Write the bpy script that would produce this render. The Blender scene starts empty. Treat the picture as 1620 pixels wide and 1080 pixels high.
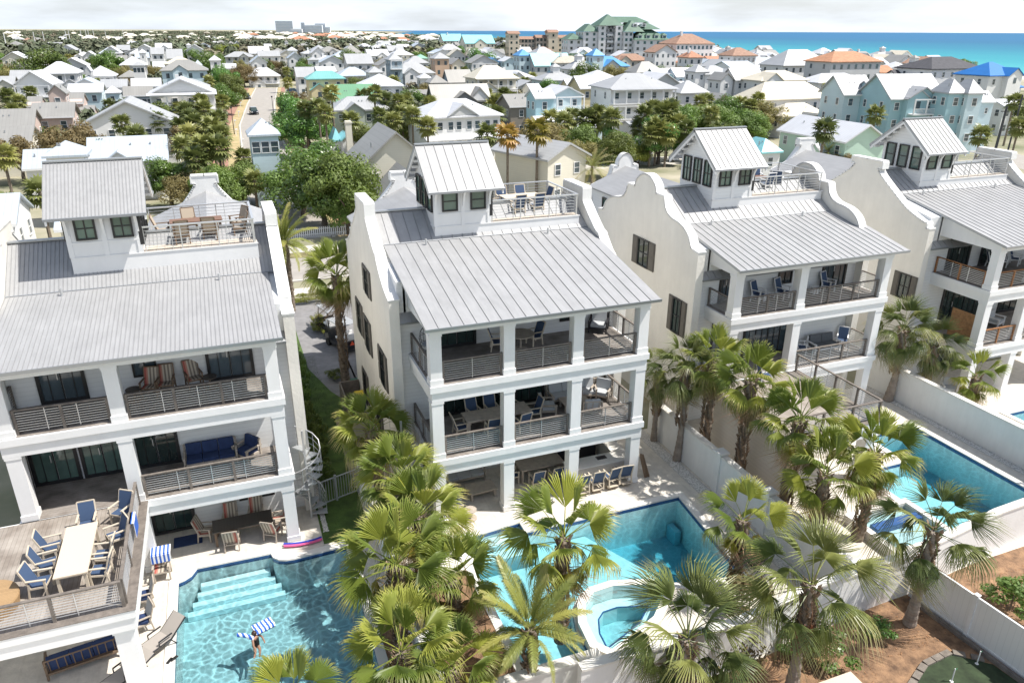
import bpy, math, random
from mathutils import Vector, Matrix, noise
from mathutils.geometry import tessellate_polygon
R = math.radians
S = bpy.context.scene
COL = S.collection
random.seed(7)

# ---------------------------------------------------------------- camera, sky, sun, exposure
FPX, CAMH = 1182.8, 19.449
cr = Vector((0.93403719, -0.35715443, 0.00390348)); cu = Vector((0.13354511, 0.35934417, 0.92360027)); cf = Vector((0.33127062, 0.86215572, -0.38333705))
cam = bpy.data.cameras.new('camera'); camo = bpy.data.objects.new('camera', cam); COL.objects.link(camo)
cam.sensor_width = 36; cam.lens = FPX / 1620 * 36; cam.clip_start = 0.2; cam.clip_end = 90000
m = Matrix((cr, cu, -cf)).transposed().to_4x4(); m.translation = (0, 0, CAMH); camo.matrix_world = m
S.camera = camo
SUN = Vector((1.2, -0.5, 2.1)).normalized()
el = math.asin(SUN.z); az = math.atan2(SUN.x, SUN.y)
w = bpy.data.worlds.new('World'); S.world = w; w.use_nodes = True
nt = w.node_tree; nt.nodes.clear()
def N(nt, t, **k):
    n = nt.nodes.new(t)
    for a, b in k.items(): setattr(n, a, b)
    return n
sky = N(nt, 'ShaderNodeTexSky', sky_type='NISHITA', sun_disc=False, sun_elevation=el, sun_rotation=az, altitude=10, air_density=1.0, dust_density=2.0, ozone_density=1.0)
tc = N(nt, 'ShaderNodeTexCoord'); mp = N(nt, 'ShaderNodeMapping'); mp.inputs['Scale'].default_value = (1.2, 1.2, 7)
nz = N(nt, 'ShaderNodeTexNoise'); nz.inputs['Scale'].default_value = 2.2; nz.inputs['Detail'].default_value = 7; nz.inputs['Roughness'].default_value = .55
cr_ = N(nt, 'ShaderNodeValToRGB'); cr_.color_ramp.elements[0].position = .36; cr_.color_ramp.elements[0].color = (.42, .42, .42, 1); cr_.color_ramp.elements[1].position = .66; cr_.color_ramp.elements[1].color = (.92, .92, .92, 1)
mx = N(nt, 'ShaderNodeMixRGB'); mx.inputs[2].default_value = (8.8, 9.5, 10.4, 1)
bg = N(nt, 'ShaderNodeBackground'); bg.inputs['Strength'].default_value = .10
out = N(nt, 'ShaderNodeOutputWorld')
nt.links.new(tc.outputs['Generated'], mp.inputs[0]); nt.links.new(mp.outputs[0], nz.inputs['Vector']); nt.links.new(nz.outputs['Fac'], cr_.inputs[0])
sz = N(nt, 'ShaderNodeSeparateXYZ'); nt.links.new(tc.outputs['Generated'], sz.inputs[0]); mrz = N(nt, 'ShaderNodeMapRange'); mrz.inputs['From Min'].default_value = .10; mrz.inputs['From Max'].default_value = .55; mrz.inputs['To Min'].default_value = 1; mrz.inputs['To Max'].default_value = .12; nt.links.new(sz.outputs[2], mrz.inputs[0]); mz = N(nt, 'ShaderNodeMath', operation='MULTIPLY'); nt.links.new(cr_.outputs[0], mz.inputs[0]); nt.links.new(mrz.outputs[0], mz.inputs[1]); nt.links.new(mz.outputs[0], mx.inputs[0]); nt.links.new(sky.outputs[0], mx.inputs[1]); nt.links.new(mx.outputs[0], bg.inputs[0]); nt.links.new(bg.outputs[0], out.inputs[0])
sl = bpy.data.lights.new('sun', 'SUN'); sl.energy = 4.5; sl.angle = R(.5); sl.color = (1, .955, .89)
so = bpy.data.objects.new('sun', sl); COL.objects.link(so); so.rotation_euler = SUN.to_track_quat('Z', 'Y').to_euler()
S.view_settings.view_transform = 'Standard'; S.view_settings.look = 'None'; S.view_settings.gamma = 1; S.view_settings.use_curve_mapping = False
S.view_settings.exposure = 0.55
S.render.engine = 'CYCLES'
S.cycles.max_bounces = 7; S.cycles.transparent_max_bounces = 12; S.cycles.caustics_reflective = False; S.cycles.caustics_refractive = False

def ray(u, v): return cf * FPX + cr * (u - 810) - cu * (v - 540)
def at(u, v, z=0.0):
    d = ray(u, v); t = (z - CAMH) / d.z; return Vector((d.x * t, d.y * t, z))

# ---------------------------------------------------------------- materials
MATS = {}
def mat(name, col, rough=.7, metal=0., nscale=0, namt=.08, bump=0, bscale=40, spec=.5, trans=0, objrand=0, col2=None, wave=None, coat=0, streak=None):
    if name in MATS: return MATS[name]
    M = bpy.data.materials.new(name); M.use_nodes = True; t = M.node_tree; p = t.nodes['Principled BSDF']
    p.inputs['Base Color'].default_value = (*col, 1); p.inputs['Roughness'].default_value = rough; p.inputs['Metallic'].default_value = metal
    p.inputs['Specular IOR Level'].default_value = spec; p.inputs['Coat Weight'].default_value = coat
    tcn = N(t, 'ShaderNodeTexCoord'); vec = tcn.outputs['Object']; src = None
    geo = N(t, 'ShaderNodeNewGeometry')
    if nscale:
        n = N(t, 'ShaderNodeTexNoise'); n.inputs['Scale'].default_value = nscale; n.inputs['Detail'].default_value = 6; n.inputs['Roughness'].default_value = .6
        t.links.new(geo.outputs['Position'], n.inputs['Vector'])
        rp = N(t, 'ShaderNodeValToRGB'); rp.color_ramp.elements[0].position = .3; rp.color_ramp.elements[1].position = .7
        c2 = col2 or tuple(c * (1 - namt * 2) for c in col)
        rp.color_ramp.elements[0].color = (*c2, 1); rp.color_ramp.elements[1].color = (*[min(1, c * (1 + namt * .5)) for c in col], 1)
        t.links.new(n.outputs['Fac'], rp.inputs[0]); src = rp.outputs[0]
    if wave:   # (axis 0/1/2, period m, darkness)
        sx = N(t, 'ShaderNodeSeparateXYZ'); t.links.new(vec, sx.inputs[0])
        a = N(t, 'ShaderNodeMath', operation='MULTIPLY'); a.inputs[1].default_value = 1 / wave[1]; t.links.new(sx.outputs[wave[0]], a.inputs[0])
        f = N(t, 'ShaderNodeMath', operation='FRACT'); t.links.new(a.outputs[0], f.inputs[0])
        g = N(t, 'ShaderNodeMath', operation='LESS_THAN'); g.inputs[1].default_value = .12; t.links.new(f.outputs[0], g.inputs[0])
        fl = N(t, 'ShaderNodeMath', operation='FLOOR'); t.links.new(a.outputs[0], fl.inputs[0])
        wn = N(t, 'ShaderNodeTexWhiteNoise', noise_dimensions='1D'); t.links.new(fl.outputs[0], wn.inputs['W'])
        mr = N(t, 'ShaderNodeMath', operation='MULTIPLY_ADD'); mr.inputs[1].default_value = -wave[2] * .35; mr.inputs[2].default_value = 1; t.links.new(wn.outputs[0], mr.inputs[0])
        m1 = N(t, 'ShaderNodeMath', operation='MULTIPLY_ADD'); m1.inputs[1].default_value = -wave[2]; t.links.new(g.outputs[0], m1.inputs[0]); t.links.new(mr.outputs[0], m1.inputs[2])
        mm = N(t, 'ShaderNodeVectorMath', operation='SCALE'); t.links.new(m1.outputs[0], mm.inputs['Scale'])
        if src: t.links.new(src, mm.inputs[0])
        else: mm.inputs[0].default_value = col
        src = mm.outputs[0]
    if streak:   # stretched dirt runs
        mpn = N(t, 'ShaderNodeMapping'); mpn.inputs['Scale'].default_value = streak[:3]; t.links.new(geo.outputs['Position'], mpn.inputs[0]); ns = N(t, 'ShaderNodeTexNoise'); ns.inputs['Scale'].default_value = 1; ns.inputs['Detail'].default_value = 5; ns.inputs['Roughness'].default_value = .65; t.links.new(mpn.outputs[0], ns.inputs['Vector'])
        ms_ = N(t, 'ShaderNodeMapRange'); ms_.inputs['From Min'].default_value = .35; ms_.inputs['From Max'].default_value = .62; ms_.inputs['To Min'].default_value = 1 - streak[3]; ms_.inputs['To Max'].default_value = 1; t.links.new(ns.outputs['Fac'], ms_.inputs[0])
        vs = N(t, 'ShaderNodeVectorMath', operation='SCALE'); t.links.new(ms_.outputs[0], vs.inputs['Scale'])
        if src: t.links.new(src, vs.inputs[0])
        else: vs.inputs[0].default_value = col
        src = vs.outputs[0]
    if objrand:
        oi = N(t, 'ShaderNodeObjectInfo'); h = N(t, 'ShaderNodeHueSaturation')
        a = N(t, 'ShaderNodeMath', operation='MULTIPLY_ADD'); a.inputs[1].default_value = objrand; a.inputs[2].default_value = 1 - objrand * .5
        t.links.new(oi.outputs['Random'], a.inputs[0]); t.links.new(a.outputs[0], h.inputs['Value'])
        b = N(t, 'ShaderNodeMath', operation='MULTIPLY_ADD'); b.inputs[1].default_value = .05 * (objrand > .1); b.inputs[2].default_value = .5 - .025 * (objrand > .1)
        t.links.new(oi.outputs['Random'], b.inputs[0]); t.links.new(b.outputs[0], h.inputs['Hue'])
        if src: t.links.new(src, h.inputs['Color'])
        else: h.inputs['Color'].default_value = (*col, 1)
        src = h.outputs[0]
    if src: t.links.new(src, p.inputs['Base Color'])
    if bump:
        n = N(t, 'ShaderNodeTexNoise'); n.inputs['Scale'].default_value = bscale; n.inputs['Detail'].default_value = 4; t.links.new(geo.outputs['Position'], n.inputs['Vector'])
        b = N(t, 'ShaderNodeBump'); b.inputs['Strength'].default_value = bump; b.inputs['Distance'].default_value = .03
        t.links.new(n.outputs['Fac'], b.inputs['Height']); t.links.new(b.outputs[0], p.inputs['Normal'])
    if trans:
        tr = N(t, 'ShaderNodeBsdfTranslucent'); ms = N(t, 'ShaderNodeMixShader'); ms.inputs[0].default_value = trans
        if src:
            hs = N(t, 'ShaderNodeHueSaturation'); hs.inputs['Value'].default_value = 1.5; hs.inputs['Saturation'].default_value = 1.15; hs.inputs['Hue'].default_value = .49
            t.links.new(src, hs.inputs['Color']); t.links.new(hs.outputs[0], tr.inputs[0])
        else: tr.inputs[0].default_value = (*[min(1, c * 1.5) for c in col], 1)
        o = t.nodes['Material Output']; t.links.new(p.outputs[0], ms.inputs[1]); t.links.new(tr.outputs[0], ms.inputs[2]); t.links.new(ms.outputs[0], o.inputs[0])
    MATS[name] = M; return M
white = mat('white_painted_stucco', (.80, .80, .78), .75, nscale=1.1, namt=.03, bump=.25, bscale=18, streak=(2.5, 2.5, .35, .05))
cream = mat('cream_stucco', (.80, .775, .715), .85, nscale=.7, namt=.04, bump=.45, bscale=7, streak=(2.2, 2.2, .3, .045))
trim = mat('white_trim_paint', (.80, .80, .795), .55, streak=(1.8, 1.8, .8, .05))
siding = mat('white_lap_siding', (.78, .79, .79), .6, wave=(2, .18, .10))
roofm = mat('galvalume_seam_metal', (.39, .393, .395), .5, .15, nscale=.9, namt=.05, streak=(6, .45, 6, .10), spec=.4, objrand=.05)
roofd = mat('metal_flashing', (.38, .40, .42), .4, .5)
blackf = mat('black_window_frame', (.022, .022, .024), .4)
glass = mat('window_glass', (.03, .055, .05), .04, spec=1.0, nscale=.35, namt=.45, col2=(.012, .02, .02))
greenglass = mat('green_window_glass', (.12, .20, .17), .06, spec=1.0, nscale=.5, namt=.3, col2=(.05, .09, .08))
greyglass = mat('grey_window_glass', (.09, .12, .14), .08, spec=.9, nscale=.25, namt=.4, col2=(.03, .045, .055))
shut = mat('grey_brown_shutter', (.125, .115, .10), .7)
deck = mat('weathered_deck_boards', (.30, .272, .245), .8, nscale=1.6, namt=.22, col2=(.17, .145, .125), wave=(1, .14, .28), bump=.2)
deckx = mat('weathered_terrace_boards', (.37, .335, .295), .8, nscale=.9, namt=.3, col2=(.20, .165, .135), wave=(0, .14, .28), bump=.2)
decklight = mat('pale_deck_boards', (.66, .58, .48), .8, nscale=2, namt=.1, wave=(0, .3, .18))
greywood = mat('grey_weathered_wood', (.205, .178, .155), .8, nscale=5, namt=.2, bump=.3)
palewood = mat('pale_weathered_wood', (.46, .40, .335), .8, nscale=5, namt=.12)
redwood = mat('orange_stained_wood', (.36, .165, .065), .6, nscale=4, namt=.2, wave=(2, .14, .25))
alum = mat('brushed_rail_metal', (.62, .63, .64), .35, .6)
steel = mat('grey_painted_steel', (.40, .42, .43), .5, .3)
traver = mat('pale_travertine_paving', (.66, .615, .54), .8, nscale=3.2, namt=.1, bump=.25, bscale=14, wave=(0, .6, .05))
coping = mat('white_stone_coping', (.74, .72, .67), .7, nscale=2, namt=.05)
tileblue = mat('navy_glass_tile', (.02, .06, .16), .2, nscale=9, namt=.5, col2=(.05, .12, .3))
plaster = mat('pool_plaster', (.60, .84, .86), .8, nscale=2, namt=.05)
plaster2 = mat('pool_step_plaster', (.62, .80, .80), .8)
mulch = mat('pine_bark_mulch', (.30, .18, .10), .95, nscale=2.6, namt=.4, col2=(.11, .065, .04), bump=.9, bscale=22)
asphalt = mat('worn_asphalt', (.37, .345, .31), .9, nscale=.8, namt=.1, bump=.2)
paver = mat('grey_brick_pavers', (.25, .245, .245), .9, nscale=2, namt=.12, wave=(1, .25, .15))
concrete = mat('pale_concrete', (.58, .55, .50), .9, nscale=1.2, namt=.08)
brickpath = mat('red_brick_path', (.40, .22, .16), .9, nscale=1.5, namt=.2, wave=(1, .3, .12))
lawn = mat('lawn_grass', (.085, .15, .028), .9, nscale=1.3, namt=.25, bump=.8, bscale=60)
turf = mat('putting_turf', (.04, .062, .028), .95, nscale=2.5, namt=.3)
pebble = mat('white_pebbles', (.62, .60, .56), .8, nscale=14, namt=.25, bump=.8, bscale=30)
navy = mat('navy_cushion', (.022, .045, .13), .85, nscale=6, namt=.15)
sling = mat('blue_sling_fabric', (.045, .08, .155), .8)
greyc = mat('pale_grey_cushion', (.46, .48, .50), .9)
dgrey = mat('dark_grey_cushion', (.12, .13, .14), .9)
cwood = mat('cream_chair_wood', (.56, .49, .39), .6)
bwood = mat('brown_chair_wood', (.17, .115, .075), .6)
dtop = mat('dark_table_top', (.075, .062, .052), .5, wave=(0, .12, .2))
btop = mat('brown_table_top', (.20, .11, .07), .5)
ctop = mat('beige_table_top', (.62, .53, .42), .6)
tanf = mat('tan_sling_fabric', (.42, .35, .27), .8)
taupe = mat('taupe_sling_fabric', (.36, .33, .30), .8)
wicker = mat('brown_wicker', (.40, .26, .13), .8, wave=(1, .07, .35), bump=.5, bscale=50)
ironm = mat('dark_metal', (.03, .03, .035), .4)
rubber = mat('black_rubber', (.015, .015, .015), .8)
def stripes(name, cols, axis, period):
    M = bpy.data.materials.new(name); M.use_nodes = True; t = M.node_tree; p = t.nodes['Principled BSDF']; p.inputs['Roughness'].default_value = .85
    tcn = N(t, 'ShaderNodeTexCoord'); sx = N(t, 'ShaderNodeSeparateXYZ'); t.links.new(tcn.outputs['Object'], sx.inputs[0])
    a = N(t, 'ShaderNodeMath', operation='MULTIPLY'); a.inputs[1].default_value = 1 / period; t.links.new(sx.outputs[axis], a.inputs[0])
    f = N(t, 'ShaderNodeMath', operation='FRACT'); t.links.new(a.outputs[0], f.inputs[0])
    rp = N(t, 'ShaderNodeValToRGB'); rp.color_ramp.interpolation = 'CONSTANT'; e = rp.color_ramp.elements
    e[0].position = 0; e[0].color = (*cols[0], 1); e[1].position = 1 / len(cols); e[1].color = (*cols[1], 1)
    for i in range(2, len(cols)): q = e.new(i / len(cols)); q.color = (*cols[i], 1)
    t.links.new(f.outputs[0], rp.inputs[0]); t.links.new(rp.outputs[0], p.inputs['Base Color']); MATS[name] = M; return M
stripef = stripes('red_cream_stripe_fabric', [(.52, .46, .37), (.22, .18, .15), (.52, .46, .37), (.24, .2, .17), (.50, .44, .35), (.42, .10, .08), (.48, .22, .17), (.52, .46, .37), (.22, .18, .15)], 0, .56)
bluestripe = stripes('blue_white_stripe_towel', [(.03, .12, .5), (.8, .82, .85)], 0, .14)

ORD = ['first', 'second', 'third', 'fourth', 'fifth', 'sixth', 'seventh', 'eighth', 'ninth', 'tenth', 'eleventh', 'twelfth', 'thirteenth', 'fourteenth', 'fifteenth', 'sixteenth', 'seventeenth', 'eighteenth', 'nineteenth', 'twentieth', 'twenty-first', 'twenty-second', 'twenty-third', 'twenty-fourth']
def water_mat(name, tint, dens, caus=1.0):
    M = bpy.data.materials.new(name); M.use_nodes = True; t = M.node_tree; t.nodes.clear()
    o = N(t, 'ShaderNodeOutputMaterial'); tr = N(t, 'ShaderNodeBsdfTransparent'); gl = N(t, 'ShaderNodeBsdfGlossy'); gl.inputs['Roughness'].default_value = .03
    fr = N(t, 'ShaderNodeFresnel'); fr.inputs['IOR'].default_value = 1.33; ms = N(t, 'ShaderNodeMixShader')
    geo = N(t, 'ShaderNodeNewGeometry')
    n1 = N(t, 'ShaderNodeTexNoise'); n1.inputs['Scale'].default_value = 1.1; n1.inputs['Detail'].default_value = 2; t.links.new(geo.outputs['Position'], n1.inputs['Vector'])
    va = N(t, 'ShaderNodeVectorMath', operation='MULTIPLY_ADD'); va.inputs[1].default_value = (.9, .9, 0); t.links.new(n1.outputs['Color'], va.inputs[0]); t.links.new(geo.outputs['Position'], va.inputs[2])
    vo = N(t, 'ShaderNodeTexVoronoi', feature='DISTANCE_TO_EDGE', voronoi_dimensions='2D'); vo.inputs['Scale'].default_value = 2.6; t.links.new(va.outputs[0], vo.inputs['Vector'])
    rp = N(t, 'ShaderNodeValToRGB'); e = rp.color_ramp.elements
    e[0].position = 0; e[0].color = (1, 1, 1, 1); e[1].position = .22; lo = 1 - .36 * caus; e[1].color = (lo, lo, lo, 1); q = e.new(.06); mid = 1 - .14 * caus; q.color = (mid, mid, mid, 1)  # bright web in the transparency colour imitates caustic light lines
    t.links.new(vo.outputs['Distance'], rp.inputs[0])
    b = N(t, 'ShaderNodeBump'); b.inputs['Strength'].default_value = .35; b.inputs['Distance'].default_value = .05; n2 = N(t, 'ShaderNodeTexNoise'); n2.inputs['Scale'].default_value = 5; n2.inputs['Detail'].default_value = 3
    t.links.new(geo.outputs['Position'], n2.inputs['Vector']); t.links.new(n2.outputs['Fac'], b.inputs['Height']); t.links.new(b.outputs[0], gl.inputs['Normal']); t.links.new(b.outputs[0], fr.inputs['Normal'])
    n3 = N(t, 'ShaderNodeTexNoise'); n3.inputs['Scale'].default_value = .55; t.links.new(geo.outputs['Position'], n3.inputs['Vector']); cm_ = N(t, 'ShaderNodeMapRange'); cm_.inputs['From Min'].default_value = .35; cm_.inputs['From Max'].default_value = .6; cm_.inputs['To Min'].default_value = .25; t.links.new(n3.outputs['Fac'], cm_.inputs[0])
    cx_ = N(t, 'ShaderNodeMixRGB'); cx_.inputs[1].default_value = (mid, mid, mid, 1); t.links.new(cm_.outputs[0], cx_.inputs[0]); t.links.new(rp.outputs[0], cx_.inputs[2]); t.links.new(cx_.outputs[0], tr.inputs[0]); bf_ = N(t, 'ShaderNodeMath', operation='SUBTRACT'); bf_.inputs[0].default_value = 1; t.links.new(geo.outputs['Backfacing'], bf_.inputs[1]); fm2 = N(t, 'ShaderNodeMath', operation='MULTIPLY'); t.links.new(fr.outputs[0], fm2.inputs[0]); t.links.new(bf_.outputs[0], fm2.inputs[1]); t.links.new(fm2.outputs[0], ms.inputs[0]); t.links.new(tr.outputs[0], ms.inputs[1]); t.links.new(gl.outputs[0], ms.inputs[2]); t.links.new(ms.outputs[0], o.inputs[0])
    va_ = N(t, 'ShaderNodeVolumeAbsorption'); va_.inputs['Color'].default_value = (*tint, 1); va_.inputs['Density'].default_value = dens; t.links.new(va_.outputs[0], o.inputs['Volume'])
    MATS[name] = M; return M
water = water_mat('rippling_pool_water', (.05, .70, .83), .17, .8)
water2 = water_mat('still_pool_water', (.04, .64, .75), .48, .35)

# ---------------------------------------------------------------- mesh helpers
class MB:
    def __init__(s): s.v = []; s.f = []; s.mi = []; s.cur = 0
    def add(s, vs, fs):
        o = len(s.v); s.v += [tuple(p) for p in vs]; s.f += [tuple(o + i for i in f) for f in fs]; s.mi += [s.cur] * len(fs); return s
    def box(s, x0, x1, y0, y1, z0, z1):
        return s.add([(x0, y0, z0), (x1, y0, z0), (x1, y1, z0), (x0, y1, z0), (x0, y0, z1), (x1, y0, z1), (x1, y1, z1), (x0, y1, z1)],
                     [(0, 3, 2, 1), (4, 5, 6, 7), (0, 1, 5, 4), (1, 2, 6, 5), (2, 3, 7, 6), (3, 0, 4, 7)])
    def beam(s, a, b, w, h=None, up=(0, 0, 1)):
        a = Vector(a); b = Vector(b); h = h or w; d = (b - a).normalized(); up = Vector(up)
        if abs(d.dot(up)) > .98: up = Vector((0, 1, 0))
        x = d.cross(up).normalized() * w / 2; y = x.cross(d).normalized() * h / 2
        return s.add([a - x - y, a + x - y, a + x + y, a - x + y, b - x - y, b + x - y, b + x + y, b - x + y],
                     [(0, 3, 2, 1), (4, 5, 6, 7), (0, 1, 5, 4), (1, 2, 6, 5), (2, 3, 7, 6), (3, 0, 4, 7)])
    def tube(s, pts, rads, n=8, cap=True):
        pts = [Vector(p) for p in pts]
        if not hasattr(rads, '__len__'): rads = [rads] * len(pts)
        base = len(s.v); fs = []
        for i, p in enumerate(pts):
            d = (pts[min(i + 1, len(pts) - 1)] - pts[max(i - 1, 0)]).normalized()
            u = d.cross(Vector((0, 0, 1))) if abs(d.z) < .95 else d.cross(Vector((0, 1, 0)))
            u.normalize(); q = d.cross(u)
            for k in range(n):
                a = 2 * math.pi * k / n; s.v.append(tuple(p + (u * math.cos(a) + q * math.sin(a)) * rads[i]))
        for i in range(len(pts) - 1):
            for k in range(n): fs.append((base + i * n + k, base + i * n + (k + 1) % n, base + (i + 1) * n + (k + 1) % n, base + (i + 1) * n + k))
        if cap: fs.append(tuple(base + k for k in range(n))[::-1]); fs.append(tuple(base + (len(pts) - 1) * n + k for k in range(n)))
        s.f += fs; s.mi += [s.cur] * len(fs); return s
    def prism_x(s, poly, x0, x1):   # poly in (y,z)
        n = len(poly); o = len(s.v)
        s.v += [(x0, y, z) for y, z in poly] + [(x1, y, z) for y, z in poly]
        tri = tessellate_polygon([[Vector((y, z, 0)) for y, z in poly]])
        fs = [tuple(o + i for i in t) for t in tri] + [tuple(o + n + i for i in t[::-1]) for t in tri] + [(o + i, o + (i + 1) % n, o + n + (i + 1) % n, o + n + i) for i in range(n)]
        s.f += fs; s.mi += [s.cur] * len(fs); return s
    def prism_y(s, poly, y0, y1):   # poly in (x,z)
        n = len(poly); o = len(s.v)
        s.v += [(x, y0, z) for x, z in poly] + [(x, y1, z) for x, z in poly]
        tri = tessellate_polygon([[Vector((x, z, 0)) for x, z in poly]])
        fs = [tuple(o + i for i in t) for t in tri] + [tuple(o + n + i for i in t[::-1]) for t in tri] + [(o + i, o + (i + 1) % n, o + n + (i + 1) % n, o + n + i) for i in range(n)]
        s.f += fs; s.mi += [s.cur] * len(fs); return s
    def prism_z(s, poly, z0, z1, holes=(), bottom=True):
        loops = [poly] + list(holes); pts = [p for l in loops for p in l]; n = len(pts); o = len(s.v)
        tri = tessellate_polygon([[Vector((x, y, 0)) for x, y in l] for l in loops])
        s.v += [(x, y, z1) for x, y in pts]; fs = []
        for t in tri:
            a, b, c = [Vector((*pts[i], 0)) for i in t]
            t = t if (b - a).cross(c - a).z > 0 else t[::-1]
            fs.append(tuple(o + i for i in t))
        if bottom:
            s.v += [(x, y, z0) for x, y in pts]
            fs += [tuple(n + i for i in f[::-1]) for f in list(fs)]
            k = 0
            for l in loops:
                for i in range(len(l)): j = (i + 1) % len(l); fs.append((o + k + i, o + k + j, o + n + k + j, o + n + k + i))
                k += len(l)
        s.f += fs; s.mi += [s.cur] * len(fs); return s
    def lathe(s, prof, cx=0, cy=0, n=16):
        o = len(s.v)
        for r, z in prof:
            for k in range(n): a = 2 * math.pi * k / n; s.v.append((cx + r * math.cos(a), cy + r * math.sin(a), z))
        fs = [(o + i * n + k, o + i * n + (k + 1) % n, o + (i + 1) * n + (k + 1) % n, o + (i + 1) * n + k) for i in range(len(prof) - 1) for k in range(n)]
        s.f += fs; s.mi += [s.cur] * len(fs); return s
    def mesh(s, mats, name='mesh', smooth=False):
        me = bpy.data.meshes.new(name); me.from_pydata(s.v, [], s.f)
        for q in (mats if isinstance(mats, (list, tuple)) else [mats]): me.materials.append(q)
        if any(s.mi): me.polygons.foreach_set('material_index', s.mi)
        if smooth: me.polygons.foreach_set('use_smooth', [True] * len(me.polygons))
        me.update(); return me
def ob(name, me, parent=None, loc=(0, 0, 0), rz=0, rot=None, scale=None):
    o = bpy.data.objects.new(name, me); COL.objects.link(o); o.location = loc
    o.rotation_euler = rot if rot is not None else (0, 0, rz)
    if scale is not None: o.scale = scale if hasattr(scale, '__len__') else (scale,) * 3
    if parent: o.parent = parent
    return o
def tag(o, label=None, cat=None, group=None, kind=None):
    if label: o['label'] = label
    if cat: o['category'] = cat
    if group: o['group'] = group
    if kind: o['kind'] = kind
    return o
def thing(name, label, cat, loc=(0, 0, 0), rz=0, group=None):
    return tag(ob(name, None, None, loc, rz), label, cat, group)
def struct(name, me, loc=(0, 0, 0)): return tag(ob(name, me, None, loc), kind='structure')
CACHE = {}
def cached(key, fn):
    if key not in CACHE: CACHE[key] = fn()
    return CACHE[key]
def bx(x0, x1, y0, y1, z0, z1, m): return MB().box(x0, x1, y0, y1, z0, z1).mesh(m)

# ---------------------------------------------------------------- ground, sea, roads
POOL1 = [(-3.65, 12.0), (-3.65, 25.75), (-3.45, 25.82), (-3.2, 26.0), (-3.05, 26.28), (-3.0, 26.38), (-.25, 26.3), (-.18, 26.0), (.02, 25.78), (.3, 25.66), (.6, 25.62), (2.65, 25.72), (2.65, 12.0)][::-1]
POOL2 = [(7.15, 17.2), (7.15, 22.9), (7.45, 22.9), (7.45, 24.45), (9.85, 24.7), (9.85, 23.95), (17.3, 23.95), (16.75, 18.5), (14.2, 19.05), (13.0, 19.45), (11.6, 19.85), (10.4, 19.85), (9.75, 19.2), (9.45, 18.2), (9.45, 17.2)][::-1]
POOL3 = [(26.6, 17.2), (26.6, 22.6), (29.5, 22.6), (29.5, 25.2), (32.72, 25.2), (32.72, 17.2)][::-1]
POOL4 = [(38.8, 18.0), (38.8, 24.4), (43.5, 24.4), (43.5, 18.0)][::-1]
SPA2 = [(9.75, 17.2), (9.85, 18.2), (10.2, 19.0), (10.75, 19.45), (11.6, 19.5), (12.9, 19.1), (13.3, 18.6), (12.2, 17.6), (10.1, 16.75)][::-1]
yard = [(-30, 6), (60, 6), (60, 30), (-30, 30)]
coast = [(372, -6000), (372, 690), (430, 1089), (520, 2500), (945, 4600), (3000, 12000), (9000, 60000)]
ground_m = mat('sandy_scrub_ground', (.42, .375, .29), .95, nscale=.06, namt=.3, col2=(.10, .12, .045), bump=.3, bscale=2)
struct('ground', MB().prism_z([(-40000, -6000)] + coast + [(-40000, 60000)], -2, 0, [yard[::-1]], bottom=False).mesh(ground_m), (0, 0, -.004))
paving = struct('pool_patio', MB().prism_z(yard, -.3, 0, [POOL1[::-1], POOL2[::-1], POOL3[::-1], POOL4[::-1], SPA2[::-1]], bottom=False).mesh(traver))
sea_m = bpy.data.materials.new('gulf_sea_water'); sea_m.use_nodes = True
t = sea_m.node_tree; p = t.nodes['Principled BSDF']; p.inputs['Roughness'].default_value = .5; p.inputs['Specular IOR Level'].default_value = .12
geo = N(t, 'ShaderNodeNewGeometry'); sx = N(t, 'ShaderNodeSeparateXYZ'); t.links.new(geo.outputs['Position'], sx.inputs[0])
nn = N(t, 'ShaderNodeTexNoise'); nn.inputs['Scale'].default_value = .012; nn.inputs['Detail'].default_value = 5; t.links.new(geo.outputs['Position'], nn.inputs['Vector'])
a = N(t, 'ShaderNodeMath', operation='MULTIPLY_ADD'); a.inputs[1].default_value = 130; t.links.new(nn.outputs['Fac'], a.inputs[0]); t.links.new(sx.outputs[0], a.inputs[2])
mr = N(t, 'ShaderNodeMapRange'); mr.inputs['From Min'].default_value = 400; mr.inputs['From Max'].default_value = 2600; t.links.new(a.outputs[0], mr.inputs[0])
rp = N(t, 'ShaderNodeValToRGB'); e = rp.color_ramp.elements
e[0].position = 0; e[0].color = (.14, .52, .48, 1); e[1].position = 1; e[1].color = (.012, .12, .25, 1)
for q, c in ((.03, (.06, .36, .38)), (.12, (.025, .26, .31)), (.3, (.014, .17, .26)), (.6, (.012, .12, .23))): k = e.new(q); k.color = (*c, 1)
t.links.new(mr.outputs[0], rp.inputs[0]); t.links.new(rp.outputs[0], p.inputs['Base Color'])
n2 = N(t, 'ShaderNodeTexNoise'); n2.inputs['Scale'].default_value = .25; n2.inputs['Detail'].default_value = 8; t.links.new(geo.outputs['Position'], n2.inputs['Vector'])
b = N(t, 'ShaderNodeBump'); b.inputs['Strength'].default_value = .5; b.inputs['Distance'].default_value = 1; t.links.new(n2.outputs['Fac'], b.inputs['Height']); t.links.new(b.outputs[0], p.inputs['Normal'])
struct('sea', MB().add([(300, -6000, -1.2), (80000, -6000, -1.2), (80000, 80000, -1.2), (300, 80000, -1.2)], [(0, 1, 2, 3)]).mesh(sea_m))
sandm = mat('white_beach_sand', (.80, .77, .70), .95, nscale=.2, namt=.05)
bc = [(x - 26, y) for x, y in coast[:5]]
struct('beach', MB().prism_z(bc + [(x + 5, y) for x, y in coast[:5]][::-1], -1.5, .02).mesh(sandm))
foam = mat('surf_foam', (.8, .85, .85), .8)
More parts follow.
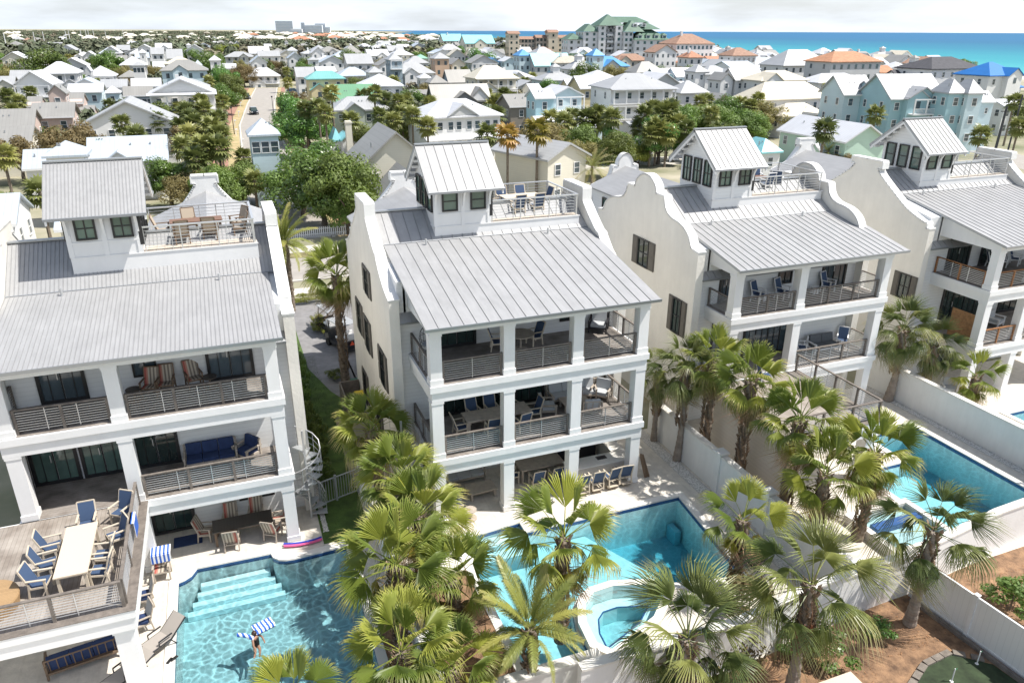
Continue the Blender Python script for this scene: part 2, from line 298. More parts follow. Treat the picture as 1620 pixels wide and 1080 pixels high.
struct('surf_line', MB().prism_z([(x + 5.5, y) for x, y in coast[1:4]] + [(x + 9, y) for x, y in coast[1:4]][::-1], -1.19, -1.12).mesh(foam))
def strip(name, pts, w, z, m):
    L = []; Rr = []
    for i, p_ in enumerate(pts):
        a_ = Vector(pts[max(i - 1, 0)]); b_ = Vector(pts[min(i + 1, len(pts) - 1)]); d = (b_ - a_).normalized(); n_ = Vector((-d.y, d.x)) * w / 2
        L.append(tuple(Vector(p_) + n_)); Rr.append(tuple(Vector(p_) - n_))
    return struct(name, MB().prism_z(L + Rr[::-1], z - .3, z).mesh(m))
street = [(6.0, 76), (6.5, 110), (8.6, 180), (13, 235), (19, 299)]
strip('residential_street', street, 7.0, .004, asphalt)
strip('brick_footpath', [(x - 7.2, y) for x, y in street], 2.4, .008, brickpath)
strip('street_kerb', [(x - 3.7, y) for x, y in street], .3, .12, concrete)
strip('street_kerb', [(x + 3.7, y) for x, y in street], .3, .12, concrete)
strip('right_pavement', [(x + 5.6, y) for x, y in street], 1.6, .008, brickpath)
strip('beach_road', [(-120, 68.5), (0, 66), (60, 65), (200, 62)], 6.8, .004, asphalt)
strip('road_kerb', [(-120, 64.8), (0, 62.3), (60, 61.3), (200, 58.3)], .3, .12, concrete)
strip('road_pavement', [(-120, 75), (0, 72.5), (60, 71.5), (200, 68.5)], 2.2, .012, concrete)
strip('grass_verge', [(-120, 72.9), (0, 70.4), (60, 69.4), (200, 66.4)], 1.6, .008, mat('dry_grass', (.25, .22, .10), .95, nscale=1.2, namt=.3))
strip('front_pavement', [(-60, 60.8), (60, 58.4)], 1.6, .012, concrete)
strip('brick_lane', [(82, 118), (84, 140), (70, 150)], 9, .008, brickpath)
strip('dry_verge', [(x - 5.0, y) for x, y in street], 1.9, .010, mat('dry_verge_soil', (.46, .33, .19), .95, nscale=.5, namt=.3, col2=(.28, .27, .12)))
strip('dry_verge', [(x + 4.6, y) for x, y in street], 1.0, .010, mat('dry_verge_soil', (.46, .33, .19)))
strip('sand_lane', [(70, 175), (88, 215), (95, 240)], 6, .008, concrete)
strip('back_lane', [(108, 60), (130, 100)], 7, .008, asphalt)
strip('cross_street', [(40, 106), (62, 108), (84, 104)], 8, .006, concrete)
for x0, x1, y0, y1, nm in [(3.2, 5.9, 39.5, 57.4, 0), (16.9, 20.6, 41, 58, 0), (5.8, 16.2, 40.2, 57.4, 0), (33, 36, 41, 57, 0)]:
    struct('paver_driveway', bx(x0, x1, y0, y1, -.2, .006, paver))
lawn_pts = [(2.0, 31), (2.0, 52), (3.3, 52), (3.35, 44), (4.2, 40.3), (4.9, 38.6), (3.9, 36.8), (3.7, 31)]
def gstuff(name, me, loc=(0, 0, 0)): return tag(ob(name, me, None, loc), kind='structure')
gstuff('side_lawn', MB().prism_z(lawn_pts[::-1], -.1, .012).mesh(lawn))
gstuff('side_lawn', bx(1.85, 3.8, 26.2, 31, -.1, .014, lawn))
gstuff('verge_lawn', bx(2.0, 3.25, 44, 52, -.1, .013, lawn))
gstuff('front_lawn', bx(-8, 3.0, 52.5, 57.4, -.1, .012, lawn))
gstuff('pebble_border', MB().prism_z([(1.95, 27.0), (1.95, 52), (2.15, 52), (2.15, 27)][::-1], -.1, .03).mesh(pebble))
gstuff('pebble_border', bx(18.35, 18.98, 15.9, 30, -.1, .016, pebble))
gstuff('pebble_border', bx(33.75, 34.18, 16.6, 30, -.1, .016, pebble))
gstuff('mulch_bed', MB().prism_z([(8, 6), (60, 6), (60, 16.35), (26, 15.9), (20, 15.4), (13.6, 14.75), (8, 14.6)], -.1, .02).mesh(mulch))
gstuff('mulch_bed', bx(2.9, 6.9, 10, 22.6, -.1, .02, mulch))
gstuff('planting_strip', bx(19.4, 21.1, 15.5, 30, -.1, .018, mulch))
gstuff('putting_green', MB().prism_z([(18.5, 12.1), (19.7, 12.6), (20.9, 12.7), (21.8, 11.9), (22.2, 8), (18.1, 8)][::-1], -.1, .024).mesh(turf))
# putting green edging stones
def stones(name, path, m, wd=.22, ln=.4, z=.06):
    par = thing(name, 'low edging of pale square pavers around the dark putting green', 'edging')
    me = MB().box(-ln / 2 + .01, ln / 2 - .01, -wd / 2, wd / 2, -.02, z).mesh(m)
    for a_, b_ in zip(path, path[1:]):
        a_ = Vector(a_); b_ = Vector(b_); d = b_ - a_; n_ = max(1, int(d.length / ln))
        for i in range(n_): p_ = a_ + d * (i + .5) / n_; ob('paver_stone', me, par, (p_.x, p_.y, .024 + random.uniform(0, .012)), math.atan2(d.y, d.x) + random.uniform(-.015, .015))
stones('paver_edging', [(18.0, 9.0), (18.4, 12.15), (19.65, 12.7), (20.9, 12.8), (21.75, 12.1)], mat('weathered_edging_paver', (.22, .19, .16), .9, nscale=6, namt=.2))
# basins (each dug as a real shell)
def basin(poly, depth, m, name='pool_basin', zt=0.0, shelf=None):
    mb = MB(); n = len(poly); o = len(mb.v)
    mb.v += [(x, y, zt) for x, y in poly] + [(x, y, -depth) for x, y in poly]
    for i in range(n): j = (i + 1) % n; mb.f.append((o + i, o + n + i, o + n + j, o + j)); mb.mi.append(0)
    mb.prism_z(poly, -depth, -depth, bottom=False)
    return mb.mesh(m)
def inset(poly, d):
    out_ = []
    n = len(poly)
    for i in range(n):
        a_ = Vector(poly[i - 1]); b_ = Vector(poly[i]); c_ = Vector(poly[(i + 1) % n]); d1 = (b_ - a_).normalized(); d2 = (c_ - b_).normalized()
        n1 = Vector((-d1.y, d1.x)); n2_ = Vector((-d2.y, d2.x)); k = n1 + n2_; k = k / max(.5, k.dot(n1)) if k.length > .01 else n1
        out_.append(tuple(b_ + k * d))
    return out_
def pool(label, poly, depth, wm, lvl=-.09, steps=(), cop=.34):
    t_ = thing('swimming_pool', label, 'pool')
    ob('basin', basin(poly, depth, plaster), t_)
    ob('coping', MB().prism_z(inset(poly, -cop), -.06, .045, [inset(poly, -.012)[::-1]]).mesh(coping), t_)
    ins = inset(poly, .006)
    mb = MB(); n = len(ins); mb.v += [(x, y, -.005) for x, y in ins] + [(x, y, -.17) for x, y in ins]
    for i in range(n): j = (i + 1) % n; mb.f.append((i, n + i, n + j, j)); mb.mi.append(0)
    ob('tile_band', mb.mesh(tileblue), t_)
    for s_ in steps: ob('pool_step', s_, t_)
    wi = inset(poly, .012)
    ob('pool_water', MB().prism_z(wi, -depth + .01, lvl).mesh(wm), t_)
    return t_
def stepm(x0, x1, y0, y1, z, d=1.45): return MB().box(x0, x1, y0, y1, -d + .02, z).mesh([plaster])
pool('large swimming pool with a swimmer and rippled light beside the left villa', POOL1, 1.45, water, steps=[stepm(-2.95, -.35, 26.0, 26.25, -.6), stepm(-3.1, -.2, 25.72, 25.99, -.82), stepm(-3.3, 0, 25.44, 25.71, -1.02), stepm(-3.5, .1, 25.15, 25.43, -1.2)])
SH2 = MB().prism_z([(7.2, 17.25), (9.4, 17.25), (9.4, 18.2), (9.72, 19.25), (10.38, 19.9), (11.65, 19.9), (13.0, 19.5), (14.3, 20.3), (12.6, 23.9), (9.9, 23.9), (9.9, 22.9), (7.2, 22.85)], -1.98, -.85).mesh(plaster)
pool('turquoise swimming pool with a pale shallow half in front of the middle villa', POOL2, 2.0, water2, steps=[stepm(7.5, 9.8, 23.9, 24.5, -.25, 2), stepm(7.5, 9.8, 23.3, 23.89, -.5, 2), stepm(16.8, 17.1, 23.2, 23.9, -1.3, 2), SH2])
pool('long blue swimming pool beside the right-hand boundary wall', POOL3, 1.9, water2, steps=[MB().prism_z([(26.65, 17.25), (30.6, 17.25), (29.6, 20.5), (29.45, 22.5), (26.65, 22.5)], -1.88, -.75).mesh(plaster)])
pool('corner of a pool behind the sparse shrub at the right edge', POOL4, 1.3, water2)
sp = thing('spa_pool', 'curved raised spa with pale green water beside the middle villa pool', 'spa')
ob('spa_basin', basin(SPA2, .95, plaster2, zt=.28), sp)
ob('spa_wall', MB().prism_z(inset(SPA2, -.30), -.1, .3, [inset(SPA2, -.004)[::-1]]).mesh(coping), sp)
ob('spa_bench', MB().prism_z(inset(SPA2, .02), -.93, -.30, [inset(SPA2, .5)[::-1]]).mesh(plaster2), sp)
sb = inset(SPA2, .49); mb = MB()
for a_, b_ in zip(sb, sb[1:] + sb[:1]): mb.beam((*a_, -.29), (*b_, -.29), .05, .02)
ob('tile_line', mb.mesh(tileblue), sp)
ob('spa_water', MB().prism_z(inset(SPA2, .012), -.92, .1).mesh(water2), sp)
# square platform + raised spa of the third villa
tag(ob('stone_platform', bx(5.9, 7.42, 22.8, 24.2, -.3, .12, coping)), 'square white stone platform at the corner of the middle pool', 'platform')
s3 = thing('spa_pool', 'rectangular spa with blue mosaic spillway between palms in the third yard', 'spa')
SP3 = [(23.2, 17.3), (26.1, 17.3), (26.1, 19.6), (23.2, 19.6)]
ob('spa_wall', MB().prism_z(inset(SP3, -.28), 0, .4, [SP3[::-1]]).mesh(coping), s3)
ob('spa_floor', bx(23.2, 26.1, 17.3, 19.6, .005, .05, plaster2), s3)
ob('mosaic_spillway', bx(23.5, 26.0, 18.6, 19.0, .052, .33, tileblue), s3)
ob('spa_water', bx(23.21, 26.09, 17.31, 19.59, .052, .3, water2), s3)
# boundary walls
def wall(name, label, pts, h, th, m, posts=True, capm=None, ph=.14):
    t_ = thing(name, label, 'wall', (pts[0][0], pts[0][1], 0)); o = Vector((pts[0][0], pts[0][1], 0)); capm = capm or coping
    for i, (a_, b_) in enumerate(zip(pts, pts[1:])):
        a_ = Vector((*a_, 0)) - o; b_ = Vector((*b_, 0)) - o
        ob('wall_section', MB().beam(a_ + Vector((0, 0, h / 2)), b_ + Vector((0, 0, h / 2)), th, h).mesh(m), t_)
        ob('wall_cap', MB().beam(a_ + Vector((0, 0, h + .045)), b_ + Vector((0, 0, h + .045)), th + .08, .09).mesh(capm), t_)
    if posts:
        for p_ in pts:
            q = Vector((*p_, 0)) - o
            ob('wall_post', MB().box(q.x - th * .75, q.x + th * .75, q.y - th * .75, q.y + th * .75, 0, h + ph).box(q.x - th, q.x + th, q.y - th, q.y + th, h + ph, h + ph + .1).mesh([m]), t_)
    return t_
wall('boundary_wall', 'tall white stucco wall stepping down between the middle and third yards', [(19.25, 29.5), (19.25, 27.2), (19.25, 23.8), (19.25, 20.5), (19.25, 15.6)], 1.85, .26, white)
wall('boundary_wall', 'long white wall behind the blue pool on the right', [(34.35, 30.0), (34.35, 27.3), (34.35, 24.2), (34.35, 20.5), (34.35, 16.3)], 1.85, .24, white, posts=False)
wall('boundary_wall', 'white stucco wall along the bark mulch below the right-hand palms', [(8.0, 15.05), (13.6, 14.95), (17.2, 15.45), (21.9, 15.6), (27, 16.3), (34.3, 16.7)], 1.85, .26, white, posts=False)
wall('boundary_wall', 'white wall hidden behind the fan palm clump between two pools', [(4.05, 29.0), (4.05, 24), (4.05, 18), (4.05, 11)], 1.5, .26, white)
wall('raised_planter_wall', 'low pale wall with steps at the bottom of the middle yard', [(5.6, 16.2), (9.3, 16.2)], .9, .3, coping, posts=False)
# white vinyl fence
def vinyl(label, A_, B_, n_, h=1.8):
    t_ = thing('vinyl_fence', label, 'fence', (*A_, 0)); A_ = Vector(A_); B_ = Vector(B_); d = (B_ - A_) / n_; L_ = d.length; an = math.atan2(d.y, d.x)
    pm = mat('white_vinyl', (.78, .79, .78), .4, wave=(0, .2, .07))
    pan = MB().box(.06, L_ - .06, -.02, .02, .08, h - .1).box(.06, L_ - .06, -.035, .035, .05, .18).box(.06, L_ - .06, -.035, .035, h - .16, h - .04).mesh(pm)
    post = MB().box(-.065, .065, -.065, .065, 0, h).box(-.085, .085, -.085, .085, h, h + .04).mesh(trim)
    for i in range(n_ + 1):
        q = d * i
        if i < n_: ob('fence_panel', pan, t_, (q.x, q.y, 0), an)
        ob('fence_post', post, t_, (q.x, q.y, 0), an)
    return t_
vinyl('white vinyl panel fence running down the mulch bed at lower right', (21.9, 15.35), (22.5, 6.6), 4)
# timber edge below fence
tag(ob('timber_edging', MB().beam((21.7, 15.2, .06), (22.25, 6.6, .06), .14, .16).mesh(greywood)), 'dark timber edging at the foot of the white fence', 'edging')

# ---------------------------------------------------------------- windows, doors, railings
def window_me(w_, h_, cols=1, rows=2, fw=.07, fm=None, dep=.10):
    fm = fm or blackf
    def f():
        mb = MB(); mb.box(0, w_, -.05, dep, 0, fw).box(0, w_, -.05, dep, h_ - fw, h_).box(0, fw, -.05, dep, fw, h_ - fw).box(w_ - fw, w_, -.05, dep, fw, h_ - fw)
        for i in range(1, cols): x = w_ * i / cols; mb.box(x - .02, x + .02, -.03, dep - .02, fw, h_ - fw)
        for i in range(1, rows): z = h_ * i / rows; mb.box(fw, w_ - fw, -.028, dep - .022, z - .02, z + .02)
        return mb.mesh(fm)
    return cached(('win', w_, h_, cols, rows, fw, fm.name, dep), f)
def pane_me(w_, h_, gm): return cached(('pane', w_, h_, gm.name), lambda: MB().add([(.03, .01, .03), (w_ - .03, .01, .03), (w_ - .03, .01, h_ - .03), (.03, .01, h_ - .03)], [(0, 1, 2, 3)]).mesh(gm))
def window(par, x, y, z, w_, h_, rz=0, cols=1, rows=2, fm=None, gm=None, name='window', fw=.07):
    gm = gm or glass
    o = ob(name, window_me(w_, h_, cols, rows, fw, fm), par, (x, y, z), rz)
    ob('pane', pane_me(w_, h_, gm), o); return o
def slider(par, x, y, z, w_, h_=2.35, n=2, gm=None):
    o = ob('sliding_door', window_me(w_, h_, n, 1, .12), par, (x, y, z)); ww = w_ / n
    for i in range(n):
        ob('pane', pane_me(ww, h_, gm or glass), o, (i * ww, 0, 0))
    mb = MB()
    for i in range(n): mb.box(i * ww + ww / 2 - .012, i * ww + ww / 2 + .012, -.02, .0, .12, h_ - .12)
    ob('glazing_bar', mb.mesh(blackf), o); ob('door_handle', bx(ww - .1, ww - .07, -.09, -.06, .95, 1.25, alum), o)
    return o
def railing(par, a, b, h=.92, nb=8, wood=None, nsec=2, botgap=.1, flat=False):
    a = Vector(a); b = Vector(b); d = b - a; L_ = d.length; an = math.atan2(d.y, d.x); wood = wood or greywood
    mb = MB()
    for i in range(nb): z = botgap + (h - botgap - .06) * (i + .3) / nb; mb.box(.03, L_ - .03, -.009, .009, z - .0095, z + .0095)
    nn_ = max(1, round(L_ / 1.1))
    for i in range(1, nn_): x = L_ * i / nn_; mb.box(x - .012, x + .012, -.02, .02, .05, h - .03)
    o = ob('railing', mb.mesh(alum), par, a, an)
    ob('top_rail', MB().box(0, L_, -.05, .05, h - .03, h + .02).mesh(wood if not flat else alum), o)
    pr_ = .022 if flat else .045; pm = cached(('post', h, wood.name), lambda: MB().box(-pr_, pr_, -pr_, pr_, 0, h - .03).mesh(wood))
    for i in range(nsec + 1):
        x = L_ * i / nsec; x = min(max(x, .05), L_ - .05)
        ob('rail_post', pm, o, (x, 0, 0))
    return o

def catmull(pts, k=5):
    if len(pts) < 3: return pts
    P_ = [pts[0]] + pts + [pts[-1]]; out_ = []
    for i in range(1, len(P_) - 2):
        p0, p1, p2, p3 = [Vector(q) for q in P_[i - 1:i + 3]]
        for j in range(k):
            t_ = j / k; out_.append(tuple(.5 * ((2 * p1) + (p2 - p0) * t_ + (2 * p0 - 5 * p1 + 4 * p2 - p3) * t_ ** 2 + (3 * p1 - p0 - 3 * p2 + p3) * t_ ** 3)))
    out_.append(pts[-1]); return out_
HALF = {
 'flat': [[(0, 12.4), (1.18, 12.4), (1.18, 12.0)], [(.98, 12.0), (1.02, 11.8), (1.5, 11.4), (2.5, 10.72), (3.4, 10.14), (4.2, 9.8), (4.8, 9.6)], [(5.0, 9.6), (5.0, 9.3), (5.25, 9.3)]],
 'ogee': [[(0, 12.35), (1.1, 12.35), (1.1, 11.75)], [(1.12, 11.7), (1.9, 11.1), (2.6, 10.62)], [(2.95, 10.5)], [(3.0, 10.4), (3.6, 9.85), (4.4, 9.4), (5.05, 9.2)], [(5.25, 9.15)]],
 'straight': [[(0, 12.25), (1.15, 12.25), (1.15, 11.75), (1.0, 11.75)], [(4.3, 9.5), (4.3, 9.2), (5.25, 9.1)]],
 'bell': [[(0, 12.42), (.35, 12.38), (.7, 12.2), (.98, 11.95), (1.1, 11.62)], [(1.85, 11.62)], [(1.9, 11.45), (2.05, 11.1), (2.35, 10.82), (2.8, 10.66), (3.4, 10.58), (3.9, 10.42), (4.35, 10.1), (4.65, 9.6)], [(5.3, 9.5)]],
}
def half(style):
    out_ = []
    for seg in HALF[style]: out_ += catmull(seg, 4) if len(seg) > 4 else seg
    return out_
def gable_wall(par, style, x0, x1, z0=0, name='parapet_wall', axis='x', shift=(0, 0), sc=1.0, dz=0, mside=None):
    h_ = half(style); h_ = [(y * sc, z + dz) for y, z in h_]
    top = [(-y, z) for y, z in h_[::-1]] + h_[1:]
    top = [(a_ + shift[0], b_ + shift[1]) for a_, b_ in top]
    poly = [(top[0][0], z0)] + top + [(top[-1][0], z0)]
    f_ = MB.prism_x if axis == 'x' else MB.prism_y
    o = ob(name, f_(MB(), poly[::-1], x0, x1).mesh(mside or cream), par)
    mb = MB()
    for a_, b_ in zip(top, top[1:]):
        va, vb = Vector(a_), Vector(b_)
        if (vb - va).length < .03: continue
        d = (vb - va).normalized(); n_ = Vector((-d.y, d.x))
        if n_.y < 0: n_ = -n_
        if abs(n_.y) < .05: q = [va, vb, vb + n_ * .07, va + n_ * .07]
        else: e_ = d * .02; q = [va - e_, vb + e_, vb + e_ + n_ * .08, va - e_ + n_ * .08]
        f_(mb, [tuple(k) for k in q], x0 - .035, x1 + .035)
    ob('coping', mb.mesh(white), o)
    return o
def seam_roof(par, name, x0, x1, ye, ze, yb, zb, pw=.5, thick=.10, mtl=None, panels=True, trimx=True, rib=.032):
    """sloped slab from eave (ye,ze) to top (yb,zb) running along x with standing seams"""
    mtl = mtl or roofm
    d = Vector((yb - ye, zb - ze)); L_ = d.length; d.normalize(); n_ = Vector((-d.y, d.x))
    if n_.y < 0: n_ = -n_
    a_ = Vector((ye, ze)); b_ = Vector((yb, zb)); lo = [a_ - n_ * .02, b_ - n_ * .02, b_ - n_ * thick, a_ - n_ * thick]
    o = ob(name, MB().prism_x([tuple(q) for q in lo], x0, x1).mesh([roofd]), par)
    n = max(1, round((x1 - x0) / pw)); w_ = (x1 - x0) / n
    def pm(cnt):
        mb = MB()
        for i in range(cnt):
            o_ = i * w_
            mb.prism_x([tuple(a_ - n_ * .02), tuple(b_ - n_ * .02), tuple(b_ + n_ * .004), tuple(a_ + n_ * .004)], o_ + .012, o_ + w_ - (.022 if w_ > .3 else .012))
            mb.prism_x([tuple(a_), tuple(b_), tuple(b_ + n_ * rib), tuple(a_ + n_ * rib)], o_ - .009, o_ + .007)
        return mb.mesh(mtl)
    if panels:
        me = pm(1)
        for i in range(n): ob('roof_panel', me, o, (x0 + i * w_, 0, 0))
    else:
        rib = .022; tag(ob('ribbed_sheets', pm(n), o, (x0, 0, 0)), kind='stuff')
    mb = MB(); mb.prism_x([tuple(a_ - n_ * (thick + .02) - d * .03), tuple(a_ - d * .03 + n_ * .01), tuple(a_ + n_ * .01), tuple(a_ - n_ * (thick + .02))], x0 - .02, x1 + .02)
    ob('eave_flashing', mb.mesh(roofd), o); return o

def beach_house(label, X0, yr, W, pf, xp, cols, style, brk, ex, tw, rw, doors, wood, opts):
    t_ = thing('beach_villa', label, 'house', (X0, yr, 0))
    bf = -4.85; z1, z2 = 3.24, 6.59
    yb_, zb_ = brk; ye = pf - .42; ze = 9.17
    sl_ = (zb_ - ze) / (yb_ - ye); pz = lambda y: ze + (y - ye) * sl_; rg = opts.get('rg', 11.72); rz_ = lambda y: rg - .667 * abs(y)
    # body
    ob('main_wall', MB().prism_x([(bf, 0), (5, 0), (5, rz_(5) - .12), (0, rg - .2), (yb_, zb_ - .14), (bf, pz(bf) - .14)], .004, W - .004).mesh(siding), t_)
    gable_wall(t_, style, -.42, 0); gable_wall(t_, style, W, W + .42)
    ob('wall_base', bx(-.43, .02, -5.27, -5.2, 0, .3, white), t_)
    # porch structure
    x0, x1 = xp
    for z in (z1, z2):
        mb = MB(); mb.box(x0 + .3, x1 - .3, pf + .3, bf - .003, z - .3, z - .006)
        o = ob('porch_floor', mb.mesh(trim), t_); ob('deck_boards', bx(x0 + .02, x1 - .02, pf + .02, bf - .01, z - .004, z + .012, deck), o)
        mb = MB(); mb.box(x0, x1, pf, pf + .3, z - .72, z - .006).box(x0, x0 + .3, pf + .3, bf, z - .72, z - .006).box(x1 - .3, x1, pf + .3, bf, z - .72, z - .006)
        b_ = ob('porch_beam', mb.mesh(trim), t_)
        mb = MB(); mb.box(x0 - .07, x1 + .07, pf - .07, pf, z - .28, z - .008).box(x0 - .07, x0, pf, bf, z - .28, z - .008).box(x1, x1 + .07, pf, bf, z - .28, z - .008)
        ob('beam_ledge', mb.mesh(trim), b_)
    tz = pz(pf) - .12
    mb = MB(); mb.box(x0, x1, pf, pf + .3, tz - .38, tz - .01)
    for xx in (x0, x1 - .25): mb.prism_x([(pf + .3, tz - .38), (bf, tz - .38), (bf, pz(bf) - .14), (pf + .3, pz(pf + .3) - .13)], xx, xx + .25)
    ob('roof_beam', mb.mesh(trim), t_)
    # gable infill behind porch roof sides
    mb = MB()
    for xx in (max(.02, ex[0] + .08), min(W - .2, ex[1] - .2)):
        mb.prism_x([(bf, 8.4), (bf, pz(bf) - .13), (yb_, zb_ - .13), (yb_ + .2, zb_ - .3)], xx, xx + .1)
    ob('cheek_wall', mb.mesh(trim), t_)
    def colm(h_):
        return cached(('col', round(h_, 2)), lambda: MB().box(-.235, .235, -.235, .235, 0, h_).box(-.27, .27, -.27, .27, 0, .24).box(-.26, .26, -.26, .26, h_ - .1, h_ - .0).mesh(trim))
    for cx in cols:
        for (za, zb2) in ((.02, z1 - .72), (z1 + .012, z2 - .72), (z2 + .012, tz - .38)):
            ob('column', colm(zb2 - za), t_, (cx, pf + .262, za))
    # porch roof, main roofs
    pan = opts.get('panels', True); pw = opts.get('pw', .5)
    seam_roof(t_, 'porch_roof', ex[0], ex[1], ye, ze, yb_, zb_, pw, panels=pan)
    seam_roof(t_, 'main_roof', .01, W - .01, yb_ - .02, zb_ + .03, 0, rg, pw, panels=pan)
    seam_roof(t_, 'main_roof', .01, W - .01, -5.3, rz_(5.3), yb_ - .3, rz_(abs(yb_ - .3)) - .14, pw, panels=False)
    o = seam_roof(t_, 'rear_roof', .01, W - .01, 5.3, rz_(5.3), 0, rg, pw, panels=False)
    ob('ridge_cap', MB().box(.01, W - .01, -.12, .12, rg, rg + .06).mesh(roofd), t_)
    vent = MB().lathe([(.001, .3), (.05, .3), (.05, 0)], n=8).mesh(alum)
    for vx in (W * .2, W * .78): ob('roof_vent', vent, t_, (vx, yb_ - .35, pz(yb_ - .35) - .02))
    # tower and roof deck
    a_, b_, rr = tw; dk = opts.get('deckx', 9.9); f_ = -1.58; z0 = 11.15
    ob('tower_base', MB().prism_x([(f_, rz_(1.6) - .5), (2.25, rz_(2.25) - .4), (2.25, z0 - .01), (f_, z0 - .01)], a_, dk).mesh(trim), t_)
    ob('base_flashing', MB().box(a_ - .03, dk + .03, f_ - .03, f_, z0 - .02, z0 + .03).box(a_ - .03, a_, f_ - .03, 2.3, z0 - .02, z0 + .03).mesh(trim), t_)
    ob('roof_terrace_boards', bx(b_ - .02, dk - .02, f_ + .03, 2.22, z0 - .005, z0 + .02, decklight), t_)
    tm = opts.get('tower_mat', trim)
    tow = ob('tower_wall', MB().prism_x([(f_ + .02, z0), (1.6, z0), (1.6, 13.32), (0, 14.5), (f_ + .02, 13.32)], a_, b_).mesh(siding if opts.get('side') else trim), t_)
    mb = MB()
    for q in (a_ - .02, (a_ + b_) / 2 - .08, b_ - .16): mb.box(q, q + .18, f_ - .015, f_ + .04, z0, 13.3)
    mb.box(a_ - .022, b_ + .022, f_ - .018, 1.62, z0 + .55, z0 + .62)
    ob('corner_board', mb.mesh(trim), t_)
    ra, rb = rr
    for s_, nm in ((-1, 'tower_roof'), (1, 'tower_rear_roof')):
        seam_roof(t_, nm, ra, rb, 2.25 * s_, 12.9, 0, 14.65, pw * .85, panels=pan and s_ < 0, thick=.12)
    ob('tower_ridge', MB().box(ra, rb, -.1, .1, 14.64, 14.7).mesh(roofd), t_)
    mb = MB()
    for xx in (ra + .02, rb - .09):
        for s_ in (-1, 1): mb.prism_x([(2.2 * s_, 12.82), (0, 14.57), (0, 14.37), (2.2 * s_, 12.62)], xx, xx + .07)
    ob('rake_board', mb.mesh(trim), t_)
    if opts.get('rafters', True):
        mb = MB()
        for i in range(5):
            y = .25 + i * .42
            for s_ in (-1, 1):
                for xx in (ra + .1, b_): mb.box(xx, xx + (a_ - ra - .1 if xx < a_ else rb - b_ - .1), y * s_ - .04, y * s_ + .04, 14.4 - y * .79 - .12, 14.4 - y * .79)
        ob('rafter_tail', mb.mesh(trim), t_)
    tw_ = b_ - a_
    for cx in (a_ + tw_ * .27, a_ + tw_ * .77): window(t_, cx - .36, f_ - .03, 11.85, .74, .92, cols=opts.get('wc', 1), rows=2, gm=greenglass)
    for k in range(3):
        window(t_, a_ - .05, 1.3 - k * .98, 11.8, .72, 1.35, R(-90), cols=opts.get('wc', 1), rows=2, gm=greenglass)
        window(t_, b_ + .05, -1.3 + k * .98 - .3, 11.5, .72, 1.6, R(90), cols=1, rows=2, gm=greenglass)
    # curved brackets
    mb = MB()
    for bxx in (a_ + .02, a_ + tw_ / 2, b_ - .1):
        for i in range(6):
            t0, t1 = i / 6 * math.pi / 2, (i + 1) / 6 * math.pi / 2
            p0 = (f_ - .55 * (1 - math.cos(t0)) - .02, 12.05 + .85 * math.sin(t0)); p1 = (f_ - .55 * (1 - math.cos(t1)) - .02, 12.05 + .85 * math.sin(t1))
            mb.beam((bxx + .04, *p0), (bxx + .04, *p1), .09, .1, up=(1, 0, 0))
    ob('bracket', mb.mesh(trim), t_)
    # roof deck railing
    rk = dict(h=1.0, nb=6, wood=alum, flat=True)
    railing(t_, (b_ + .05, f_ + .08, z0 + .02), (dk - .08, f_ + .08, z0 + .02), nsec=3, **rk)
    railing(t_, (dk - .08, f_ + .08, z0 + .02), (dk - .08, 2.15, z0 + .02), nsec=2, **rk)
    railing(t_, (b_ + .05, 2.15, z0 + .02), (dk - .08, 2.15, z0 + .02), nsec=3, **rk)
    # porch rails
    skip = opts.get('skip', ())
    cs = sorted(cols)
    for lv, z in enumerate((z1, z2)):
        for i in range(len(cs) - 1):
            if (lv, i) in skip: continue
            railing(t_, (cs[i] + .26, pf + .2, z + .012), (cs[i + 1] - .26, pf + .2, z + .012), wood=wood, nsec=opts.get('nsec', [2] * 9)[i], nb=8)
        for xx in (x0 + .1, x1 - .1):
            if xx < 2 and lv == 0 and opts.get('noleft'): continue
            railing(t_, (xx, pf + .52, z + .012), (xx, bf - .05, z + .012), wood=wood, nsec=1 if pf > -8 else 2)
    for d in doors:
        k, x, z, w_, h_ = d[:5]
        gm = d[5] if len(d) > 5 else None
        if k == 'd': slider(t_, x, bf - .02, z, w_, h_, n=2 if w_ < 2.4 else 4, gm=gm)
        else: window(t_, x, bf - .02, z, w_, h_, cols=2, rows=1, gm=gm)
    # windows with shutters on the left gable wall
    for (y, z, w_, h_) in opts.get('sidewin', ()):
        o = window(t_, -.46, y, z, w_, h_, R(-90), cols=2, rows=2)
        sm = cached(('sh', w_, h_), lambda: MB().box(0, w_ * .5, -.05, 0, 0, h_).box(.05, w_ * .5 - .05, -.07, -.05, .06, h_ * .48).box(.05, w_ * .5 - .05, -.07, -.05, h_ * .54, h_ - .06).mesh(shut))
        ob('shutter', sm, t_, (-.43, y + w_ * .52, z), R(-90)); ob('shutter', sm, t_, (-.43, y - w_ - .02, z), R(-90))
    # rear wing
    if rw:
        wx0, wx1, wy1, rzr, st = rw; cx = (wx0 + wx1) / 2; hw = (wx1 - wx0) / 2; ezr = rzr - hw * .42
        ob('rear_wing', MB().prism_y([(wx0 + .3, 0), (wx1 - .3, 0), (wx1 - .3, ezr), (cx, rzr - .15), (wx0 + .3, ezr)][::-1], 4.9, wy1).mesh(siding), t_)
        for s_ in (-1, 1):
            e_ = cx + s_ * hw
            q = [(e_, ezr - .05), (cx, rzr), (cx, rzr - .1), (e_, ezr - .15)]
            ob('wing_roof', MB().prism_y(q if s_ > 0 else q[::-1], 1.5, wy1 - .25).mesh(roofm), t_)
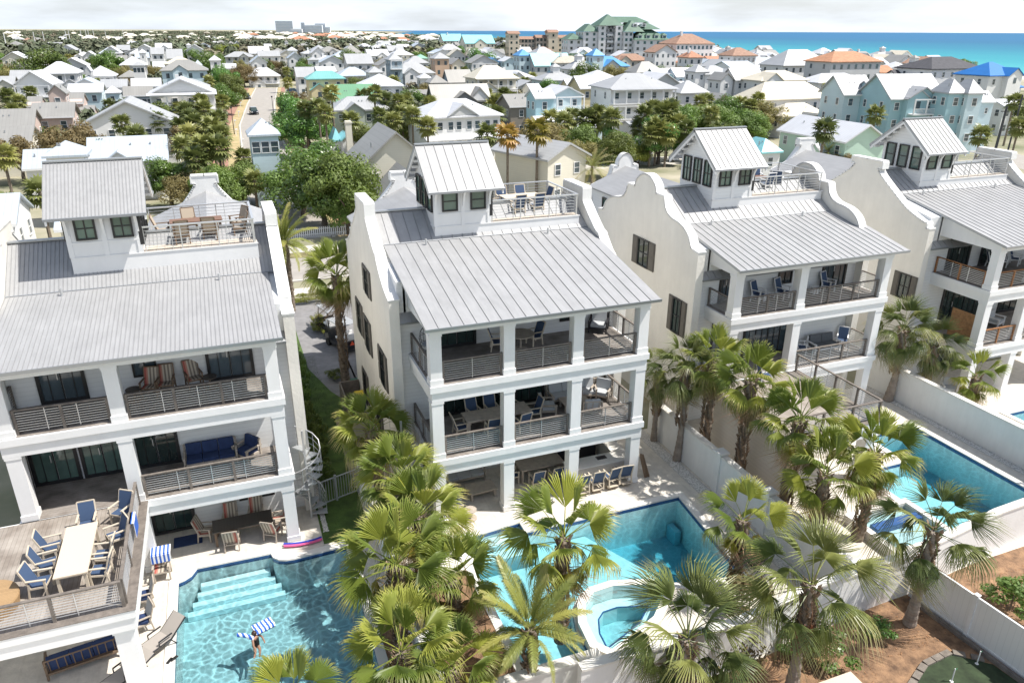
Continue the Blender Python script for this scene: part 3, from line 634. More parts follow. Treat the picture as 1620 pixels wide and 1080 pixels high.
        gable_wall(t_, st, wy1 - .3, wy1 + .1, axis='y', shift=(cx, 0), sc=hw / 5.25 * .95, dz=rzr - 11.6, mside=white)
        for k in range(2): window(t_, wx0 + .25, wy1 - 2 - k * 1.3, ezr - 1.9, .9, 1.4, R(-90), gm=greenglass)
    return t_
H = {}
H['l'] = beach_house('nearest white villa at left with ribbed roof and big boarded deck over the pool patio', -8.35, 34.1, 9.8, -7.3, (.02, 9.35), (.3, 3.77, 9.09), 'straight', (-2.2, 10.05), (.02, 9.57), (2.35, 4.95, (1.85, 5.37)), (4.25, 10.45, 11, 11.2, 'flat'),
    [('d', .95, 6.6, 1.6, 2.3, greyglass), ('w', 4.15, 7.2, .85, 1.15, greyglass), ('d', 6.75, 6.6, 1.75, 2.3, greyglass), ('d', .06, 3.26, 1.62, 2.35, greenglass), ('d', 1.75, 3.26, 1.55, 2.35, greenglass), ('d', 3.6, 3.26, 1.65, 2.35), ('d', 3.7, .02, 1.65, 2.2), ('w', 7.15, .9, 1.45, .9)],
    greywood, dict(panels=False, pw=.15, skip={(0, 0)}, nsec=[2, 3], rg=11.6, deckx=9.33, wc=2, noleft=True))
H['m'] = beach_house('middle white villa with three storeys of columned porches above the L-shaped pool', 6.07, 34.1, 10.3, -8.43, (.43, 10.09), (.66, 3.7, 6.77, 9.84), 'ogee', (-1.75, 10.6), (.19, 10.3), (2.63, 5.33, (2.23, 5.78)), (.3, 7.2, 9.5, 11.0, 'flat'),
    [('d', 1.7, 6.6, 1.75, 2.3), ('w', 7.5, 7.1, .8, 1.1), ('d', 1.5, 3.26, 3.6, 2.35), ('d', 5.3, 3.26, 1.5, 2.35), ('d', .8, .02, 1.9, 2.2), ('d', 4.6, .02, 2.6, 2.2)],
    greywood, dict(nsec=[1, 1, 1], deckx=9.9, sidewin=[(.0, 7.9, .9, 1.35), (.8, 4.7, .9, 1.75), (-2.7, 4.4, .9, 1.75), (2.9, 4.9, .9, 1.75), (2.6, .9, .8, 1.9), (-.9, .9, .8, 1.9)]))
H['r'] = beach_house('white villa with bell-shaped curved gables and a long side deck, third from left', 21.43, 34.85, 10.2, -7.05, (.66, 10.38), (.9, 4.75, 10.12), 'bell', (-2.35, 10.2), (.45, 10.9), (2.75, 5.25, (2.3, 5.6)), (2.6, 8.3, 13, 10.6, 'bell'),
    [('d', 1.35, 6.6, .9, 2.3, greyglass), ('w', 5.0, 7.2, .9, 1.15, greyglass), ('d', 7.9, 6.6, 1.65, 2.3, greyglass), ('d', 1.2, 3.26, 1.6, 2.35, greyglass), ('d', 3.25, 3.26, 3.2, 2.35, greyglass), ('d', 6, .02, 2.4, 2.2)],
    greywood, dict(skip={(0, 0)}, nsec=[2, 3], rg=11.66, deckx=10.1, wc=2, side=True, pw=.4, sidewin=[(.3, 7.45, 1.15, 1.55), (-6.2 + 1.3, 3.9, .8, 1.9), (-.8, 3.9, .8, 1.9)][:1] + [(-3.6, 4.9, .8, 1.9)]))
H['f'] = beach_house('white villa cut by the right edge with orange wood railings and flat-capped gable', 36.8, 35.1, 10.2, -8.6, (1.0, 10.8), (1.25, 4.3, 7.4, 10.5), 'flat', (-1.9, 10.6), (.75, 11.05), (2.35, 4.75, (1.85, 4.95)), (2.6, 9, 12.5, 11.0, 'flat'),
    [('d', 1.9, 6.6, 1.8, 2.3), ('d', 4.6, 6.6, 2.2, 2.3), ('d', 2.3, 3.26, 3.8, 2.35), ('d', 7.3, 3.26, 2.2, 2.35), ('d', 2.3, .02, 3.2, 2.2)],
    redwood, dict(deckx=9.75, nsec=[2, 2, 2], side=True, pw=.4, noleft=True, sidewin=[(-4.0, 5.0, .8, 1.5)]))
# side terraces of the left and third villas
def terrace(par_label, loc, x0, x1, y0, y1, wood, solid, rails, cols_, boards):
    t_ = thing('raised_terrace', par_label, 'terrace', loc); z = 3.24; lx, ly = loc[:2]
    x0 -= lx; x1 -= lx; y0 -= ly; y1 -= ly
    o = ob('terrace_floor', bx(x0 + .2, x1 - .2, y0 + .2, y1, z - .3, z - .008, trim), t_)
    ob('terrace_boards', bx(x0 + .03, x1 - .03, y0 + .03, y1 - .07, z - .006, z + .010, boards), o)
    b_ = ob('terrace_beam', MB().box(x0, x1, y0, y0 + .28, z - .75, z - .01).box(x1 - .28, x1, y0 + .28, y1 - .075, z - .75, z - .01).box(x0, x0 + .28, y0 + .28, y1 - .075, z - .75, z - .01).mesh(trim), t_)
    ob('beam_ledge', MB().box(x0 - .06, x1 + .06, y0 - .06, y0, z - .28, z - .004).box(x1, x1 + .06, y0, y1 - .08, z - .28, z - .004).mesh(trim), b_)
    ob('edge_board', MB().box(x0 - .08, x1 + .08, y0 - .08, y0 + .2, z + .011, z + .03).box(x1 - .2, x1 + .08, y0 + .2, y1 - .08, z + .011, z + .03).mesh(greywood), b_)
    cm = MB().box(-.27, .27, -.27, .27, 0, z - .76).box(-.31, .31, -.31, .31, 0, .26).box(-.31, .31, -.31, .31, z - .9, z - .76).mesh(trim)
    for c_ in cols_: ob('column', cm, t_, (c_[0] - lx, c_[1] - ly, .01))
    if solid:
        ob('brick_wall', bx(x0 - .01, x0 + .25, y0 - .4, y1, 0, z - .3, mat('cream_painted_brick', (.68, .64, .56), .85, wave=(2, .2, .10), bump=.3, bscale=10)), t_)
    for a_, b2, n_ in rails: railing(t_, (a_[0] - lx, a_[1] - ly, z + .03), (b2[0] - lx, b2[1] - ly, z + .03), wood=wood, nsec=n_)
    return t_
terrace('weathered wooden deck on white columns in front of the left villa', (-4.5, 20.8, 0), -15.5, -4.3, 20.72, 26.8, greywood, False,
        [((-4.5, 26.6), (-4.5, 21.0), 3), ((-4.5, 20.92), (-8.3, 20.92), 2), ((-8.3, 20.92), (-12.1, 20.92), 2)], [(-4.72, 21.12), (-10.5, 21.12)], deckx)
terrace('long side deck with horizontal rails above cream brick wall beside the third villa', (26.3, 22.0, 0), 21.15, 26.45, 21.9, 27.73, greywood, True,
        [((26.32, 27.6), (26.32, 22.1), 4), ((26.32, 22.05), (21.4, 22.05), 3)], [(26.1, 22.3)], deckx)
sc_ = thing('privacy_screen', 'grey weathered board screen at the left end of the lower porch of the left villa', 'screen', (-8.35, 27.3, 3.26))
for k in range(12): ob('board', cached('scrb', lambda: bx(-.03, .03, 0, 1.9, 0, .135, greywood)), sc_, (0, 0, k * .15))
sc_ = thing('privacy_screen', 'orange stained board screen on the porch of the villa at right edge', 'screen', (38.2, 26.95, 3.26))
for k in range(11): ob('board', cached('scrc', lambda: bx(-.03, .03, 0, 1.75, 0, .135, mat('orange_screen_board', (.40, .21, .09), .6, nscale=5, namt=.2))), sc_, (0, 0, k * .15))
# spiral stairs
def spiral(label, x, y, z1_, turns=1.4, r=.85):
    t_ = thing('spiral_stair', label, 'stairs', (x, y, 0)); n = int(z1_ / .2)
    ob('centre_pole', MB().tube([(0, 0, 0), (0, 0, z1_ + 1)], .05, 8).mesh(alum), t_)
    tr_ = MB().prism_z([(.03, -.04), (r, -.2), (r, .2), (.03, .04)], -.03, .02).mesh(steel)
    pts = []
    for i in range(n):
        a_ = i / n * turns * 2 * math.pi; ob('tread', tr_, t_, (0, 0, (i + 1) * z1_ / n), a_)
        pts.append((r * math.cos(a_), r * math.sin(a_), (i + 1) * z1_ / n + .95))
    ob('handrail', MB().tube(pts, .022, 6).mesh(alum), t_)
    mb = MB()
    for p_ in pts: mb.beam((p_[0], p_[1], p_[2] - .95), p_, .018)
    for k in (.3, .6):
        mb.tube([(p_[0], p_[1], p_[2] - k) for p_ in pts], .008, 4, cap=False)
    ob('balusters', mb.mesh(alum), t_)
spiral('pale metal spiral stair climbing beside the left villa', 1.62, 28.25, 3.26, r=.66)
spiral('metal spiral stair half hidden behind fan palms at the middle villa', 5.6, 27.6, 3.26)
# metal gate fences
def bar_fence(label, A_, B_, h=1.25):
    A_ = Vector((*A_, 0)); B_ = Vector((*B_, 0)); d = B_ - A_; L_ = d.length
    t_ = thing('metal_fence', label, 'fence', A_, math.atan2(d.y, d.x)); mb = MB()
    n = int(L_ / .12)
    bar = MB().box(-.01, .01, -.01, .01, .08, h).mesh(steel)
    for i in range(n): ob('picket', bar, t_, (.06 + i * L_ / n, 0, 0))
    rl_ = bx(0, L_, -.02, .02, 0, .045, steel); ob('fence_rail', rl_, t_, (0, 0, .1)); ob('fence_rail', rl_, t_, (0, 0, h - .05))
    for x in (0, L_ * .42, L_): ob('fence_post', MB().box(x - .04, x + .04, -.04, .04, 0, h + .08).mesh(steel), t_)
bar_fence('grey picket gate between left villa stair and palm wall', (2.1, 28.9), (3.85, 29.45))
bar_fence('dark picket gate behind the palms right of the middle villa', (17.0, 31.3), (19.2, 31.3))

# ---------------------------------------------------------------- plants
def leafmat(name, col, tip, r0, r1, trans=.3, rand=.35, dry=None):
    M = bpy.data.materials.new(name); M.use_nodes = True; t = M.node_tree; p = t.nodes['Principled BSDF']; p.inputs['Roughness'].default_value = .42; p.inputs['Specular IOR Level'].default_value = .45
    tcn = N(t, 'ShaderNodeTexCoord'); ln = N(t, 'ShaderNodeVectorMath', operation='LENGTH'); t.links.new(tcn.outputs['Object'], ln.inputs[0])
    ns = N(t, 'ShaderNodeTexNoise'); ns.inputs['Scale'].default_value = 5; t.links.new(tcn.outputs['Object'], ns.inputs['Vector'])
    ad = N(t, 'ShaderNodeMath', operation='MULTIPLY_ADD'); ad.inputs[1].default_value = .5; t.links.new(ns.outputs['Fac'], ad.inputs[0]); t.links.new(ln.outputs['Value'], ad.inputs[2])
    mr = N(t, 'ShaderNodeMapRange'); mr.inputs['From Min'].default_value = r0 + .25; mr.inputs['From Max'].default_value = r1 + .25; t.links.new(ad.outputs[0], mr.inputs[0])
    mxx = N(t, 'ShaderNodeMixRGB'); mxx.inputs[1].default_value = (*col, 1); mxx.inputs[2].default_value = (*tip, 1); t.links.new(mr.outputs[0], mxx.inputs[0])
    oi = N(t, 'ShaderNodeObjectInfo'); h = N(t, 'ShaderNodeHueSaturation')
    a = N(t, 'ShaderNodeMath', operation='MULTIPLY_ADD'); a.inputs[1].default_value = rand * 2; a.inputs[2].default_value = 1 - rand; t.links.new(oi.outputs['Random'], a.inputs[0]); t.links.new(a.outputs[0], h.inputs['Value'])
    b = N(t, 'ShaderNodeMath', operation='MULTIPLY_ADD'); b.inputs[1].default_value = -.05; b.inputs[2].default_value = .52; t.links.new(oi.outputs['Random'], b.inputs[0]); t.links.new(b.outputs[0], h.inputs['Hue'])
    t.links.new(mxx.outputs[0], h.inputs['Color']); t.links.new(h.outputs[0], p.inputs['Base Color'])
    tr = N(t, 'ShaderNodeBsdfTranslucent'); ms = N(t, 'ShaderNodeMixShader'); ms.inputs[0].default_value = trans
    t.links.new(h.outputs[0], tr.inputs[0]); o = t.nodes['Material Output']; t.links.new(p.outputs[0], ms.inputs[1]); t.links.new(tr.outputs[0], ms.inputs[2]); t.links.new(ms.outputs[0], o.inputs[0])
    MATS[name] = M; return M
fan_green = leafmat('fan_palm_leaf', (.235, .29, .055), (.50, .40, .18), 1.7, 2.25, .34)
sab_green = leafmat('cabbage_palm_leaf', (.175, .215, .065), (.38, .34, .17), 1.9, 2.5, .28)
fea_green = leafmat('feather_palm_leaf', (.25, .28, .07), (.40, .35, .13), 2.0, 3.2, .3)
dead_leaf = leafmat('dead_palm_leaf', (.30, .20, .11), (.42, .30, .18), 1.0, 2.0, .15)
dark_green = leafmat('distant_palm_leaf', (.21, .235, .07), (.36, .32, .13), 1.6, 2.6, .25, .4)
bark = mat('palm_bark', (.255, .21, .165), .95, nscale=7, namt=.3, col2=(.11, .085, .06), bump=.8, bscale=18)
bark2 = mat('smooth_grey_palm_bark', (.36, .30, .245), .95, nscale=3, namt=.2, bump=.5, bscale=14, wave=(2, .12, .22))
stub = mat('old_leaf_base', (.30, .22, .15), .9, nscale=8, namt=.3, col2=(.13, .09, .06))
treebark = mat('tree_bark', (.17, .14, .11), .95, nscale=4, namt=.3, bump=.5)
def fan_leaf(Lp, Rb, nseg, spread, droop, split, seed, arch=.1, fold=.3, matl=None, hair=.22):
    rnd = random.Random(seed); mb = MB()
    pp = [(Lp * k / 4, 0, -arch * Lp * (k / 4) ** 2 + .02) for k in range(5)]
    mb.tube(pp, [.026, .02, .017, .015, .012], 4, cap=False)
    hz = pp[-1][2]; hub = (Lp, 0, hz); da = spread / nseg; asym = rnd.uniform(-.15, .15)
    def P_(r, a, lift=0, dr=1):
        q = (r / Rb) ** 2; z = hz - droop * dr * q * Rb - fold * r * abs(math.sin(a * .5)) ** 1.3 * 1.3 + lift
        sh = 1 - fold * .35 * abs(math.sin(a * .5))
        return (Lp + r * math.cos(a) * (1 - droop * .22 * q), r * math.sin(a) * sh, z)
    for i in range(nseg):
        a = -spread / 2 + (i + .5) * da + asym; L_ = Rb * (.66 + .34 * math.cos(a * .8)) * rnd.uniform(.92, 1.05); rj = L_ * split * rnd.uniform(.88, 1.1)
        if rnd.random() < .04: continue
        dr = rnd.uniform(.8, 1.6); aw = a + rnd.uniform(-.03, .03)
        l = P_(rj, a - da / 2, -.014); r_ = P_(rj, a + da / 2, -.014); c = P_(rj, a, .03)
        m_ = rj * .45 + L_ * .55; hw = da * .24
        l2 = P_(m_, aw - hw, 0, dr); r2 = P_(m_, aw + hw, 0, dr); tp = P_(L_, aw + rnd.uniform(-.05, .05), -.06, dr * 1.3); tip = (tp[0], tp[1], tp[2] - rnd.uniform(.02, .12))
        o = len(mb.v); mb.v += [hub, l, c, r_, l2, r2, tip]
        mb.f += [(o, o + 1, o + 2), (o, o + 2, o + 3), (o + 1, o + 4, o + 2), (o + 2, o + 5, o + 3), (o + 2, o + 4, o + 5), (o + 4, o + 6, o + 5)]; mb.mi += [0] * 6
        if hair and rnd.random() < .75:
            v = Vector(P_(m_ * 1.02, aw + da * .3, 0, dr)); w_ = Vector((.006, .006, 0)); mb.add([v - w_, v + w_, v + Vector((rnd.uniform(-.05, .1), rnd.uniform(-.08, .08), -hair * rnd.uniform(.4, 1.3)))], [(0, 1, 2)])
    return mb.mesh(matl)
def feather_leaf(L_, n, lw, seed, droop=.5, matl=None):
    rnd = random.Random(seed); mb = MB(); P_ = lambda t_: Vector((L_ * t_ * (1 - .18 * droop * t_), 0, L_ * (.25 * t_ - droop * t_ * t_)))
    mb.tube([P_(k / 8) for k in range(9)], [.025 * (1 - k / 9) + .004 for k in range(9)], 4, cap=False)
    for i in range(n):
        t_ = .12 + .87 * i / n; p_ = P_(t_); d = (P_(t_ + .01) - p_).normalized(); ll = lw * math.sin(math.pi * (t_ * .85 + .12)) ** .6
        for s_ in (-1, 1):
            s = Vector((0, s_, 0)); dr = (d * .75 + s * .8 + Vector((0, 0, rnd.uniform(.0, .35)))).normalized()
            e = p_ + dr * ll + Vector((0, 0, -.10 * rnd.uniform(.3, 1.5))); m_ = p_ + dr * ll * .5; wv = d * .022
            mb.add([p_ - wv, p_ + wv, m_ + wv * 1.1, e, m_ - wv * 1.1], [(0, 1, 2, 4), (4, 2, 3)])
    return mb.mesh(matl)
fan_old = leafmat('browning_fan_leaf', (.25, .25, .045), (.46, .34, .19), 1.35, 1.95, .3)
FR = {'W': [fan_leaf(lp, rb, ns, sp, d, spl, i, .1, fo, fan_green if i < 4 else fan_old) for i, (lp, rb, ns, sp, d, spl, fo) in enumerate(((.75, 1.15, 22, 1.5, .05, .72, -.25), (.95, 1.1, 36, 2.9, .16, .64, .22), (1.05, 1.1, 42, 3.6, .3, .6, .35), (1.05, 1.08, 42, 3.9, .5, .56, .5), (1.0, 1.0, 38, 3.6, .8, .5, .6)))],
      'S': [fan_leaf(lp, rb, ns, sp, d, spl, 10 + i, .2, fo, sab_green, .12) for i, (lp, rb, ns, sp, d, spl, fo) in enumerate(((1.0, 1.15, 30, 2.6, .3, .4, .1), (1.2, 1.12, 40, 4.0, .5, .36, .3), (1.25, 1.12, 42, 4.4, .75, .34, .4), (1.2, 1.1, 40, 4.4, 1.0, .32, .5)))],
      'D': [fan_leaf(.8, .95, 30, 3.0, d, .4, 20 + i, .3, .7, dead_leaf) for i, d in enumerate((.7, 1.0))],
      'F': [feather_leaf(2.7, 46, .42, i, d, fea_green) for i, d in enumerate((.28, .45, .62))]}
def trunk_me(h, r, seed, kind):
    rnd = random.Random(seed); mb = MB(); n = max(6, int(h * 7)); lean = Vector((rnd.uniform(-.12, .12), rnd.uniform(-.12, .12), 0)); pts = []; rad = []
    for i in range(n + 1):
        t_ = i / n; pts.append((lean.x * math.sin(t_ * 3), lean.y * math.sin(t_ * 3), h * t_)); rad.append(r * (1.35 - .5 * min(1, t_ * 3) + .12 * (i % 2) + (.2 if t_ > .75 and kind != 'smooth' else 0)))
    mb.tube(pts, rad, 12)
    return mb, pts
def boots(h0, h1, r, seed, big=1.0):
    rnd = random.Random(seed); mb = MB(); z = h0; k = 0
    while z < h1:
        for j in range(5):
            a = k * 2.4 + j * 2 * math.pi / 5 + rnd.uniform(-.2, .2); ca, sa = math.cos(a), math.sin(a); rr = r * .92; L_ = rnd.uniform(.12, .26) * big; w_ = .055 * big
            p_ = Vector((ca * rr, sa * rr, z)); sd = Vector((-sa, ca, 0)) * w_; o_ = Vector((ca * .7, sa * .7, .8)) * L_
            mb.add([p_ - sd, p_ + sd, p_ + o_ + sd * .6, p_ + o_ - sd * .6, p_ + Vector((ca * .05, sa * .05, -.05))], [(0, 1, 2, 3), (0, 4, 1), (4, 0, 3), (1, 4, 2), (4, 3, 2)])
        z += .085; k += 1
    return mb
def palm(kind, label, x, y, zc, seed, n=34, sc=1.0, r=.17, dead=7, group=None, skirt=0, base=0.0, name='palm_tree'):
    t_ = thing(name, label, 'palm tree', (x, y, base), 0, group); rnd = random.Random(seed); th = zc - .35 - base
    mb, pts = trunk_me(th, r, seed, 'smooth' if kind == 'S' else 'w'); ob('trunk', mb.mesh(bark2 if kind == 'S' else bark, smooth=False), t_)
    tag(ob('leaf_bases', boots(max(.2, th * (.4 if kind == 'S' else .12)), th + .1, r * 1.05, seed).mesh(stub), t_), kind='stuff')
    L_ = FR[kind]
    for i in range(n):
        t2 = i / (n - 1); e = R(82 - 128 * t2 ** .85 + rnd.uniform(-9, 9)) if kind != 'F' else R(70 - 95 * t2 + rnd.uniform(-8, 8))
        a = i * 2.39996 + rnd.uniform(-.25, .25); k = min(len(L_) - 1, int(t2 * len(L_) * .999)); s = sc * rnd.uniform(.86, 1.1) * (.82 + .18 * math.sin(math.pi * min(1, t2 + .25)))
        ob('frond', L_[k], t_, (math.cos(a) * .08, math.sin(a) * .08, th + .25 - .45 * t2), rot=(Matrix.Rotation(a, 3, 'Z') @ Matrix.Rotation(-e, 3, 'Y') @ Matrix.Rotation(rnd.uniform(-.5, .5), 3, 'X')).to_euler(), scale=s)
    for i in range(dead):
        a = i * 2.39996 + rnd.uniform(-.4, .4); e = R(rnd.uniform(-58, -80))
        ob('dead_frond', FR['D'][i % 2], t_, (math.cos(a) * .1, math.sin(a) * .1, th - .15 - rnd.uniform(0, .25)), rot=(Matrix.Rotation(a, 3, 'Z') @ Matrix.Rotation(-e, 3, 'Y')).to_euler(), scale=sc * rnd.uniform(.75, 1.05))
    return t_
PALMS = [
 ('W', 'tall fan palm with shaggy trunk by the driveway in the gap between villas', 5.24, 41.48, 6.9, 38, 1.1, .2, 4),
 ('W', 'big bushy fan palm topmost of the clump between the left and middle villas', 4.4, 28.0, 4.15, 46, .96, .19, 8),
 ('W', 'fan palm in the clump just below the topmost one beside the middle villa stair', 4.75, 24.6, 3.7, 38, 1.0, .18, 6),
 ('W', 'fan palm of the clump overhanging the square white platform', 5.0, 22.4, 3.35, 36, 1.0, .18, 5),
 ('W', 'broad fan palm leaning over the right edge of the large left pool', 3.5, 19.4, 3.9, 40, 1.05, .19, 8),
 ('W', 'fan palm with orange flower stalks below the clump centre', 5.3, 19.2, 2.9, 32, .9, .18, 8),
 ('W', 'fan palm in the lower middle of the clump with many dead tips', 2.95, 16.4, 3.3, 34, .95, .18, 9),
 ('W', 'low fan palm at the bottom end of the clump between the pools', 4.3, 15.9, 2.6, 28, .85, .18, 6),
 ('W', 'fan palm crown cut by the bottom edge over the large left pool', -.2, 14.9, 4.0, 24, .8, .18, 3),
 ('W', 'single fan palm standing in front of the L-shaped pool with drooping leaves', 8.75, 18.0, 4.55, 28, 1.08, .17, 5),
 ('W', 'small bright yellow-green fan palm at the right corner of the L-shaped pool', 15.96, 18.07, 3.35, 22, .82, .16, 2),
 ('W', 'fan palm with brown skirt second from the third villa along the stepped wall', 20.15, 26.3, 5.6, 34, .92, .18, 8),
 ('W', 'bushy fan palm in front of the third villa lower porch', 20.2, 23.6, 5.75, 34, .95, .18, 6),
 ('W', 'wide fan palm with brown-tipped skirt over the cream brick wall', 20.3, 20.6, 5.3, 36, .98, .18, 12),
 ('W', 'fan palm with flat yellow leaves in front of the cream brick wall', 19.95, 18.5, 4.1, 28, .98, .18, 10),
 ('W', 'fan palm with dark shaggy trunk beside the rectangular spa', 22.6, 18.75, 4.35, 32, .95, .19, 12),
 ('W', 'small fan palm behind the long white wall near the right villa', 36.2, 24.9, 2.75, 24, .8, .17, 3),
 ('S', 'cabbage palm with slim trunk nearest the right column of the middle villa', 18.88, 28.75, 4.1, 26, .72, .13, 2),
 ('S', 'cabbage palm with booted trunk beside the first step of the white wall', 18.95, 26.7, 5.2, 34, .85, .15, 3),
 ('S', 'dense cabbage palm with tapered trunk at the far end of the blue pool', 33.85, 28.03, 4.6, 40, .95, .2, 3),
 ('S', 'cabbage palm behind the long white wall next to the metal stair', 36.0, 27.6, 3.5, 30, .8, .2, 2),
 ('S', 'large silvery cabbage palm at bottom centre against the white wall', 10.9, 13.9, 3.3, 32, 1.1, .2, 2),
 ('S', 'large cabbage palm with leaning trunk in the bark mulch in front of the white wall', 14.8, 13.45, 4.45, 27, 1.08, .17, 3),
 ('S', 'cabbage palm with grey trunk in the corner of white wall and vinyl fence', 20.7, 14.3, 4.3, 25, .98, .17, 2),
 ('F', 'young feather palm with arching fronds at bottom centre beside the pool', 6.95, 16.4, 2.8, 30, .82, .17, 0),
 ('F', 'feather palm beside the right wall of the left villa near the road', 3.47, 55.03, 5.6, 34, 1.05, .2, 0),
]
for i, (k, lab, x, y, zc, n, s_, r_, dd) in enumerate(PALMS): palm(k, lab, x, y, zc, 100 + i, int(n * (.72 if k != 'F' else .95)) if 'single fan palm' not in lab else 19, s_, r_, dd)

def crown_me(Rx, Rz, nclump, nleaf, leaf, seed, matl, flat=.75):
    rnd = random.Random(seed); mb = MB(); cl = []
    for i in range(nclump):
        a = rnd.uniform(0, 6.283); u_ = rnd.uniform(-.55, 1); q = math.sqrt(max(0, 1 - u_ * u_)); k = rnd.uniform(.4, .95)
        cl.append((Vector((math.cos(a) * q * Rx * k, math.sin(a) * q * Rx * k, u_ * Rz * k)), rnd.uniform(.20, .44) * Rx))
    for i in range(nleaf):
        c, r_ = cl[i % nclump]; d = Vector((rnd.gauss(0, 1), rnd.gauss(0, 1), rnd.gauss(0, 1))).normalized(); p_ = c + Vector((d.x, d.y, d.z * flat)) * r_ * rnd.uniform(.62, 1.06)
        nrm = (d + Vector((rnd.gauss(0, .38), rnd.gauss(0, .38), rnd.gauss(.25, .38)))).normalized(); u_ = nrm.orthogonal().normalized(); v_ = nrm.cross(u_); a = rnd.uniform(0, 3.14); u_, v_ = u_ * math.cos(a) + v_ * math.sin(a), v_ * math.cos(a) - u_ * math.sin(a)
        s = leaf * rnd.uniform(.6, 1.3); mb.add([p_ - u_ * s, p_ - v_ * s * .55, p_ + u_ * s, p_ + v_ * s * .55], [(0, 1, 2, 3)])
    return mb.mesh(matl)
def tree_trunk_me(h, r, seed, lim=5, sp=1.8, top=1.5):
    rnd = random.Random(seed); mb = MB(); mb.tube([(0, 0, 0), (.1, 0, h * .5), (0, .1, h)], [r * 1.3, r, r * .75], 8)
    for i in range(lim):
        a = i * 6.283 / lim + rnd.uniform(-.3, .3); mb.tube([(0, .05, h * .8), (math.cos(a) * sp * .5, math.sin(a) * sp * .5, h + top * .5), (math.cos(a) * sp, math.sin(a) * sp, h + top)], [r * .6, r * .4, r * .15], 5)
    return mb.mesh(treebark)
oakm = mat('oak_leaves', (.17, .24, .055), .6, nscale=.5, namt=.3, col2=(.09, .125, .03), trans=.28, objrand=.5)
magm = mat('magnolia_leaves', (.13, .215, .045), .35, nscale=.6, namt=.3, col2=(.08, .14, .03), trans=.22, objrand=.4)
brnm = mat('brownish_leaves', (.24, .20, .08), .7, nscale=.6, namt=.3, col2=(.15, .13, .05), trans=.25, objrand=.4)
brtm = mat('bright_spring_leaves', (.28, .33, .06), .6, nscale=.5, namt=.2, trans=.3, objrand=.3)
CR = {'oak': [crown_me(3, 2.2, 30, 12000, .12, s, oakm) for s in (1, 2, 3)], 'mag': [crown_me(3, 2.6, 28, 11000, .13, s, magm) for s in (4, 5)], 'brn': [crown_me(3, 2.0, 26, 8500, .115, s, brnm) for s in (6, 7)], 'brt': [crown_me(3, 2.2, 26, 9000, .13, 8, brtm)]}
TT = [tree_trunk_me(2.2, .2, s) for s in range(3)]
def tree(kind, label, x, y, rad, zc, seed, group=None, base=0.0):
    t_ = thing('broadleaf_tree', label, 'tree', (x, y, base), 0, group); me = CR[kind][seed % len(CR[kind])]; s_ = rad / 3
    ob('crown', me, t_, (0, 0, zc - base), rz=seed * 1.7, scale=(s_, s_, s_ * (.9 + .2 * ((seed * 7) % 5) / 5)))
    ob('trunk', TT[seed % 3], t_, (0, 0, 0), rz=seed, scale=(s_, s_, max(.3, (zc - base - .3 * rad) / 2.9)))
    return t_
def shrub(label, x, y, r_, h, m_='oak', seed=0, group=None, name='shrub', cat='shrub', z=0):
    key = ('shrub', m_, seed % 2); mm = {'oak': oakm, 'mag': magm, 'brn': brnm, 'brt': brtm}[m_]
    me = cached(key, lambda: crown_me(1, .9, 14, 1500, .085, 50 + seed % 2, mm)); t_ = thing(name, label, cat, (x, y, z), 0, group)
    ob('foliage', me, t_, (0, 0, h * .5), rz=seed * 1.3, scale=(r_, r_, h * .62)); ob('stem', cached('stem', lambda: MB().tube([(0, 0, 0), (0, 0, 1)], [.04, .015], 5).mesh(treebark)), t_, (0, 0, 0), scale=(1, 1, h * .8))
    return t_
# clipped hedge plants along the left villa's side wall
for i in range(12):
    shrub('clipped green bush, %s from the pool in the hedge row along the left villa wall' % ORD[i], 2.55 + .1 * math.sin(i), 30.6 + i * 1.55, .55, 1.15 + .2 * (i % 3), 'oak' if i % 3 else 'mag', i, group='hedge bushes along the left villa', name='hedge_bush')
hb = tag(ob('box_hedge', crown_me(1, 1, 30, 4200, .05, 77, brtm), None, (4.9, 50.6, .45), scale=(.55, 1.9, .55)), 'clipped bright green box hedge by the driveway mouth', 'hedge', kind=None)
tag(ob('box_hedge', hb.data, None, (5.6, 56.3, .5), scale=(1.9, .6, .6)), 'clipped hedge across the front of the left villa beside the road', 'hedge')
for i, (lab, u, v, r_, h, k) in enumerate([
    ('rounded green shrub in the bark mulch below the white wall, left of the leaning trunk', 1255, 1020, .75, .9, 'mag'), ('rounded green shrub in the mulch right of the leaning palm trunk', 1310, 1030, .9, 1.0, 'mag'),
    ('feathery green bush in the mulch beyond the vinyl fence', 1600, 955, 1.0, 1.2, 'oak'), ('low dark shrub tucked in the corner under the cabbage palm leaves', 1385, 1000, .6, .7, 'mag'),
    ('low green plants by the driveway palm', 530, 592, .6, .6, 'oak'), ('yellow-brown twiggy shrub on top of the wall beside the small bright palm', 1185, 960, 1.0, 1.6, 'brn')]):
    q = at(u, v, .3); shrub(lab, q.x, q.y, r_, h, k, i)
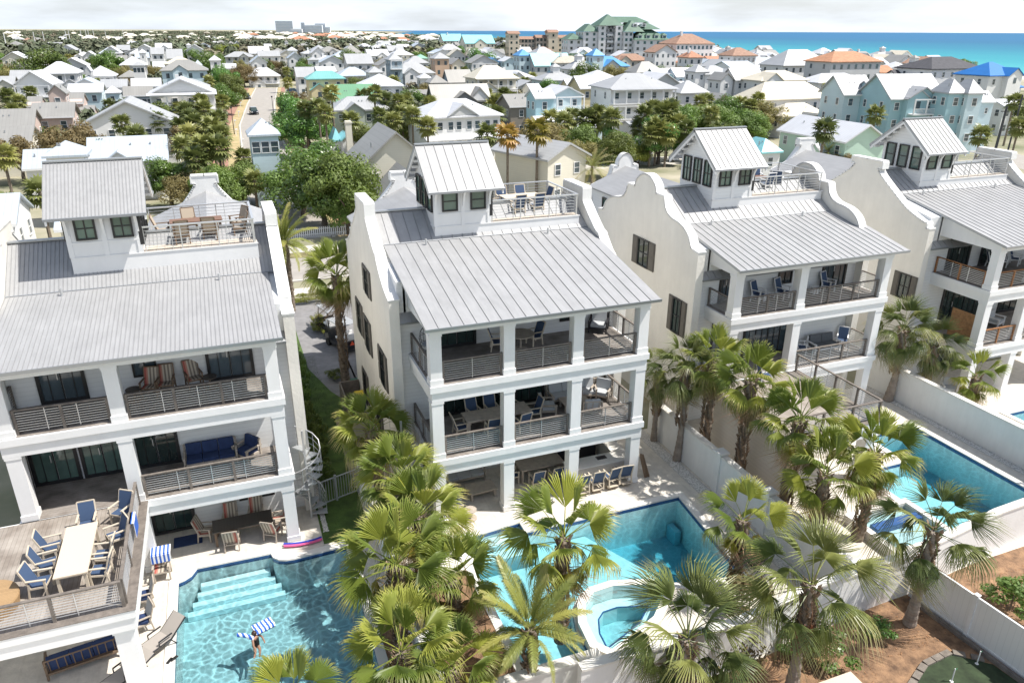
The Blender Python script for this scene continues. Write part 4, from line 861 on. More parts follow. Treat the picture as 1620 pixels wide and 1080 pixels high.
def twig_tree(label, x, y, z, h, sp, seed, leaves=600, ms=None):
    rnd = random.Random(seed); t_ = thing('sparse_tree', label, 'tree', (x, y, z)); mb = MB(); lf = MB()
    for i in range(26):
        a = rnd.uniform(0, 6.28); k = rnd.uniform(.3, 1); p0 = Vector((0, 0, h * k * .5)); p1 = p0 + Vector((math.cos(a), math.sin(a), 1.0)) * sp * rnd.uniform(.4, 1) * .6; p2 = p1 + Vector((rnd.uniform(-1, 1), rnd.uniform(-1, 1), rnd.uniform(0, 1))) * sp * .5
        mb.tube([p0, p1, p2], [.025, .014, .005], 4)
        for j in range(leaves // 26):
            q = p1.lerp(p2, rnd.random()) + Vector((rnd.gauss(0, .12), rnd.gauss(0, .12), rnd.gauss(0, .12))); n_ = Vector((rnd.gauss(0, 1), rnd.gauss(0, 1), rnd.gauss(0, 1))).normalized(); u_ = n_.orthogonal() * .05; v_ = n_.cross(u_) * .6
            lf.add([q - u_, q - v_, q + u_, q + v_], [(0, 1, 2, 3)])
    mb.tube([(0, 0, 0), (.05, 0, h * .6)], [.05, .03], 6); ob('branches', mb.mesh(treebark), t_); ob('foliage', lf.mesh(ms or brnm), t_)
twig_tree('sparse twiggy tree with few leaves reaching over the long white wall at right edge', 34.9, 18.6, 0, 4.5, 2.2, 5, 1100)
twig_tree('thin bare young tree against the white wall at bottom centre', 13.2, 13.9, 0, 3.0, 1.0, 6, 260)

# ---------------------------------------------------------------- furniture
def chair_parts(fm, cm, key, arms=True):
    def f():
        fr = MB()
        for x in (-.27, .27):
            fr.box(x - .025, x + .025, -.28, -.22, 0, .64).beam((x, .27, 0), (x, .2, .5), .05).beam((x, -.25, .38), (x, .24, .33), .04, .06).beam((x, .17, .34), (x, .40, 1.02), .045)
            if arms: fr.beam((x, -.31, .64), (x, .28, .62), .07, .03)
        fr.beam((-.27, -.25, .38), (.27, -.25, .38), .04, .06).beam((-.27, .40, 1.02), (.27, .40, 1.02), .04).beam((-.27, .22, .30), (.27, .22, .30), .04)
        return fr.mesh(fm), MB().beam((0, -.25, .41), (0, .2, .37), .5, .03).mesh(cm), MB().beam((0, .17, .40), (0, .38, 1.0), .5, .03, up=(0, -1, .3)).mesh(cm)
    return cached(('chair', key), f)
def chair(label, x, y, z, rz, key='blue', group=None):
    fm, cm = {'blue': (cwood, sling), 'bluew': (trim, sling), 'stripe': (bwood, stripef), 'stripel': (palewood, stripef), 'tan': (bwood, tanf), 'grey': (palewood, greyc)}[key]
    j_ = math.sin(x * 37 + y * 53); t_ = thing('patio_chair', label, 'chair', (x + .05 * j_, y + .04 * math.sin(x * 91), z), rz + .13 * j_, group); a_, b_, c_ = chair_parts(fm, cm, key)
    ob('frame', a_, t_); ob('seat', b_, t_); ob('backrest', c_, t_); return t_
def table(label, x, y, z, lx, ly, rz, tm, lm, h=.74, round_=False, low=False, cat='table'):
    t_ = thing('dining_table' if h > .6 else 'coffee_table', label, cat, (x, y, z), rz)
    if round_:
        ob('table_top', MB().lathe([(.001, h), (lx, h), (lx, h - .04), (.001, h - .04)], n=24).mesh(tm), t_); ob('pedestal', MB().lathe([(.04, h - .04), (.04, .08), (.3, .03), (.3, 0)], n=10).mesh(lm), t_)
    else:
        ob('table_top', MB().box(-lx / 2, lx / 2, -ly / 2, ly / 2, h - .045, h).mesh(tm), t_)
        ob('apron', MB().box(-lx / 2 + .08, lx / 2 - .08, -ly / 2 + .08, -ly / 2 + .11, h - .13, h - .046).box(-lx / 2 + .08, lx / 2 - .08, ly / 2 - .11, ly / 2 - .08, h - .13, h - .046).mesh(lm), t_)
        for sx in (-1, 1):
            for sy in (-1, 1): ob('leg', cached(('tl', h, lm.name), lambda: MB().box(-.045, .045, -.045, .045, 0, h - .046).mesh(lm)), t_, (sx * (lx / 2 - .1), sy * (ly / 2 - .1), 0))
    return t_
def sofa(label, x, y, z, rz, n=3, w_=1.9, cm=None, fm=None):
    t_ = thing('outdoor_sofa', label, 'sofa', (x, y, z), rz); cm = cm or greyc; fm = fm or palewood; hw = w_ / 2; fr = MB()
    for sx in (-1, 1): fr.box(sx * hw - .04, sx * hw + .04, -.4, .4, .52, .57).box(sx * hw - .035, sx * hw + .035, -.38, -.3, 0, .52).box(sx * hw - .035, sx * hw + .035, .3, .38, 0, .8)
    fr.box(-hw, hw, -.38, .38, .2, .28).beam((-hw, .38, .8), (hw, .38, .8), .05)
    for k in range(n * 3): xx = -hw + (k + .5) * w_ / (n * 3); fr.beam((xx, .3, .28), (xx, .40, .8), .03, .02)
    ob('frame', fr.mesh(fm), t_); cw = (w_ - .12) / n
    sc = cached(('sc', n, w_, cm.name), lambda: MB().box(-cw / 2 + .012, cw / 2 - .012, -.34, .26, .28, .42).mesh(cm)); bc_ = cached(('bc', n, w_, cm.name), lambda: MB().beam((0, .22, .42), (0, .33, .86), cw - .03, .14, up=(0, -1, .2)).mesh(cm))
    for k in range(n): xx = -hw + .06 + cw * (k + .5); ob('seat_cushion', sc, t_, (xx, 0, 0)); ob('back_cushion', bc_, t_, (xx, 0, 0))
    return t_
def lounger(label, x, y, z, rz, back=.5):
    t_ = thing('sun_lounger', label, 'sun lounger', (x, y, z), rz); fr = MB()
    for sx in (-.3, .3): fr.beam((sx, -1, .32), (sx, .35, .32), .04).beam((sx, .35, .32), (sx, .98, .32 + back), .04).beam((sx, -.8, 0), (sx, -.8, .32), .035).beam((sx, .5, 0), (sx, .3, .32), .035).beam((sx, -.1, .52), (sx, .4, .52), .04).beam((sx, -.1, .32), (sx, -.1, .52), .03)
    ob('frame', fr.mesh(ironm), t_); ob('sling', MB().beam((0, -1, .335), (0, .35, .335), .58, .02).beam((0, .35, .335), (0, .98, .335 + back), .58, .02, up=(0, -.5, 1)).mesh(taupe), t_)
Z1, Z2, ZD = 3.255, 6.61, 11.18
LH, MH, RH, EH = 'left villa', 'middle villa', 'third villa', 'right-edge villa'
P3 = lambda u, v, z: at(u, v, z)
table('long beige dining table on the boarded deck of the left villa', -6.02, 23.4, Z1, .95, 2.75, 0, ctop, cwood)
for i, (lab, x, y, rz) in enumerate([('blue sling chair at the far end of the beige deck table', -6.0, 25.35, 0), ('blue sling chair pulled away at the far right of the beige deck table', -5.0, 25.7, -.7), ('blue sling chair at the right side of the beige deck table', -5.05, 24.3, -1.3),
    ('blue sling chair upper left of the deck table', -6.95, 24.3, 1.57), ('blue sling chair middle left of the deck table', -6.95, 23.4, 1.6), ('blue sling chair lower left of the deck table, nearest the railing', -6.95, 22.5, 1.5),
    ('blue sling chair tucked at the right side of the deck table', -5.25, 23.3, -1.57), ('blue sling chair lower right of the deck table', -5.25, 22.5, -1.6)]): chair(lab, x, y, Z1, rz, 'blue', 'blue chairs around the deck table')
tag(ob('wicker_table', MB().lathe([(.001, .42), (.85, .42), (.87, .36), (.8, 0)], n=32).mesh(wicker), None, (-8.35, 22.2, Z1)), 'round brown wicker table at the left edge of the deck', 'table')
towel = tag(ob('beach_towel', MB().beam((-4.42, 24.6, 4.2), (-4.42, 23.9, 4.2), .16, .02).beam((-4.35, 24.6, 3.9), (-4.35, 23.9, 3.9), .02, .55).mesh(bluestripe)), 'pale blue towel hung over the deck railing of the left villa', 'towel')
# left villa upper porch
for i, (lab, u, v) in enumerate([('striped armchair leftmost of the three on the top porch of the left villa', 239, 606), ('striped armchair in the middle of the three on the left villa top porch', 264, 601), ('striped armchair nearest the doors on the left villa top porch', 304, 593)]):
    q = at(u, v, Z2 + .5); chair(lab, q.x, q.y, Z2, .15 * (i - 1), 'stripe', 'striped chairs on the top porch')
q = at(211, 617, Z2 + .4); table('small round dark side table by the porch column', q.x, q.y, Z2, .28, 0, 0, dtop, bwood, .45, True, cat='side table')
q = at(331, 597, Z2 + .4); table('small round dark side table by the right porch doors', q.x, q.y, Z2, .28, 0, 0, dtop, bwood, .45, True, cat='side table')
q = at(333, 716, Z1 + .5); sofa('navy cushioned three-seat sofa on the middle porch of the left villa', q.x, q.y + .1, Z1, 0, 3, 1.95, navy)
q = at(390, 706, Z1 + .5); sofa('navy cushioned armchair beside the navy porch sofa', q.x, q.y, Z1, -.9, 1, .8, navy)
# left villa patio
table('long dark dining table under the left villa', -1.15, 27.9, .02, 2.35, .9, 0, dtop, bwood)
for lab, x, y, rz in [('striped chair at the left end of the dark patio table', -2.6, 28.2, 1.3), ('striped chair at the near side of the dark patio table', -1.6, 27.3, 3.14), ('striped chair at the near right corner of the dark patio table', -.05, 27.3, 2.6),
    ('striped chair at the far side of the dark patio table', -1.6, 28.7, 0), ('striped chair far right behind the dark patio table', -.6, 28.75, -.1), ('striped chair at the right end beside the white column', .35, 27.95, -1.4)]: chair(lab, x, y, .02, rz, 'stripel', 'striped chairs around the dark table')
tag(ob('door_mat', bx(-3.9, -2.8, 28.05, 28.75, .004, .03, navy)), 'dark doormat outside the patio door', 'doormat')
chair('striped chair at the pool corner with a blue and white towel over it', -4.15, 26.35, .02, .1, 'stripel')
tag(ob('beach_towel', MB().box(-4.5, -3.8, 26.35, 26.85, 1.05, 1.09).box(-4.5, -3.8, 26.28, 26.33, .72, 1.07).mesh(bluestripe)), 'blue and white striped towel draped over the patio chair back', 'towel')
chair('wooden chair with navy cushion by the deck column, farther one', -4.75, 24.9, .02, -1.5, 'grey'); chair('wooden chair with navy cushion by the deck column, nearer one', -4.75, 23.6, .02, -1.3, 'grey')
for y in (24.9, 23.6): tag(ob('seat_cushion', MB().box(-5.0, -4.5, y - .24, y + .24, .43, .52).mesh(navy)), 'navy cushion on the %s wooden chair beside the pool' % ('farther' if y > 24 else 'nearer'), 'cushion')
lounger('taupe sling sun lounger with raised back beside the left pool', -4.2, 22.45, .02, -.9, .45)
lounger('taupe sun lounger partly hidden under the deck corner', -5.15, 21.3, .02, -.9, .2)
sofa('long navy sofa in the shade under the wooden deck', -6.45, 22.75, .02, 3.3, 3, 2.1, navy, bwood)
for k in range(2): tag(ob('flip_flop', MB().box(-.05, .05, -.13, .13, 0, .025).beam((-.04, 0, .03), (0, .08, .06), .015).beam((.04, 0, .03), (0, .08, .06), .015).mesh(rubber), None, (-3.82 + k * .14, 21.72 + k * .05, .05), -.6 - k * .3), '%s black flip-flop of the pair by the taupe lounger' % ['left', 'right'][k], 'sandal', 'pair of black flip-flops')
for c_, n_, dz in (((.02, .06, .45), 'blue', .0), ((.75, .12, .30), 'pink', .14)):
    pts = [(.3 + 1.5 * k / 10, 26.55 - dz * .9 + .25 * ((k / 10 - .45) ** 2) * 2 - .14 * k / 10, .1) for k in range(11)]
    tag(ob('pool_noodle', MB().tube(pts, .05, 8).mesh(mat(n_ + '_foam', c_, .7))), n_ + ' foam pool noodle curved on the paving by the left pool', 'pool noodle')
fl = thing('pool_float', 'blue and white striped inflatable float on the left pool', 'pool float', (-.85, 22.3, -.06), .35)
ob('mattress', MB().tube([(-.3, -.16, .06), (.4, -.16, .06)], .09, 8).tube([(-.3, 0, .06), (.4, 0, .06)], .09, 8).tube([(-.3, .16, .06), (.4, .16, .06)], .09, 8).mesh(bluestripe), fl); ob('headrest', MB().tube([(-.45, -.3, .05), (-.62, 0, .05), (-.8, .2, .05)], .07, 8).mesh(bluestripe), fl)
# middle villa
q = at(824, 527, Z2 + .74); table('round weathered table on the top porch of the middle villa', q.x, q.y, Z2, .6, 0, 0, palewood, palewood, .74, True)
for lab, u, v, rz in [('blue sling chair left of the round porch table', 787, 535, 1.4), ('blue sling chair right of the round porch table', 846, 527, -1.3)]: q = at(u, v, Z2 + .5); chair(lab, q.x, q.y, Z2, rz, 'blue', 'blue chairs at the round porch table')
q = at(947, 510, Z2 + .4); t_ = sofa('grey cushioned swivel armchair at the right end of the top porch', q.x, q.y, Z2, -.6, 1, .8, greyc, ironm)
eg = thing('hanging_egg_chair', 'black wire egg chair hanging at the left end of the middle villa top porch', 'hanging chair', (7.15, 28.3, Z2))
mb = MB()
for k in range(8): a = k * math.pi / 8; mb.tube([(.42 * math.sin(b_) * math.cos(a), .42 * math.sin(b_) * math.sin(a), .95 + .6 * math.cos(b_)) for b_ in [i * math.pi / 6 for i in range(7)]] if k < 8 else [], .012, 4, cap=False)
for k in range(5): b_ = .5 + k * .5; mb.tube([(.42 * math.sin(b_) * math.cos(a), .42 * math.sin(b_) * math.sin(a), .95 + .6 * math.cos(b_)) for a in [i * math.pi / 8 for i in range(11)]], .01, 4, cap=False)
ob('wire_shell', mb.mesh(ironm), eg); ob('stand', MB().tube([(.3, .3, 0), (.5, .5, 1), (.35, .35, 1.9), (0, 0, 1.95), (0, 0, 1.6)], .025, 6).mesh(ironm), eg); ob('seat_cushion', MB().lathe([(.001, .72), (.33, .7), (.3, .55), (.001, .52)], n=12).mesh(greyc), eg)
A_ = at(782, 655, Z1 + .74); table('long weathered dining table on the middle porch of the middle villa', 9.85, 27.5, Z1, 3.0, .95, .02, palewood, palewood)
for lab, x, y, rz in [('blue chair at the left end of the long porch table', 8.1, 27.35, 1.5), ('blue chair at the near side of the long porch table, left one', 9.4, 26.75, 3.1), ('blue chair at the near side of the long porch table, right one', 10.75, 26.8, 3.2),
    ('blue chair first from left at the far side of the long porch table', 9.0, 28.25, 0), ('blue chair second from left at the far side of the long porch table', 9.9, 28.3, 0), ('blue chair third from left at the far side of the long porch table', 10.8, 28.3, .1), ('blue chair at the right end of the long porch table', 11.7, 27.6, -1.4)]: chair(lab, x, y, Z1, rz, 'blue', 'blue chairs around the long porch table')
for lab, u, v, rz, n, w_ in [('grey cushioned wooden armchair left of the low porch table', 866, 638, 1.3, 1, .85), ('grey cushioned sofa against the wall of the middle porch', 888, 616, 0, 2, 1.5), ('grey cushioned armchair behind the right porch column', 926, 612, -.3, 1, .85), ('grey high-backed armchair by the porch side railing', 952, 615, -.8, 1, .85), ('grey cushioned armchair with its back to the front railing', 935, 640, 2.9, 1, .85)]:
    q = at(u, v, Z1 + .45); sofa(lab, q.x, min(q.y, 28.75), Z1, rz, n, w_)
q = at(908, 632, Z1 + .4); table('low weathered table between the grey armchairs', q.x, q.y, Z1, 1.3, .8, 0, palewood, palewood, .42)
sofa('grey three-seat sofa against the wall under the middle villa', 8.6, 28.7, .02, 0, 3, 2.0); sofa('grey two-seat sofa facing right under the middle villa', 7.6, 26.9, .02, 1.35, 2, 1.7)
table('low weathered coffee table under the middle villa', 9.0, 27.3, .02, 1.3, .85, .05, palewood, palewood, .4); table('small round side table at the pool end of the grey sofa', 8.0, 25.75, .02, .28, 0, 0, palewood, palewood, .45, True, cat='side table')
table('square weathered side table beside the three-seat sofa', 7.3, 28.7, .02, .5, .5, 0, palewood, palewood, .45, cat='side table')
table('large weathered dining table under the middle villa', 12.1, 27.9, .02, 2.2, 1.1, 0, palewood, palewood)
for lab, x, y, rz in [('blue chair left of the table under the middle villa', 10.7, 27.8, 1.5), ('blue chair near side of the table under the middle villa, left', 11.6, 27.0, 3.1), ('blue chair near side of the table under the middle villa, right', 12.6, 27.0, 3.2), ('blue chair far left behind the table under the middle villa', 11.5, 28.8, 0)]: chair(lab, x, y, .02, rz, 'blue', 'blue chairs around the ground floor table')
bar = thing('outdoor_bar', 'L-shaped pale stone bar counter under the right end of the middle villa', 'bar', (14.6, 26.6, 0))
ob('bar_base', MB().box(-1.5, 1.3, -.2, .25, 0, 1.0).box(.95, 1.3, .26, 2.3, 0, 1.0).mesh(cream), bar); ob('counter_top', MB().box(-1.7, 1.5, -.45, .4, 1.0, 1.06).box(.85, 1.5, .41, 2.4, 1.0, 1.055).mesh(coping), bar)
ob('sink', bx(-.1, .4, -.05, .25, 1.062, 1.07, ironm), bar)
gr = thing('grill', 'steel grill and dark back counter behind the bar', 'grill', (14.2, 28.6, 0)); ob('cabinet', bx(-1.1, 1.1, -.3, .2, 0, .92, ironm), gr); ob('hood', MB().prism_x([(-.28, .93), (.18, .93), (.18, 1.25), (-.05, 1.3), (-.28, 1.1)], -.4, .4).mesh(alum), gr); ob('counter', bx(-1.15, 1.15, -.34, .22, .922, .96, dtop), gr)
for k, (u, v) in enumerate([(955, 755), (985, 750), (1010, 747), (925, 763)]):
    x = 13.3 + .75 * k; chair('blue bar chair %s along the pool side of the stone bar' % ['leftmost', 'second from left', 'third from left', 'rightmost'][k], x, 25.75, .2, 3.14, 'blue', 'blue bar chairs along the stone bar')
    tag(ob('stool_base', MB().lathe([(.04, .2), (.04, .03), (.24, .0)], n=8).box(-.27, .27, -.27, .27, .17, .2).mesh(cwood), None, (x, 25.75, .0)), 'pale swivel base under the %s bar chair' % ['leftmost', 'second', 'third', 'rightmost'][k], 'stool base')
tag(ob('outdoor_rug', bx(6.95, 8.0, 28.3, 29.1, .004, .02, navy)), 'navy mat in the corner under the middle villa', 'rug')
tag(ob('folded_umbrella', MB().beam((16.75, 25.9, .03), (16.5, 26.1, 1.2), .12).beam((16.9, 25.9, .03), (16.6, 26.1, 1.15), .1).mesh(bwood)), 'brown boards leaning on the right column of the middle villa', 'boards')
# roof terraces
def rt(hx, yr): return lambda lx, ly: (hx + lx, yr + ly)
f = rt(-8.7, 34.1); x, y = f(7.35, .35); table('brown topped dining table on the left villa roof terrace', x, y, ZD, 2.1, .8, .05, btop, bwood)
for lab, lx, ly, rz in [('tan chair at left end of the roof terrace table', 5.95, .35, 1.5), ('tan chair near left side of the brown roof table', 6.75, -.55, 3.3), ('tan chair near right side of the brown roof table', 7.9, -.35, 3.0), ('tan chair behind the brown roof table', 7.0, 1.15, 0), ('tan chair in the far right corner of the left roof terrace', 9.1, .9, -1.0), ('tan chair by the side rail of the left roof terrace', 9.05, -.2, -1.5)]: x, y = f(lx, ly); chair(lab, x, y, ZD, rz, 'tan', 'tan chairs on the left villa roof terrace')
f = rt(6.07, 34.1); x, y = f(7.6, .35); table('pale dining table on the middle villa roof terrace', x, y, ZD, 2.0, .95, .02, ctop, cwood)
for lab, lx, ly, rz in [('blue chair near left of the pale roof table', 7.1, -.45, 3.14), ('blue chair near right of the pale roof table', 8.1, -.45, 3.1), ('blue chair far left behind the pale roof table', 7.0, 1.2, 0), ('blue chair far right behind the pale roof table', 8.0, 1.25, 0), ('blue chair at the right end of the pale roof table', 9.0, .5, -1.4), ('blue chair at the left end of the pale roof table', 6.2, .3, 1.5)]: x, y = f(lx, ly); chair(lab, x, y, ZD, rz, 'blue', 'blue chairs on the middle villa roof terrace')
f = rt(21.43, 34.85); x, y = f(7.4, .5); table('small round dark table between blue chairs on the third villa roof', x, y, ZD, .45, 0, 0, btop, bwood, .6, True)
for lab, lx, ly, rz in [('blue chair far left on the third villa roof terrace', 6.7, 1.1, .3), ('blue chair far right on the third villa roof terrace', 7.8, 1.25, -.3), ('blue chair near left on the third villa roof terrace', 7.2, -.35, 3.3), ('blue chair near right on the third villa roof terrace', 8.2, -.1, 2.4)]: x, y = f(lx, ly); chair(lab, x, y, ZD, rz, 'bluew', 'blue chairs on the third villa roof terrace')
# third villa porches
for lab, u, v in [('blue chair left of the small window on the third villa top porch', 1189, 457), ('blue chair right of centre on the third villa top porch', 1221, 450), ('blue chair beside the doors on the third villa top porch', 1293, 440)]:
    q = at(u, v, Z2 + .5); chair(lab, q.x, min(q.y, 29.5), Z2, .3, 'bluew', 'blue chairs on the third villa top porch')
for lab, u, v in [('small white side table between the top porch chairs of the third villa', 1207, 462), ('small white side table near the middle column of the third villa', 1283, 450)]: q = at(u, v, Z2 + .4); table(lab, q.x, min(q.y, 29.5), Z2, .4, .4, 0, trim, trim, .4, cat='side table')
q = at(1297, 540, Z1 + .4); sofa('dark grey sofa on the middle porch of the third villa', q.x, min(q.y, 29.3), Z1, 0, 2, 1.7, dgrey, trim)
for lab, u, v, rz in [('blue chair right of the dark grey sofa', 1324, 530, -.8), ('blue chair left of the dark grey sofa by the column', 1268, 545, 1.2), ('blue chair in the sun on the side deck of the third villa', 1210, 588, 1.5)]: q = at(u, v, Z1 + .5); chair(lab, q.x, min(q.y, 29.4), Z1, rz, 'bluew')
# right villa
for lab, u, v, z, rz in [('blue chair by the side door on the right-edge villa top porch', 1553, 405, Z2, 1.0), ('blue chair behind the corner column of the right-edge villa', 1572, 405, Z2, -.5), ('blue chair second on the right-edge villa top porch', 1596, 403, Z2, .4)]: q = at(u, v, z + .5); chair(lab, q.x, min(q.y, 29.6), z, rz, 'bluew')
q = at(1575, 503, Z1 + .45); sofa('pale armchair on the middle porch of the right-edge villa', q.x, min(q.y, 29.4), Z1, .3, 1, .85, greyc, trim)
q = at(1480, 585, .5); sofa('white framed bench sofa on the patio behind the long wall', 38.3, 27.2, .02, -.6, 2, 1.8, greyc, trim)
tag(ob('patio_umbrella_pole', MB().tube([(37.2, 25.6, 0), (37.2, 25.6, 2.3)], .035, 8).mesh(trim)), 'white pole standing on the patio behind the long wall', 'pole')
# planter bowl, bins, flags
pb = thing('planter_bowl', 'large black planter bowl with dark soil by the bright small palm', 'planter', (*at(1192, 890, .0).xy, 0)); ob('bowl', MB().lathe([(.25, 0), (.48, .25), (.52, .45), (.46, .45), (.4, .38), (.001, .38)], n=24).mesh(ironm), pb); ob('soil', MB().lathe([(.44, .395), (.001, .41)], n=16).mesh(mulch), pb)
def bin_(label, x, y, c_, lid):
    t_ = thing('wheelie_bin', label, 'bin', (x, y, 0), .1); ob('bin_body', MB().prism_x([(-.3, 0), (.3, 0), (.36, .95), (-.34, .95)], -.3, .3).mesh(mat(c_, {'green': (.01, .09, .045)}[c_], .5)), t_); ob('lid', MB().prism_x([(-.38, .96), (.38, .96), (.36, 1.03), (-.3, 1.08)], -.33, .33).mesh(mat(lid + '_lid', {'dark_green': (.01, .10, .05), 'yellow': (.75, .55, .02)}[lid], .5)), t_)
    for s_ in (-1, 1): ob('wheel', MB().tube([(s_ * .31, .3, .1), (s_ * .36, .3, .1)], .1, 10).mesh(rubber), t_)
q = at(565, 602, 1); bin_('green wheelie bin with green lid beside the middle villa wall', q.x, q.y, 'green', 'dark_green'); q = at(572, 622, 1); bin_('green wheelie bin with a yellow lid beside the middle villa wall', q.x, q.y, 'green', 'yellow')
tag(ob('bin_screen', MB().box(4.5, 4.58, 36.6, 38.6, 0, 1.3).box(4.5, 5.6, 38.6, 38.68, 0, 1.3).mesh(greywood)), 'weathered wooden screen around the two bins', 'screen')
for lab, u, v in [('white golf flag pin near the fence on the dark putting green', 1545, 1050), ('white golf flag pin at the bottom edge of the putting green', 1505, 1078)]:
    q = at(u, v, 0); t_ = thing('golf_flag', lab, 'flag', (q.x, q.y, .02)); ob('pin', MB().tube([(0, 0, 0), (0, 0, .55)], .018, 6).mesh(trim), t_); ob('flag', MB().add([(0, 0, .55), (.16, .02, .5), (0, 0, .43)], [(0, 1, 2)]).mesh(mat('green_flag', (.05, .3, .15), .7)), t_); ob('cup', MB().lathe([(.001, .01), (.06, .01)], n=10).mesh(trim), t_)
q = at(1335, 1085, 1.2); sh_ = thing('storage_box', 'top of a beige storage box at the bottom edge', 'box', (q.x, q.y, 0)); ob('box_body', bx(-.6, .6, -.4, .4, 0, 1.1, ctop), sh_); ob('box_lid', MB().prism_x([(-.45, 1.1), (.45, 1.1), (.4, 1.17), (-.4, 1.17)], -.65, .65).mesh(ctop), sh_)
# swimmer
sw = tag(bpy.data.objects.new('person', bpy.data.meshes.new('body')), 'swimmer in a black swimsuit floating upright in the large left pool', 'person'); COL.objects.link(sw)
V = [(0, 0, 0), (0, .02, .22), (0, .03, .42), (0, .03, .50), (0, .02, .60), (-.17, .02, .42), (-.3, -.12, .28), (-.42, -.3, .27), (.17, .02, .42), (.26, -.12, .26), (.1, -.34, .25), (-.1, 0, -.05), (-.35, -.22, .06), (-.62, -.38, .12), (.1, 0, -.05), (-.15, -.3, .02), (-.45, -.5, .08), (-.5, -.38, .27), (.02, -.42, .25), (-.72, -.42, .16), (-.55, -.56, .12)]
E_ = [(0, 1), (1, 2), (2, 3), (3, 4), (2, 5), (5, 6), (6, 7), (7, 17), (2, 8), (8, 9), (9, 10), (10, 18), (0, 11), (11, 12), (12, 13), (13, 19), (0, 14), (14, 15), (15, 16), (16, 20)]
rad = [.13, .12, .11, .05, .095, .06, .042, .03, .06, .042, .03, .085, .06, .04, .085, .06, .04, .028, .028, .035, .035]
sw.data.from_pydata(V, E_, []); sk = sw.modifiers.new('skin', 'SKIN'); sw.modifiers.new('sub', 'SUBSURF').render_levels = 2
sw.data.skin_vertices[0].data[0].use_root = True
for i_, r_ in enumerate(rad): sw.data.skin_vertices[0].data[i_].radius = (r_, r_)
skin = mat('skin', (.50, .27, .18), .5); sw.data.materials.append(skin); q = at(402, 1003, 0); sw.location = (q.x, q.y, -.47); sw.rotation_euler = (.1, 0, .9); sw.scale = (.86, .86, .86)
ob('swimsuit', MB().lathe([(.142, -.03), (.146, .1), (.138, .22), (.13, .36), (.06, .385)], n=14).mesh(rubber), sw)
ob('hair', MB().lathe([(.001, .72), (.07, .70), (.108, .64), (.105, .55), (.07, .46), (.03, .44)], cy=.055, n=12).mesh(mat('dark_brown_hair', (.04, .02, .012), .5), smooth=True), sw)

